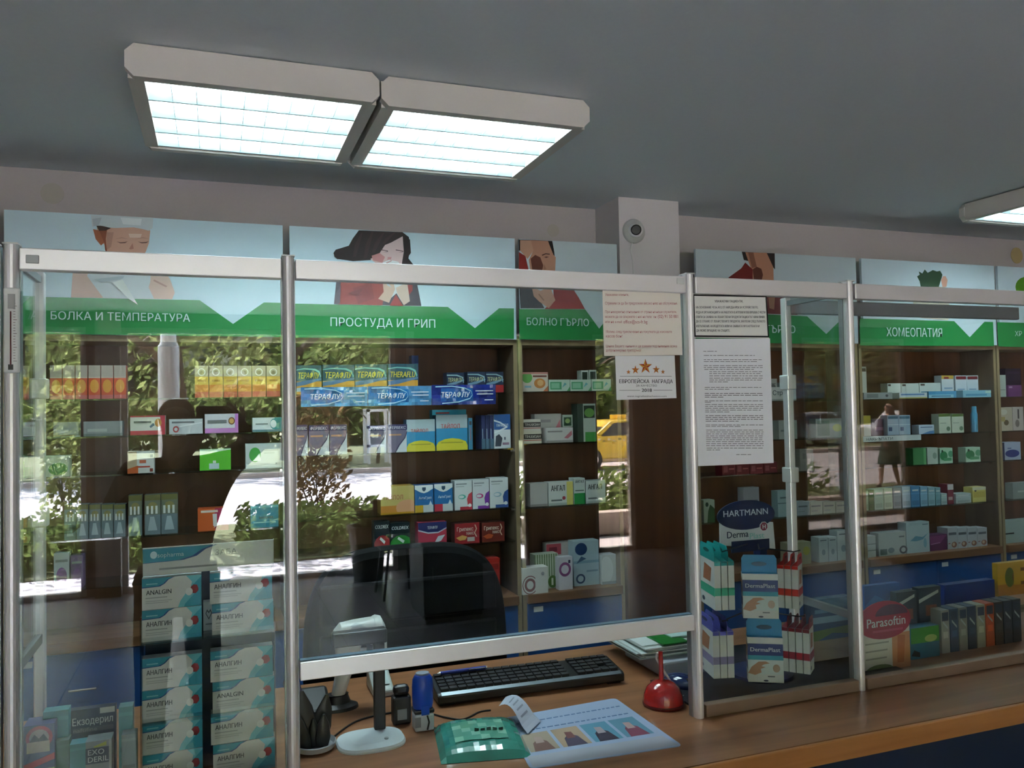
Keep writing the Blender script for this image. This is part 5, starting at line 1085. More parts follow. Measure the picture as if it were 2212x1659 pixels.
AS = [('p', [(0, 1), (.55, 1), (.45, .93), (.38, .8), (.3, .72), (0, .7)], '#1b4f8c'), ('p', [(0, 1), (.5, 1), (.42, .93), (.35, .8), (.27, .74), (0, .73)], '#2a93ad'),
      ('p', [(1, 1), (.74, 1), (.84, .8), (.82, .6), (.74, .45), (.64, .2), (.6, 0), (1, 0)], '#67bccb'), ('p', [(1, .95), (.86, .7), (.88, .4), (.72, .1), (.7, 0), (1, 0)], '#2a9bb4'),
      ('e', .88, .55, .07, .14, '#8c2430'), ('p', [(.82, .55), (.86, .7), (.93, .68), (.95, .5), (.9, .4)], '#9c2836'), ('e', .79, .48, .062, .125, '#e8e8e4'), ('r', .06, .36, .42, .39, '#a2a4a2'), ('r', .06, .26, .5, .285, '#b4b6b4'), ('r', .06, .2, .44, .225, '#b4b6b4'), ('r', .07, .8, .26, .84, '#7fc4d2')]
colx = [(at(306, 1330, AYF).x, at(436, 1320, AYF).x), (at(453, 1330, AYF).x, at(589, 1320, AYF).x)]
names = [['ANALGIN', 'АНАЛГИН', 'АНАЛГИН', 'АНАЛГИН'], ['АНАЛГИН', 'АНАЛГИН', 'АНАЛГИН', 'ANALGIN'], ['АНАЛГИН', 'АНАЛГИН', 'АНАЛГИН', 'АНАЛГИН']]
tn = ['top', 'middle', 'bottom']
for k, z in enumerate(tiers):
    z = max(z, DZ + .004)
    for c in (0, 1):
        for r in (1, 0):
            nm = names[k][c * 2 + (0 if r else 1)]
            X0, X1 = colx[c]; o_ = (.004 if (r == 0 and c == 1) else 0)
            pack_w(X0 + o_, X1 + o_ * .5, z + r * (bh + .0005), z + r * (bh + .0005) + bh, AYF + .002 * r, .030, '#d6d6d2', AS, 'teal and white painkiller box, %s of the %s pair, %s tray of acrylic stand' % (['lower', 'upper'][r], ['left', 'right'][c], tn[k]), 'painkiller boxes on the acrylic stand', side='#2a93ad', top='#c9cccb',
                   texts=[(nm, .07, .48, .15, '#2c3138', dict(align='LEFT', w=.42, bold=.015))])
gx = at(449, 1330, AYF + .05)
pack_w(gx.x - .010, gx.x + .014, tiers[0], tiers[0] + .062, AYF + .045, .03, '#b4bcc4', [('r', .2, .2, .8, .25, '#7a848c'), ('p', [(.2, .6), (.35, .75), (.5, .66), (.65, .75), (.8, .6), (.5, .38)], '#4a545c'), ('p', [(.28, .6), (.36, .68), (.5, .6), (.64, .68), (.72, .6), (.5, .44)], '#b4bcc4')], 'small grey leaflet pack with a heart between the top painkiller boxes')
# skin cream boxes at the foot of the bay
EY = .06
pack((148, 1530, 251, 1660), EY + .06, .02, DZ, '#1f2f4c', [('r', .08, .735, .95, .79, '#4a5266'), ('r', .66, .93, .98, .995, '#b9bcb8')], 'dark blue card with white Bulgarian lettering, bottom left bay', texts=[('Екзодерил', .08, .825, .085, '#c9ccd0', dict(align='LEFT', w=.86, bold=.012)), ('naftifine', .1, .745, .045, '#8a8e98', dict(align='LEFT', w=.5))], name='product_card', cat='card')
pack((184, 1600, 242, 1720), EY, .04, DZ, '#8f9796', [('r', 0, .66, .9, .9, '#3a4656'), ('p', [(.3, .92), (.8, .98), (.8, .92), (.35, .9)], '#b4b44a'), ('r', .9, .5, 1, 1, '#b4b8b4')], 'grey carton with large white capital letters, bottom left bay', texts=[('EXO', .1, .80, .085, '#d3d6d6', dict(align='LEFT', w=.62, bold=.01)), ('DERIL', .1, .69, .085, '#d3d6d6', dict(align='LEFT', w=.78, bold=.01))])
pack((50, 1566, 119, 1760), EY, .05, DZ, '#4a4a80', [('e', .5, .86, .44, .13, '#b04a6a'), ('e', .5, .86, .32, .09, '#c9bcc0'), ('p', [(.18, .82), (.35, .90), (.5, .85), (.64, .90), (.82, .82)], '#2a2c3a'), ('r', .1, .70, .84, .82, '#d0c2b8'), ('p', [(0, .58), (1, .68), (1, .61), (0, .51)], '#b8304a'), ('r', 0, .3, 1, .52, '#8a9a84')], 'violet carton with a mountain picture and red stripe, bottom left corner')
for k, (r, c) in enumerate((((92, 1536, 149, 1700), '#4f8f98'), ((118, 1600, 150, 1700), '#3f6a5a'), ((150, 1607, 186, 1720), '#5a9aa2'), ((256, 1527, 288, 1700), '#5a98a0'), ((262, 1586, 296, 1720), '#8a9a9e'))):
    pack(r, EY + (.03 if k in (0, 3) else .0) + (.0 if k != 1 else .012), .03, DZ, c, [('r', 0, .9, 1, .94, tuple(v * 1.2 for v in lin(c))), ('r', .1, .5, .9, .55, tuple(v * .7 for v in lin(c)))], ['tall teal carton behind the violet mountain box', 'dark green-teal carton beside the violet mountain box', 'pale teal carton left of the capital-letter carton', 'tall teal carton right of the dark blue card', 'grey-blue carton in front of the rightmost teal carton'][k] + ', left bay')
# small goods on the hidden left shelf seen through the side glass
for k, (r, c, d) in enumerate((((52, 838, 88, 872), '#7c3440', 'dull red'), ((48, 905, 70, 944), '#b48aa0', 'pink and white'), ((50, 1118, 92, 1150), '#54405c', 'violet'))):
    pack(r, .30, .05, None, c, [('r', .1, .55, .9, .7, tuple(min(1, v * 1.5) for v in lin(c)))], '%s carton on a glass shelf at the far left side pane' % d)
    pz = at((r[0] + r[2]) / 2, r[3], .30).z; px0 = at(r[0], r[3], .30).x
    o = MB().box(PX[0] - .10, PX[0] + .06, .285, .40, pz - .006, pz - .0002).build('glass_shelf', SHELF_GLASS); tag(o, 'small glass shelf under the %s carton at far left' % d, 'shelf')

# ================================================================== FIRST-AID STAND (third bay)
NAVY = '#0f1f4a'
dm = MB('#080c1a').prism([(PX[2] + .018, .02), (PX[3] - .016, .02), (PX[3] - .016, .03), (1.86, .03), (1.86, .46), (1.42, .46), (1.42, .275), (PX[2] + .018, .275)], 'z', DZ + .0005, DZ + .006).build('display_mat', CARTON); tag(dm, 'black-navy mat under the plaster stand on the counter', 'mat')
SXc, SYc = 1.465, .20
sd = thing('plaster_stand', 'navy and white header stand with hooks for plaster boxes', 'display stand', (SXc, SYc, DZ + .006))
MB(NAVY).lathe([(.09, 0), (.09, .008), (.02, .016), (.012, .03), (.012, .36)], 24, (SXc, SYc, DZ + .006)).build('pole', CARTON, parent=sd, smooth=True)
hy = .17
def hp(x, y): v = at(x, y, hy); return (v.x, v.z)
hb = MB('#c6cad0').prism([hp(1555, 1122), hp(1670, 1128), hp(1675, 1186), hp(1556, 1178)][::-1], 'y', hy, hy + .004)
ell = []
c_ = at(1612, 1113, hy); rx = at(1672, 1113, hy).x - c_.x; rz = c_.z - at(1612, 1144, hy).z
hb.prism([(c_.x + rx * 1.02 * math.cos(a), c_.z + rz * math.sin(a) * (1.0 if math.sin(a) < 0 else 1.05)) for a in [2 * math.pi * k / 32 for k in range(32)]], 'y', hy - .0012, hy + .003, NAVY)
a, b = at(1580, 1170, hy), at(1662, 1187, hy)
hb.box(a.x, b.x, hy - .001, hy + .003, b.z, a.z, NAVY)
hb.build('header_board', CARTON, parent=sd)
MB(NAVY).box(SXc - .012, SXc + .012, hy + .004, SYc, b.z - .06, b.z + .02).build('header_bracket', CARTON, parent=sd)
def htext(s, x0, x1, yb, yt, col, bold=.0):
    p, q = at(x0, yb, hy), at(x1, yb, hy); r_ = at(x0, yt, hy)
    text(s, sd, (p.x, hy - .002, p.z), UX, UZ, r_.z - p.z, col, 'LEFT', q.x - p.x, bold)
htext('HARTMANN', 1562, 1658, 1117, 1103, '#cfd4de', .008)
htext('Derma', 1570, 1616, 1163, 1148, '#16264a', .012); htext('Plast', 1619, 1650, 1164, 1151, '#86bcbc', .008)
e = at(1649, 1137, hy); R = .0145; M8 = [(e.x + R * math.cos(math.pi / 8 + k * math.pi / 4), e.z + R * math.sin(math.pi / 8 + k * math.pi / 4)) for k in range(8)]
MB('#d4d6da').prism(M8[::-1], 'y', hy - .002, hy - .001).build('emblem_rim', CARTON, parent=sd)
MB('#8a2448').prism([(e.x + (x - e.x) * .84, e.z + (z - e.z) * .84) for x, z in M8][::-1], 'y', hy - .003, hy - .002).build('emblem', CARTON, parent=sd)
text('H', sd, (e.x, hy - .0034, e.z - .0062), UX, UZ, .0125, '#dfe2e6', 'CENTER', None, .03)

def hang_box(px, py, y, w, h, d, rot, tabc, bandc, label, group, tabh=.045, front=None, texts=(), step=0):
    """boxed plasters on a hook: px, py mark the lower middle of the front face; step shifts along the row"""
    p = at(px, py, y); rr = math.radians(rot); p = p + Vector((math.cos(rr), math.sin(rr), 0)) * step
    t = thing('plaster_box', label, 'box', (p.x, p.y, p.z), group, math.radians(rot))
    mb = MB('#cfd0cc').box(-w / 2, w / 2, 0, d, 0, h)
    face_print(mb, lambda u, v, q: (-w / 2 + w * u, -q, h * v), front or [('r', 0, .30, 1, .46, bandc), ('r', 0, .92, 1, 1, tabc)])
    # printed side panels
    for sx, nx in ((-1, -1), (1, 1)):
        P_ = lambda u, v, q: (nx * (w / 2 + q), d * (u if sx > 0 else 1 - u), h * v)
        face_print(mb, P_, [('r', 0, .28, 1, .46, bandc), ('p', [(.2, .55), (.7, .55), (.8, .85), (.3, .9)], '#a86a4a'), ('e', .2, .12, .1, .05, '#39445c')])
    mb.poly([(-w / 2, 0, h + .0004), (w / 2, 0, h + .0004), (w / 2, d, h + .0004), (-w / 2, d, h + .0004)], tabc)
    mb.build('carton', CARTON, parent=t, local=True)
    tb = MB(tabc); dk = tuple(v * .25 for v in lin(tabc))
    if w > .05:                                     # tab rises from the broad front
        tb.prism([(-w / 2, h), (w / 2, h), (w / 2, h + tabh * .8), (w / 2 - .006, h + tabh), (-w / 2 + .006, h + tabh), (-w / 2, h + tabh * .8)][::-1], 'y', d * .45, d * .45 + .0015)
        sl = MB(dk).prism([(w * .22 * math.cos(q), h + tabh * .5 + tabh * .13 * math.sin(q)) for q in [2 * math.pi * k / 16 for k in range(16)]][::-1], 'y', d * .45 - .0006, d * .45 - .0001)
    else:                                           # thin box hung edge-on: the tab runs back along its broad side
        xs = -w / 2 if rot > -40 else w / 2 - .0015
        tb.prism([(0, h), (d, h), (d, h + tabh * .8), (d - .008, h + tabh), (.012, h + tabh), (.0, h + tabh * .55)], 'x', xs, xs + .0015)
        tb.poly([(-w / 2, .001, h + .0008), (w / 2, .001, h + .0008), (xs + .001, d * .5, h + tabh * .5), (xs, d * .5, h + tabh * .5)])
        sl = MB(dk).prism([(d * .55 + d * .2 * math.cos(q), h + tabh * .6 + tabh * .13 * math.sin(q)) for q in [2 * math.pi * k / 16 for k in range(16)]], 'x', xs - .0005 if rot > -40 else xs + .0016, xs - .0001 if rot > -40 else xs + .002)
    tb.build('hanging_tab', CARTON, parent=t, local=True)
    sl.build('hook_slot', CARTON, parent=t, local=True)
    for s, u, v, hh, col, wd in texts: text(s, t, (-w / 2 + w * u, -.0022, h * v), UX, UZ, hh * h, col, 'CENTER', wd * w, .012, local=True)
    return t
BLUE = '#1c86bc'
BF = [('r', 0, .86, 1, 1, '#d6d6d4'), ('r', 0, .60, 1, .86, '#26387c'), ('r', 0, .5, 1, .60, '#2f93ac'), ('r', 0, 0, 1, .5, '#cdd8d8'), ('r', 0, 0, 1, .18, '#d6d6d4'), ('p', [(0, .2), (.1, .34), (.3, .46), (.5, .47), (.62, .43), (.45, .40), (.38, .36), (.5, .34), (.36, .30), (.38, .22), (.2, .16)], '#b98a6c'), ('e', .8, .32, .1, .09, '#bca28e'), ('r', .55, .12, .75, .15, '#7a7c80'), ('e', .5, .04, .07, .02, '#2a3450')]
hang_box(1644, 1336, .065, .092, .119, .032, -30, BLUE, '#26387c', 'upper blue plaster box facing the front of the stand', 'blue plaster boxes', .048, BF, [('DermaPlast', .5, .69, .095, '#d9dee6', .84)])
hang_box(1655, 1474, .065, .092, .119, .032, -30, BLUE, '#26387c', 'lower blue plaster box facing the front of the stand', 'blue plaster boxes', .048, BF, [('DermaPlast', .5, .69, .095, '#d9dee6', .84)])
TEAL, PURP, ORED, CRIM = '#159a98', '#4a4aa8', '#c3200f', '#7c0a1c'
for k in range(3):
    hang_box(1552, 1319, .085, .0166, .128, .112, -14, TEAL, '#3cb08c', '%s of three white and teal plaster boxes hanging at upper left' % ['left', 'middle', 'right'][k], 'teal plaster boxes', .040, step=.0188 * k)
for k in range(3):
    hang_box(1549, 1466, .085, .0174, .122, .112, -14, PURP, '#8a80a8', '%s of three white and purple plaster boxes hanging at lower left' % ['left', 'middle', 'right'][k], 'purple plaster boxes', .036, step=.0196 * k)
for k in range(3):
    hang_box(1688, 1313, .115, .0170, .118, .062, -50, ORED, '#c3280f', '%s of three white and orange-red plaster boxes hanging at upper right' % ['left', 'middle', 'right'][k], 'orange-red plaster boxes', .030, step=.0192 * k)
for k in range(4):
    hang_box(1697, 1450, .125, .0170, .122, .062, -50, CRIM, '#9c1428', '%s of four white and crimson plaster boxes hanging at lower right' % ORD[k], 'crimson plaster boxes', .030, step=.0192 * k)
for x, z in ((1640, 1190), (1650, 1345), (1560, 1195), (1560, 1345), (1715, 1195), (1725, 1335)):
    q = at(x, z, .10); MB().tube([(SXc, SYc, q.z + .004), (q.x, .10, q.z + .004), (q.x, .075, q.z + .012)], .002, 6).build('hook', BLACK_PL, parent=sd)
# goods standing further back in the third bay
pack((1752, 1292, 1842, 1462), .225, .03, DZ, '#1f4a74', [('r', 0, .62, 1, .72, '#7fa4bc'), ('r', .1, .78, .6, .84, '#5f8cb0'), ('p', [(0, .3), (.5, .45), (1, .4), (1, .55), (0, .5)], '#5f7a3a'), ('r', 0, 0, 1, .35, '#9a8468')], 'large blue, green and beige carton behind the crimson plaster boxes')
for k, (r, c) in enumerate((((1548, 1150, 1580, 1200), '#9a8ea0'), ((1586, 1182, 1612, 1205), '#a89aa4'), ((1630, 1187, 1680, 1215), '#aab2ba'))):
    pass

# ================================================================== FOURTH BAY
QY = .10
pack((1862, 1330, 1966, 1458), QY, .05, DZ, '#cfcabb', [('r', .62, 0, 1, .66, '#c98a5a'), ('p', [(.72, .1), (.86, .1), (.9, .6), (.74, .62)], '#b86a3a'), ('r', .06, .5, .55, .53, '#9a968a'), ('r', .06, .36, .52, .39, '#9a968a'), ('r', .06, .22, .5, .25, '#9a968a'), ('e', .35, 0, .3, .12, '#6a7a50')], 'white foot-care carton with a red oval name board in the fourth bay')
po = at(1908, 1352, QY - .004)
ov = MB('#a01c34'); rxx = .098; rzz = .052
ov.prism([(po.x + rxx * math.cos(a) + .004, po.z + .012 + rzz * (1.15 if math.sin(a) > 0 else .95) * math.sin(a)) for a in [2 * math.pi * k / 28 for k in range(28)]][::-1], 'y', QY - .006, QY - .003)
ov.prism([(po.x + .03 + .06 * math.cos(a), po.z + .03 + .03 * math.sin(a)) for a in [math.pi * k / 14 for k in range(15)]][::-1], 'y', QY - .0066, QY - .006, '#4a1434')
o = ov.build('name_board', CARTON); tag(o, 'red oval board with white lettering on the foot-care carton', 'board')
a = at(1873, 1358, QY - .007); b = at(1956, 1358, QY - .007); text('Parasoftin', o, (a.x, QY - .0072, a.z), UX, (0, 0, 1), .027, '#d5d6d8', 'LEFT', b.x - a.x, .012)
MB('#c04a60').box(a.x + .02, b.x - .01, QY - .0072, QY - .0068, a.z - .016, a.z - .010).build('printed_line', CARTON, parent=o)
pack((1868, 1262, 1946, 1400), .24, .02, DZ, '#1f5aa0', [('p', [(0, .7), (.3, .85), (.6, .75), (1, .9), (1, .5), (0, .4)], '#2f74b8')], 'crumpled bright blue pouch behind the red oval board')
for k, r in enumerate(((1938, 1278, 1982, 1420), (1986, 1268, 2034, 1415))):
    pack(r, .19, .025, DZ, '#22343e', [('p', [(0, .82), (.9, .95), (.9, .9), (0, .76)], '#aeb6ae'), ('r', .3, .55, .8, .72, '#7a4a34'), ('r', .2, .3, .75, .46, '#9a9c98')], '%s of two dark cards with a pale slanted stripe, fourth bay' % ['left', 'right'][k], 'dark cards in the fourth bay', name='product_card', cat='card')
pack((1968, 1354, 2030, 1450), QY + .04, .04, DZ, '#2f6f86', [('r', 0, .5, 1, 1, '#3f8a30'), ('e', .7, .62, .22, .12, '#a8b468'), ('p', [(0, .12), (.3, .05), (.3, .2), (.1, .3)], '#15242c')], 'carton half green and half teal right of the foot-care carton')
cl = ['#9a9a92', '#2f4a66', '#8a8a80', '#24384e', '#9a9a86', '#b44a1c', '#3a3430', '#2a3442', '#22303c']
cn = ['grey-white', 'slate blue', 'grey-beige', 'dark slate', 'cream', 'orange', 'brown-black', 'navy grey', 'deep navy']
for k in range(9):
    x0 = 2034 + k * 19.3; pack((x0, 1318 - k * 3, x0 + 18, 1440 - k * 3.2), QY + .05, .05, DZ, cl[k], [('r', .1, .75, .9, .95, '#1f3048'), ('r', .2, .35, .8, .5, tuple(min(1, v * 1.6) for v in lin(cl[k]))), ('p', [(.2, .7), (.8, .55), (.8, .6), (.2, .76)], '#b4bcc0')], '%s blister card in the row at the right of the fourth bay' % cn[k], 'blister cards in the fourth bay', name='blister_card', cat='card')
pack((2040, 1258, 2150, 1330), .26, .03, at(2100, 1330, .26).z, '#17357c', [('p', [(0, .2), (1, .4), (1, 0), (0, 0)], '#122a66')], 'dark blue tray front behind the blister cards', name='tray_front', cat='tray')
pack((2155, 1213, 2240, 1285), .26, .02, at(2190, 1285, .26).z, '#c49a2c', [('r', 0, 0, 1, .35, '#b0742a'), ('e', .3, .55, .12, .3, '#5a6a2a'), ('o', .62, .55, .16, .26, 1, '#6a4420'), ('r', .4, .3, .58, .8, '#c49a2c')], 'yellow card with a brown letter at the right edge', name='product_card', cat='card')
o = MB().box(at(2035, 1332, .26).x, at(2240, 1290, .26).x, .25, .30, at(2100, 1330, .26).z - .008, at(2100, 1330, .26).z - .0003).build('glass_shelf', SHELF_GLASS); tag(o, 'small glass shelf behind the blister cards in the fourth bay', 'shelf')

# ================================================================== ON THE COUNTER
def desk(px, py): return atz(px, py, DZ)
# keyboard
kc = Vector((.812, .372, DZ)); kr = math.radians(-2.5)
kb = thing('keyboard', 'black keyboard with a silver front strip on the beech counter', 'keyboard', kc, None, kr)
MB().prism([(-.066, .006), (.066, .006), (.066, .040), (.055, .045), (-.056, .033), (-.066, .028)], 'x', -.268, .268).build('case', BLACK_PL, parent=kb, local=True, bevel=.004)
MB().prism([(-.0664, .0285), (-.0650, .0292), (-.0560, .0336), (-.0564, .0348), (-.0672, .0296)], 'x', -.258, .258).build('silver_strip', flat('keyboard_silver', (.20, .24, .27), .35, .6), parent=kb, local=True)
keys = MB()
for r_ in range(5):
    for c in range(21):
        if c in (15,) or (r_ in (1,) and c == 19): continue
        x = -.256 + c * .0244; y = -.052 + r_ * .0205 + (.003 if r_ == 4 else 0); z = .0335 + (y + .056) * .105
        keys.prism([(x, y), (x + .0208, y), (x + .0208, y + .0172), (x, y + .0172)], 'z', z, z + .008)
o = keys.build('keycaps', flat('key_black', (.02, .02, .024), .5), parent=kb, local=True); o['kind'] = 'stuff'
for sx in (-.24, .24): MB().box(sx - .02, sx + .02, -.055, .055, 0, .0058).build('foot', BLACK_PL, parent=kb, local=True)
# pen lying on the keyboard
p0, p1 = at(945, 1485, .415), at(1052, 1472, .415)
p0.z = p1.z = DZ + .0565
pn = thing('ballpoint_pen', 'blue ballpoint pen lying along the back of the keyboard', 'pen', (p0 + p1) / 2)
d = (p1 - p0); PZ = Vector((0, 0, 0))
MB().tube([p0 + d * .06, p0 + d * .97], .0052, 10).build('barrel', flat('pen_blue', '#1c2f8c', .3), parent=pn, smooth=True)
MB().tube([p0, p0 + d * .06], [.0012, .0048], 8).build('tip', CHROME, parent=pn)
MB().tube([p0 + d * .97, p0 + d * 1.0], .004, 8).build('push_button', CHROME, parent=pn)
MB().tube([p0 + d * .62 + Vector((0, -.006, .002)), p0 + d * .95 + Vector((0, -.006, .002))], .0016, 6).build('clip', CHROME, parent=pn)
# self-inking stamps
b = desk(867, 1562)
t = thing('ink_stamp', 'black self-inking stamp with a small pale window', 'stamp', b)
MB().box(b.x - .023, b.x + .023, b.y - .016, b.y + .016, DZ, DZ + .070).build('body', BLACK_PL, parent=t, bevel=.006)
MB().box(b.x - .020, b.x + .020, b.y - .014, b.y + .014, DZ + .0705, DZ + .096).build('cap', BLACK_PL, parent=t, bevel=.010)
MB().box(b.x - .013, b.x + .011, b.y - .0172, b.y - .0163, DZ + .014, DZ + .040).build('index_window', flat('stamp_window', (.28, .3, .3), .2), parent=t)
b = desk(914, 1574)
t = thing('ink_stamp', 'blue-handled self-inking stamp with a clear white base', 'stamp', b)
MB().box(b.x - .024, b.x + .024, b.y - .020, b.y + .020, DZ, DZ + .042).build('base', flat('stamp_clear', (.55, .60, .64), .2), parent=t, bevel=.005)
MB().box(b.x - .0245, b.x - .010, b.y - .0212, b.y - .0204, DZ + .012, DZ + .036).build('index_window', flat('stamp_grey', (.2, .22, .24), .3), parent=t)
MB().tube([(b.x + .006, b.y - .021, DZ + .004), (b.x + .010, b.y - .0215, DZ + .022), (b.x + .006, b.y - .021, DZ + .038)], .0022, 6).build('spring_arm', BLACK_PL, parent=t)
MB().box(b.x - .025, b.x + .025, b.y - .0205, b.y + .0205, DZ + .0425, DZ + .052).build('collar', BLACK_PL, parent=t, bevel=.003)
MB().lathe([(.0235, .0525), (.0255, .062), (.026, .105), (.0245, .122), (.019, .131), (.010, .134)], 24, (b.x, b.y, DZ), 1, .85).build('handle', flat('stamp_blue', '#1446b4', .3), parent=t, smooth=True)
MB().lathe([(.017, .1335), (.016, .1365)], 20, (b.x, b.y, DZ), 1, .85).build('handle_top', flat('stamp_top', (.35, .42, .52), .3), parent=t)
MB().box(b.x - .009, b.x + .011, b.y - .0235, b.y - .021, DZ + .040, DZ + .062).build('lock_tab', flat('stamp_blue', '#1446b4', .3), parent=t, bevel=.001)
# white oval foot with a black pole
b = desk(801, 1603)
t = thing('pole_stand', 'white oval base with a black pole beside the stamps', 'stand', b)
SXE, SYE = .080, .066
sup = lambda k, n=40, e=.72: (math.copysign(abs(math.cos(2 * math.pi * k / n)) ** e, math.cos(2 * math.pi * k / n)), math.copysign(abs(math.sin(2 * math.pi * k / n)) ** e, math.sin(2 * math.pi * k / n)))
mb = MB(); prof = [(1.0, 0), (1.0, .004), (.96, .009), (.6, .012), (.0, .014)]
for q in range(len(prof) - 1):
    for k in range(40):
        (a0, b0), (a1, b1) = sup(k), sup(k + 1); (s0, h0), (s1, h1) = prof[q], prof[q + 1]
        mb.poly([(b.x + SXE * s0 * a0, b.y + SYE * s0 * b0, DZ + h0), (b.x + SXE * s0 * a1, b.y + SYE * s0 * b1, DZ + h0), (b.x + SXE * s1 * a1, b.y + SYE * s1 * b1, DZ + h1), (b.x + SXE * s1 * a0, b.y + SYE * s1 * b0, DZ + h1)])
mb.build('base', flat('base_white', (.62, .70, .72), .35), parent=t)
pc = desk(820, 1584)
MB().box(pc.x - .013, pc.x + .014, pc.y - .009, pc.y + .009, DZ + .011, 1.150).build('pole', BLACK_PL, parent=t, bevel=.003)
MB().box(pc.x - .11, pc.x + .02, pc.y - .012, pc.y + .02, 1.118, 1.152).build('bracket', BLACK_PL, parent=t, bevel=.004)
sp_ = desk(835, 1607); MB().lathe([(.005, .0118), (.005, .0145), (.003, .015)], 14, (sp_.x, sp_.y, DZ)).build('screw', flat('screw_grey', (.25, .27, .28), .4, .5), parent=t)
# barcode scanner in its holder
sY = .42
def sp3(x, y, yy=sY): return at(x, y, yy)
sb = atz(728, 1530, DZ)
t = thing('barcode_scanner', 'white and grey handheld barcode scanner standing in a black holder', 'scanner', (sb.x, sY, DZ))
SCW = flat('scanner_white', (.66, .68, .65), .4); SCG = flat('scanner_grey', (.46, .50, .50), .3)
P_ = lambda x, y, dy=0: at(x, y, sY) + Vector((0, dy, 0))
def loft(mb, secs, n=14):
    i0 = len(mb.v)
    for c, u, w, ru, rw in secs:
        for q in range(n):
            a = 2 * math.pi * q / n; ca, sa = math.cos(a), math.sin(a)
            mb.v.append(Vector(c) + Vector(u) * (ru * math.copysign(abs(ca) ** .8, ca)) + Vector(w) * (rw * math.copysign(abs(sa) ** .8, sa)))
    for k in range(len(secs) - 1):
        for q in range(n):
            a = i0 + k * n + q; b2 = i0 + k * n + (q + 1) % n; mb.f.append([a, b2, b2 + n, a + n]); mb.c.append(mb.col)
    mb.f.append([i0 + q for q in range(n)][::-1]); mb.f.append([i0 + (len(secs) - 1) * n + q for q in range(n)]); mb.c += [mb.col] * 2
    return mb
UYv = Vector((0, 1, 0))
head = [(P_(722, 1377), UZ, UYv, .018, .026), (P_(735, 1368), UZ, UYv, .026, .033), (P_(765, 1364), UZ, UYv, .030, .036), (P_(795, 1362), UZ, UYv, .034, .038), (P_(808, 1362), UZ, UYv, .036, .040)]
loft(MB(), head).build('head', SCW, parent=t, smooth=True)
loft(MB(), [(P_(738, 1360, -.006), UZ, UYv, .012, .022), (P_(765, 1354, -.006), UZ, UYv, .016, .028), (P_(792, 1352, -.006), UZ, UYv, .016, .028)]).build('top_cover', SCG, parent=t, smooth=True)
loft(MB(), [(P_(806, 1362), UZ, UYv, .037, .041), (P_(813, 1366), UZ, UYv, .046, .046), (P_(822, 1372), UZ, UYv, .052, .048), (P_(829, 1380), UZ, UYv, .046, .044)]).build('front_bezel', SCW, parent=t, smooth=True)
grip = [(P_(755, 1375), UX, UYv, .040, .026), (P_(752, 1400), UX, UYv, .034, .024), (P_(747, 1435), UX, UYv, .025, .022), (P_(738, 1470), UX, UYv, .020, .021), (P_(731, 1498), UX, UYv, .018, .019), (P_(729, 1510), UX, UYv, .014, .015)]
loft(MB(), grip).build('handle', SCW, parent=t, smooth=True)
loft(MB(), [(P_(784, 1398), UX, UYv, .010, .008), (P_(783, 1407), UX, UYv, .011, .009), (P_(778, 1414), UX, UYv, .005, .006)]).build('trigger', SCG, parent=t, smooth=True)
hb0 = P_(729, 1512)
MB().lathe([(.048, 0), (.046, .008), (.030, .016), (.024, .035), (.026, hb0.z - DZ + .016)], 20, (hb0.x, sY, DZ), 1.15, .8).build('holder', BLACK_PL, parent=t, smooth=True)
# cordless grey card reader behind the pole
b = desk(832, 1508)
t = thing('card_reader', 'pale grey wedge-shaped card reader behind the black pole', 'card reader', b)
MB().prism([(-.055, 0), (.06, 0), (.06, .048), (.045, .056), (-.055, .018)], 'x', b.x - .03, b.x + .028).xform(Matrix.Translation((0, b.y + .06, DZ))).build('body', flat('reader_grey', (.42, .46, .44), .35), parent=t, bevel=.006)
MB().prism([(-.035, .028), (.03, .052), (.03, .0535), (-.035, .0295)], 'x', b.x - .02, b.x + .018).xform(Matrix.Translation((0, b.y + .06, DZ))).build('screen', flat('reader_screen', (.5, .6, .58), .1), parent=t)
# black leather pouches standing in a white dish at the left
b = desk(680, 1617)
t = thing('pouch_dish', 'white round dish holding upright black pointed pouches', 'dish', b)
MB().lathe([(.034, 0), (.045, .004), (.049, .016), (.047, .018), (.042, .007), (.02, .005)], 28, (b.x, b.y, DZ)).build('dish', flat('dish_grey', (.42, .45, .48), .4), parent=t, smooth=True)
BL2 = flat('pouch_black', (.018, .02, .02), .35, bump=.2, scale=40)
for k, (dx, dy, hh, w, tl_) in enumerate(((-.014, .004, .135, .026, -.10), (.010, .016, .115, .024, .18), (.016, -.012, .080, .018, .05), (-.022, -.016, .100, .018, -.22), (0, -.004, .07, .015, -.05))):
    loft(MB(), [((b.x + dx, b.y + dy, DZ + .008), UX, UYv, w * .75, .006), ((b.x + dx + tl_ * hh * .3, b.y + dy, DZ + hh * .35), UX, UYv, w, .009), ((b.x + dx + tl_ * hh * .7, b.y + dy, DZ + hh * .72), UX, UYv, w * .75, .007), ((b.x + dx + tl_ * hh, b.y + dy, DZ + hh), UX, UYv, w * .15, .003)], 12).build('pouch', BL2, parent=t, smooth=True)
t = thing('telephone', 'low black desk telephone half hidden beside the second post', 'telephone', atz(700, 1540, DZ))
b = atz(690, 1530, DZ); b.x -= .026; b.y -= .045
MB().prism([(-.06, 0), (.06, 0), (.06, .055), (.03, .06), (-.06, .03)], 'x', b.x - .055, b.x + .045).xform(Matrix.Translation((0, b.y, DZ))).build('body', BLACK_PL, parent=t, bevel=.008)
MB().box(b.x - .065, b.x - .025, b.y - .07, b.y + .06, DZ + .062, DZ + .088).build('handset', flat('handset_violet', (.03, .02, .06), .3), parent=t, bevel=.010)
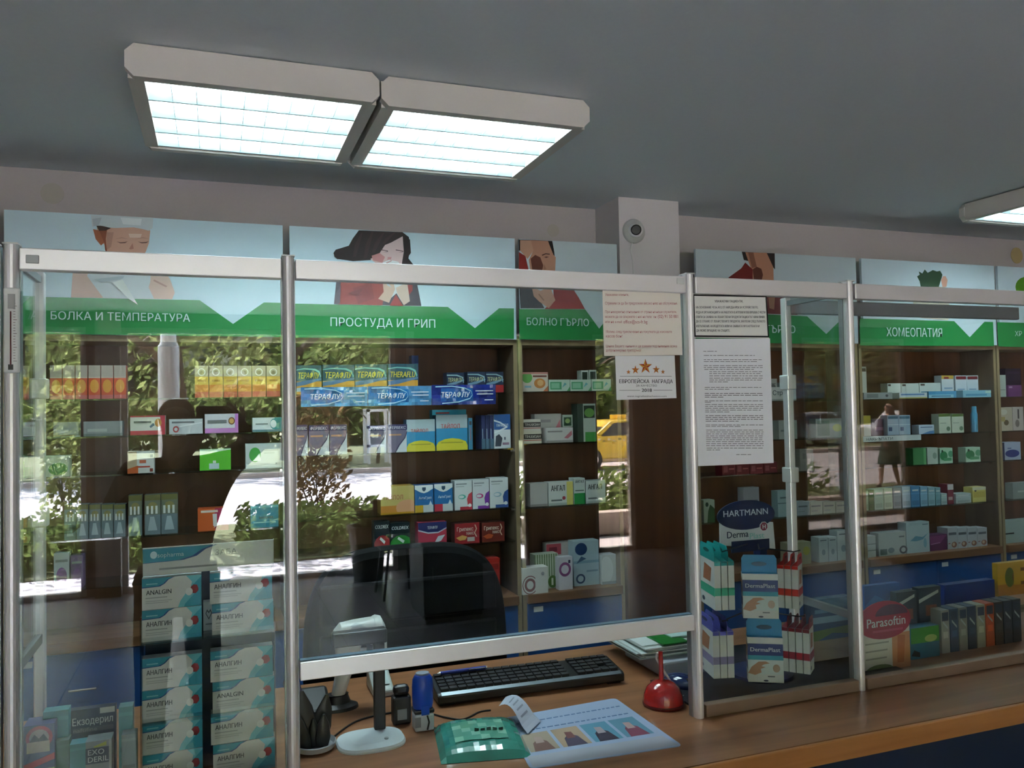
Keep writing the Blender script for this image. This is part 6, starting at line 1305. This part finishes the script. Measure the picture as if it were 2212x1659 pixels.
# cables
def cable(name, label, pts, r=.0022):
    P = [desk(x, y) + Vector((0, 0, r)) for x, y in pts]; out = []
    for k in range(len(P) - 1):
        p0, p1, p2, p3 = P[max(k - 1, 0)], P[k], P[k + 1], P[min(k + 2, len(P) - 1)]
        for s in range(6):
            u = s / 6; out.append(.5 * ((2 * p1) + (p2 - p0) * u + (2 * p0 - 5 * p1 + 4 * p2 - p3) * u * u + (3 * p1 - p0 - 3 * p2 + p3) * u ** 3))
    out.append(P[-1]); o = MB().tube(out, r, 6).build(name, BLACK_PL, smooth=True); return tag(o, label, 'cable')
cable('power_cable', 'thin black cable curving behind the white oval base', [(712, 1602), (735, 1582), (765, 1562), (800, 1550), (846, 1541)])
cable('power_cable', 'thin black cable looping from the stamps to the keyboard', [(938, 1545), (965, 1552), (1000, 1556), (1035, 1540), (1060, 1536)])
# money mat with four pictures
q = [desk(1146, 1662), desk(1475, 1612), desk(1329, 1509), desk(1083, 1553)]
MT = .0016
def rounded(q, r=.016, n=5):
    out = []
    for k in range(len(q)):
        p, a, b2 = q[k], q[k - 1], q[(k + 1) % len(q)]
        e0, e1 = p + (a - p).normalized() * r, p + (b2 - p).normalized() * r
        for s in range(n + 1):
            u = s / n; out.append((1 - u) ** 2 * e0 + 2 * u * (1 - u) * p + u * u * e1)
    return out
mt_ = thing('counter_mat', 'pale blue counter mat with four printed pictures', 'mat', (q[0] + q[2]) / 2)
mb = MB('#9fb0cc').prism([(p.x, p.y) for p in rounded(q)], 'z', DZ, DZ + MT); mb.build('sheet', vcol('printed_mat', .5), parent=mt_)
def Q(u, v, l=1):
    a = q[0].lerp(q[1], u); b2 = q[3].lerp(q[2], u); p = a.lerp(b2, v); return (p.x, p.y, DZ + MT + .0001 * l)
def mpoly(nm, uv, col, l=1): return MB(col).poly([Q(a, b2, l) for a, b2 in uv]).build(nm, vcol('printed_mat', .5), parent=mt_)
mpoly('printed_band', [(.02, .02), (.98, .02), (.96, .2), (.02, .2)], '#a9adb8')
for k, (c, fg, sk) in enumerate((('#a99a86', '#7a5a52', '#b09a92'), ('#b39a80', '#4a4058', '#7a4a48'), ('#5a94ae', '#3a3044', '#a99aa0'), ('#5f90a8', '#8a4a60', '#b89a98'))):
    u0 = .06 + .225 * k; u1 = u0 + .20; v0, v1 = .26, .60
    mpoly('printed_picture', [(u0, v0), (u1, v0), (u1, v1), (u0, v1)], c, 2)
    mpoly('printed_figure', [(u0 + .03, v0), (u0 + .17, v0), (u0 + .15, v0 + .16), (u0 + .1, v0 + .22), (u0 + .05, v0 + .15)], fg, 3)
    mpoly('printed_figure', [(u0 + .07, v0 + .14), (u0 + .13, v0 + .14), (u0 + .13, v0 + .25), (u0 + .08, v0 + .26)], sk, 4)
for v in (.66, .82):
    u = .08
    rnd = random.Random(int(v * 100))
    while u < .93:
        w = rnd.uniform(.02, .05); mpoly('printed_line', [(u, v), (u + w, v), (u + w, v + .018), (u, v + .018)], '#4a6a98', 2); u += w + .012
# green plastic pack of wipes with a curled receipt
gq = [desk(953, 1652), desk(1150, 1637), desk(1112, 1556), desk(936, 1572)]
gp = thing('wipes_pack', 'green plastic pillow pack of wipes left of the counter mat', 'pack', (gq[0] + gq[2]) / 2)
GPM = flat('wipes_film', (.05, .28, .22), .15, coat=.5, var=.35, scale=14)
mb = MB(); N = 16
def gpos(i, j, s):
    u, v = i / N, j / N; a = gq[0].lerp(gq[1], u); b2 = gq[3].lerp(gq[2], u); p = a.lerp(b2, v)
    e = (max(0, 1 - abs(2 * u - 1) ** 3.2) ** .5) * (max(0, 1 - abs(2 * v - 1) ** 3.2) ** .5)
    return Vector((p.x, p.y, DZ + .001 + .030 * e * s + (.0015 * math.sin(i * 2.1) * math.cos(j * 1.7) * e if s else 0)))
for i in range(N):
    for j in range(N):
        mb.poly([gpos(i, j, 1), gpos(i + 1, j, 1), gpos(i + 1, j + 1, 1), gpos(i, j + 1, 1)]); mb.poly([gpos(i, j, 0), gpos(i, j + 1, 0), gpos(i + 1, j + 1, 0), gpos(i + 1, j, 0)])
mb.build('film_pouch', GPM, parent=gp, smooth=True)
lb = MB('#6fae9a')
def gtop(u, v, l=.0009): i, j = u * N, v * N; p = gpos(i, j, 1); return Vector((p.x, p.y, p.z + l))
for i in range(6):
    for j in range(5):
        u0, u1 = .18 + .6 * i / 6, .18 + .6 * (i + 1) / 6; v0, v1 = .22 + .5 * j / 5, .22 + .5 * (j + 1) / 5
        lb.poly([gtop(u0, v0, .0022), gtop(u1, v0, .0022), gtop(u1, v1, .0022), gtop(u0, v1, .0022)], '#5fa48e' if (i + j) % 3 else '#84bfa8')
lb.build('label_panel', vcol('printed_film', .2, .5), parent=gp)
for k in range(5): 
    MB('#123a30').poly([gtop(.42 + .07 * k, .40, .0032), gtop(.47 + .07 * k, .40, .0032), gtop(.48 + .07 * k, .47, .0032), gtop(.43 + .07 * k, .47, .0032)]).build('printed_bar', vcol('printed_film', .2, .5), parent=gp)
r0 = [desk(1078, 1560), desk(1140, 1590), desk(1168, 1562), desk(1092, 1540)]
rc = MB('#b4bccc'); n_ = 10
for i in range(n_):
    for side in (0, 1):
        def rp(i, v): 
            u = i / n_; p = r0[0].lerp(r0[1], u); p2 = r0[3].lerp(r0[2], u); w = p.lerp(p2, v); return Vector((w.x, w.y, DZ + .034 + .022 * math.sin(math.pi * min(1, u * 1.1 + .08)) - .028 * u * u - .0006 * side))
        rc.poly([rp(i, 0), rp(i + 1, 0), rp(i + 1, 1), rp(i, 1)] if not side else [rp(i, 1), rp(i + 1, 1), rp(i + 1, 0), rp(i, 0)])
for k in range(4): 
    u = .3 + .13 * k; rc.poly([rp(u * n_, .2) + Vector((0, 0, .001)), rp(u * n_ + .35, .2) + Vector((0, 0, .001)), rp(u * n_ + .35, .75) + Vector((0, 0, .001)), rp(u * n_, .75) + Vector((0, 0, .001))], '#8a90a0')
o = rc.build('till_receipt', PAPER, smooth=False); tag(o, 'white curled till receipt between green pack and counter mat', 'receipt')
# red pen holder
b = desk(1433, 1522)
t = thing('pen_holder', 'glossy red dome pen holder with an upright red pen', 'pen holder', b)
REDG = flat('red_gloss', (.42, .012, .008), .15, coat=.6)
MB().lathe([(.049, 0), (.053, .004), (.053, .010), (.050, .028), (.042, .046), (.028, .058), (.012, .064), (.004, .065)], 32, (b.x, b.y, DZ)).build('dome', REDG, parent=t, smooth=True)
MB().lathe([(.0535, .002), (.0545, .006), (.0535, .009)], 32, (b.x, b.y, DZ)).build('rim', flat('red_dark', (.12, .008, .008), .4), parent=t)
tp = at(1427, 1408, b.y)
MB().tube([(b.x - .004, b.y, DZ + .060), (tp.x, b.y, tp.z)], [.0062, .0058], 12).build('pen', REDG, parent=t, smooth=True)
cpts = [at(x, y, b.y + .006 + k * .003) for k, (x, y) in enumerate(((1420, 1410), (1418, 1422), (1428, 1440), (1442, 1462), (1458, 1488), (1470, 1508), (1477, 1524), (1474, 1532)))]
cpts = [Vector((p.x, p.y, max(p.z, DZ + .0036))) for p in cpts]
MB().tube(cpts, .0032, 8).build('cord', flat('cord_white', (.55, .52, .48), .5), parent=t, smooth=True)
# paper tray with papers and a green folder
b0 = desk(1390, 1398); 
tr = thing('letter_tray', 'clear letter tray stacked with papers and a green folder', 'letter tray', (1.29, .40, DZ))
MB().box(1.195, 1.40, .285, .52, DZ + .0003, DZ + .045).build('tray', flat('tray_frost', (.42, .46, .52), .3), parent=tr, bevel=.006)
rnd = random.Random(3)
for k in range(9):
    dx, dy = rnd.uniform(-.02, .01), rnd.uniform(-.015, .015); z = DZ + .0455 + k * .0042
    o = MB('#c9d2cf' if k % 3 else '#b4c4c4').box(1.16 + dx, 1.385 + dx, .33 + dy, .60 + dy, z, z + .0036).build('paper_stack', PAPER, parent=tr)
z = DZ + .0455 + 9 * .0042
MB('#0f6a24').box(1.215, 1.30, .315, .60, z, z + .004).build('green_folder', CARTON, parent=tr)
MB('#b9d4d0').box(1.27, 1.40, .36, .58, z + .0045, z + .008).build('top_sheet', PAPER, parent=tr)
b = desk(1484, 1492)
t = thing('computer_mouse', 'dark blue glossy computer mouse behind the third post', 'mouse', b)
MBL = flat('mouse_blue', (.012, .025, .10), .12, coat=.5)
mb = MB().lathe([(.044, 0), (.046, .008), (.042, .022), (.030, .032), (.012, .037), (.002, .038)], 24, (0, 0, 0), .75, 1.2)
mb.xform(Matrix.Translation((b.x, b.y + .03, DZ)) @ Matrix.Rotation(.5, 4, 'Z')).build('shell', MBL, parent=t, smooth=True)
MB().box(b.x - .002, b.x + .004, b.y - .018, b.y + .0, DZ + .026, DZ + .034).build('wheel', BLACK_PL, parent=t, bevel=.002)

# ================================================================== CHAIR BEHIND THE COUNTER
oc = thing('office_chair', 'black padded office chair behind the counter, in front of the flu shelves', 'office chair', (.62, 1.02, 0))
LEA = flat('black_leather', (.004, .004, .005), .8, bump=.3, scale=25, spec=.2)
cx0, cx1 = at(650, 1300, 1.02).x, at(1083, 1300, 1.02).x; ctop = at(985, 1163, 1.02).z; cm, hw = (cx0 + cx1) / 2, (cx1 - cx0) / 2
outl = []
for k in range(41):
    w_ = math.pi * k / 40; u = math.cos(w_); outl.append((cm + hw * math.copysign(abs(u) ** .55, u) * 1.0, ctop - .42 + .42 * abs(math.sin(w_)) ** .62))
outl += [(cm - hw * .92, .62), (cm - hw * .8, .56), (cm + hw * .8, .56), (cm + hw * .92, .62)]
MB().prism(outl, 'y', 1.02, .94).build('backrest', LEA, parent=oc, bevel=.03)
for k, zz in enumerate((.66, .82, .98)):
    MB().box(cm - hw * .86, cm + hw * .86, .925, .945, zz, zz + .135).build('back_cushion', LEA, parent=oc, bevel=.012)
MB().box(cm - .27, cm + .27, .66 + .02, 1.0, .44, .54).build('seat', LEA, parent=oc, bevel=.03)
for sx in (-1, 1):
    MB().tube([(cm + sx * .29, .99, .50), (cm + sx * .33, .95, .60), (cm + sx * .33, .92, .68), (cm + sx * .33, .74, .69), (cm + sx * .30, .72, .50)], .018, 10).build('armrest', BLACK_PL, parent=oc, smooth=True)
MB().tube([(cm, .84, .10), (cm, .84, .45)], .03, 14).build('gas_column', BLACK_PL, parent=oc, smooth=True)
for k in range(5):
    a_ = k * 2 * math.pi / 5 + .3; ex, ey = cm + .27 * math.cos(a_), .84 + .27 * math.sin(a_)
    lg = MB().tube([(cm, .84, .12), (ex, ey, .075)], [.028, .016], 8).build('base_leg', BLACK_PL, parent=oc)
    MB().tube([(ex - .012, ey, .03), (ex + .012, ey, .03)], .03, 14).build('castor', BLACK_PL, parent=lg)

# ================================================================== PEOPLE (seen only as reflections)
def skin_mesh(name, nodes, edges, mat, parent, root=0, sub=2, org=None):
    keys = list(nodes); o = root_loc(parent) if parent else org
    me = bpy.data.meshes.new(name); me.from_pydata([tuple(Vector(nodes[k][0]) - o) for k in keys], [(keys.index(a), keys.index(b)) for a, b in edges], [])
    ob = bpy.data.objects.new(name, me); COL.objects.link(ob); ob.parent = parent
    ob.modifiers.new('skin', 'SKIN'); 
    for i, k in enumerate(keys):
        r = nodes[k][1]; r = r if isinstance(r, tuple) else (r, r); me.skin_vertices[0].data[i].radius = r; me.skin_vertices[0].data[i].use_root = (i == root)
    s = ob.modifiers.new('sub', 'SUBSURF'); s.levels = sub; s.render_levels = sub
    me.materials.append(mat); ob.modifiers['skin'].use_smooth_shade = True
    return ob
SKINM = flat('skin', (.45, .28, .20), .5)
def hand(nodes, edges, wrist, d, side, thumb, pre):
    """palm and five curled fingers; d along the hand, side across it, curl towards thumb direction"""
    w = Vector(wrist); d, side, curl = Vector(d).normalized(), Vector(side).normalized(), Vector(thumb).normalized()
    pm = pre + 'palm'; nodes[pm] = (w + d * .055, (.036, .018)); edges.append((pre + 'wrist', pm))
    for k, L in enumerate((.066, .074, .070, .056)):
        b = w + d * .085 + side * ((k - 1.5) * .019); n0, n1, n2 = pre + 'f%da' % k, pre + 'f%db' % k, pre + 'f%dc' % k
        nodes[n0] = (b, .0095); nodes[n1] = (b + d * L * .5 + curl * .016, .0088); nodes[n2] = (b + d * L * .72 + curl * .045, .0075)
        edges += [(pm, n0), (n0, n1), (n1, n2)]
    t0, t1 = pre + 't0', pre + 't1'; s = -1
    nodes[t0] = (w + d * .045 + side * (-.045) + curl * .012, .011); nodes[t1] = (w + d * .080 + side * (-.058) + curl * .034, .009); edges += [(pm, t0), (t0, t1)]
def person(label, P, pose, cloth, legs, hairc, skirt=False, long_hair=False):
    """P: foot point; pose: dict of joint offsets in metres relative to P (Z up)"""
    t = thing('person', label, 'person', P); P = Vector(P); J = {k: P + Vector(v) for k, v in pose.items() if k not in ('back', 'lhand', 'rhand')}
    n = {'pelvis': (J['pelvis'], (.135, .10)), 'waist': (J['waist'], (.125, .09)), 'chest': (J['chest'], (.15, .105)), 'neck0': (J['neck'], (.058, .055)), 'jaw': (J['jaw'], (.058, .07)), 'brow': (J['head'], (.075, .092)), 'crown': (J['crown'], (.055, .07))}
    e = [('pelvis', 'waist'), ('waist', 'chest'), ('chest', 'neck0'), ('neck0', 'jaw'), ('jaw', 'brow'), ('brow', 'crown')]
    for s in 'lr':
        n[s + 'sh'] = (J[s + 'sh'], .062); n[s + 'el'] = (J[s + 'el'], .044); n[s + 'wrist'] = (J[s + 'wr'], .027)
        n[s + 'hip'] = (J[s + 'hip'], .088); n[s + 'kn'] = (J[s + 'kn'], .056); n[s + 'an'] = (J[s + 'an'], .038); n[s + 'toe'] = (J[s + 'toe'], .034)
        e += [('chest', s + 'sh'), (s + 'sh', s + 'el'), (s + 'el', s + 'wrist'), ('pelvis', s + 'hip'), (s + 'hip', s + 'kn'), (s + 'kn', s + 'an'), (s + 'an', s + 'toe')]
        hd = pose.get(s + 'hand'); d = Vector(hd[0]); hand(n, e, J[s + 'wr'], d, hd[1], hd[2], s)
    skin_mesh('body', n, e, SKINM, t)
    c = {k: (n[k][0], n[k][1]) for k in ('pelvis', 'waist', 'chest')}; ce = [('pelvis', 'waist'), ('waist', 'chest')]
    up = lambda r, a=1.13, b=.006: tuple(x * a + b for x in (r if isinstance(r, tuple) else (r, r)))
    c = {k: (v[0], up(v[1])) for k, v in c.items()}; c['collar'] = (n['neck0'][0] - Vector((0, 0, .02)), (.072, .068)); ce.append(('chest', 'collar'))
    for s in 'lr':
        c[s + 'sh'] = (n[s + 'sh'][0], .075); c[s + 'el'] = (n[s + 'el'][0], .058); c[s + 'cuff'] = (n[s + 'el'][0].lerp(n[s + 'wrist'][0], .85), .040)
        ce += [('chest', s + 'sh'), (s + 'sh', s + 'el'), (s + 'el', s + 'cuff')]
    skin_mesh('jacket', c, ce, cloth, t)
    if skirt:
        b = J['pelvis']; mb = MB()
        loft(mb, [((b.x, b.y, b.z + .10), UX, UYv, .15, .12), ((b.x, b.y, b.z - .05), UX, UYv, .19, .16), ((b.x, b.y, b.z - .45), UX, UYv, .26, .22)], 20); mb.build('skirt', legs, parent=t, smooth=True)
    else:
        l = {'pelvis': (n['pelvis'][0], (.150, .115))}; le = []
        for s in 'lr':
            l[s + 'hip'] = (n[s + 'hip'][0], .102); l[s + 'kn'] = (n[s + 'kn'][0], .070); l[s + 'hem'] = (n[s + 'an'][0] + Vector((0, 0, .03)), .060); le += [('pelvis', s + 'hip'), (s + 'hip', s + 'kn'), (s + 'kn', s + 'hem')]
        skin_mesh('trousers', l, le, legs, t)
    hm = {'a': (J['crown'] + Vector((0, 0, -.03)), (.085, .10)), 'b': (J['head'] + Vector((0, pose['back'] * .045, .02)), (.088, .09)), 'c': (J['jaw'] + Vector((0, pose['back'] * .075, .03)), (.07, .05))}
    he = [('a', 'b'), ('b', 'c')]
    if long_hair: hm['d'] = (J['neck'] + Vector((0, pose['back'] * .10, -.10)), (.08, .035)); he.append(('c', 'd'))
    skin_mesh('hair', hm, he, flat('hair_' + hairc, {'dark': (.015, .01, .008), 'brown': (.05, .025, .012)}[hairc], .5), t)
    f = -pose['back']; hx = J['head']
    for sx in (-.032, .032): MB().lathe([(.004, -.009), (.011, -.004), (.011, .004), (.004, .009)], 10, (hx.x + sx, hx.y + f * .085, hx.z - .005)).build('eye', WHITE_PL, parent=t)
    MB().prism([(-.012, -.045), (.012, -.045), (.006, .0), (-.006, .0)], 'y', 0, f * .028).xform(Matrix.Translation((hx.x, hx.y + f * .085, hx.z))).build('nose', SKINM, parent=t)
    MB().box(-.022, .022, 0, .006, -.005, .005).xform(Matrix.Translation((hx.x, hx.y + f * .082, hx.z - .075))).build('mouth', flat('lip', (.3, .12, .1), .5), parent=t)
    for s in 'lr':
        a, o2 = n[s + 'an'][0], n[s + 'toe'][0]; skin_mesh('shoe', {'h': (a + Vector((0, 0, -.045)), .046), 't': (o2, (.046, .034))}, [('h', 't')], BLACK_PL, t)
    return t
px_, py_ = -.165, -2.16
pose = {'pelvis': (0, 0, .94), 'waist': (0, 0, 1.10), 'chest': (0, 0, 1.33), 'neck': (0, .01, 1.49), 'jaw': (0, .04, 1.575), 'head': (.0, .035, 1.66), 'crown': (0, .02, 1.715), 'back': -1,
        'lsh': (-.19, 0, 1.42), 'lel': (-.27, .10, 1.20), 'lwr': (.06, .30, 1.53), 'rsh': (.19, 0, 1.43), 'rel': (.36, .05, 1.57), 'rwr': (.285, .31, 1.60),
        'lhip': (-.095, 0, .90), 'lkn': (-.11, .02, .49), 'lan': (-.12, -.02, .09), 'ltoe': (-.13, .11, .04), 'rhip': (.095, 0, .90), 'rkn': (.11, .02, .49), 'ran': (.12, -.02, .09), 'rtoe': (.13, .11, .04),
        'lhand': ((.45, .25, .85), (.3, 0, -.2), (.2, .6, 0)), 'rhand': ((-.45, .25, .55), (-.3, 0, -.5), (-.1, .6, 0))}
DKC = flat('dark_jacket', (.012, .011, .012), .7); DKT = flat('dark_trousers', (.012, .016, .03), .7)
person('customer in dark clothes taking a photo with a phone, mirrored in left pane', (px_, py_, 0), pose, DKC, DKT, 'dark')
ph = thing('mobile_phone', 'black mobile phone held up by the customer', 'phone', (0.0, -1.80, 1.605))
MB().box(-.075, .045, -1.806, -1.797, 1.650, 1.712).build('body', BLACK_PL, parent=ph, bevel=.003)
MB().box(-.070, .040, -1.8072, -1.8062, 1.655, 1.707).build('screen', flat('phone_screen', (.02, .03, .04), .1), parent=ph)
wp = dict(pose); wp.update({'lel': (-.24, -.06, 1.18), 'lwr': (-.22, .08, .96), 'rel': (.24, .06, 1.18), 'rwr': (.22, .16, .98), 'back': 1, 'jaw': (0, -.03, 1.575), 'head': (0, -.03, 1.66), 'lkn': (-.16, -.08, .49), 'lan': (-.30, .02, .12), 'ltoe': (-.40, .0, .05), 'rkn': (.10, -.02, .50), 'ran': (.20, 0, .09), 'rtoe': (.10, -.02, .04),
                       'lhand': ((0, .1, -1), (0, 1, 0), (.4, 0, 0)), 'rhand': ((0, .1, -1), (0, 1, 0), (-.4, 0, 0))})
person('pedestrian in a dark green skirt walking along the road, mirrored at right', (13.0, -11.3, GZ), wp, flat('brown_top', (.10, .05, .04), .8), flat('green_skirt', (.02, .06, .045), .8), 'brown', True, True)
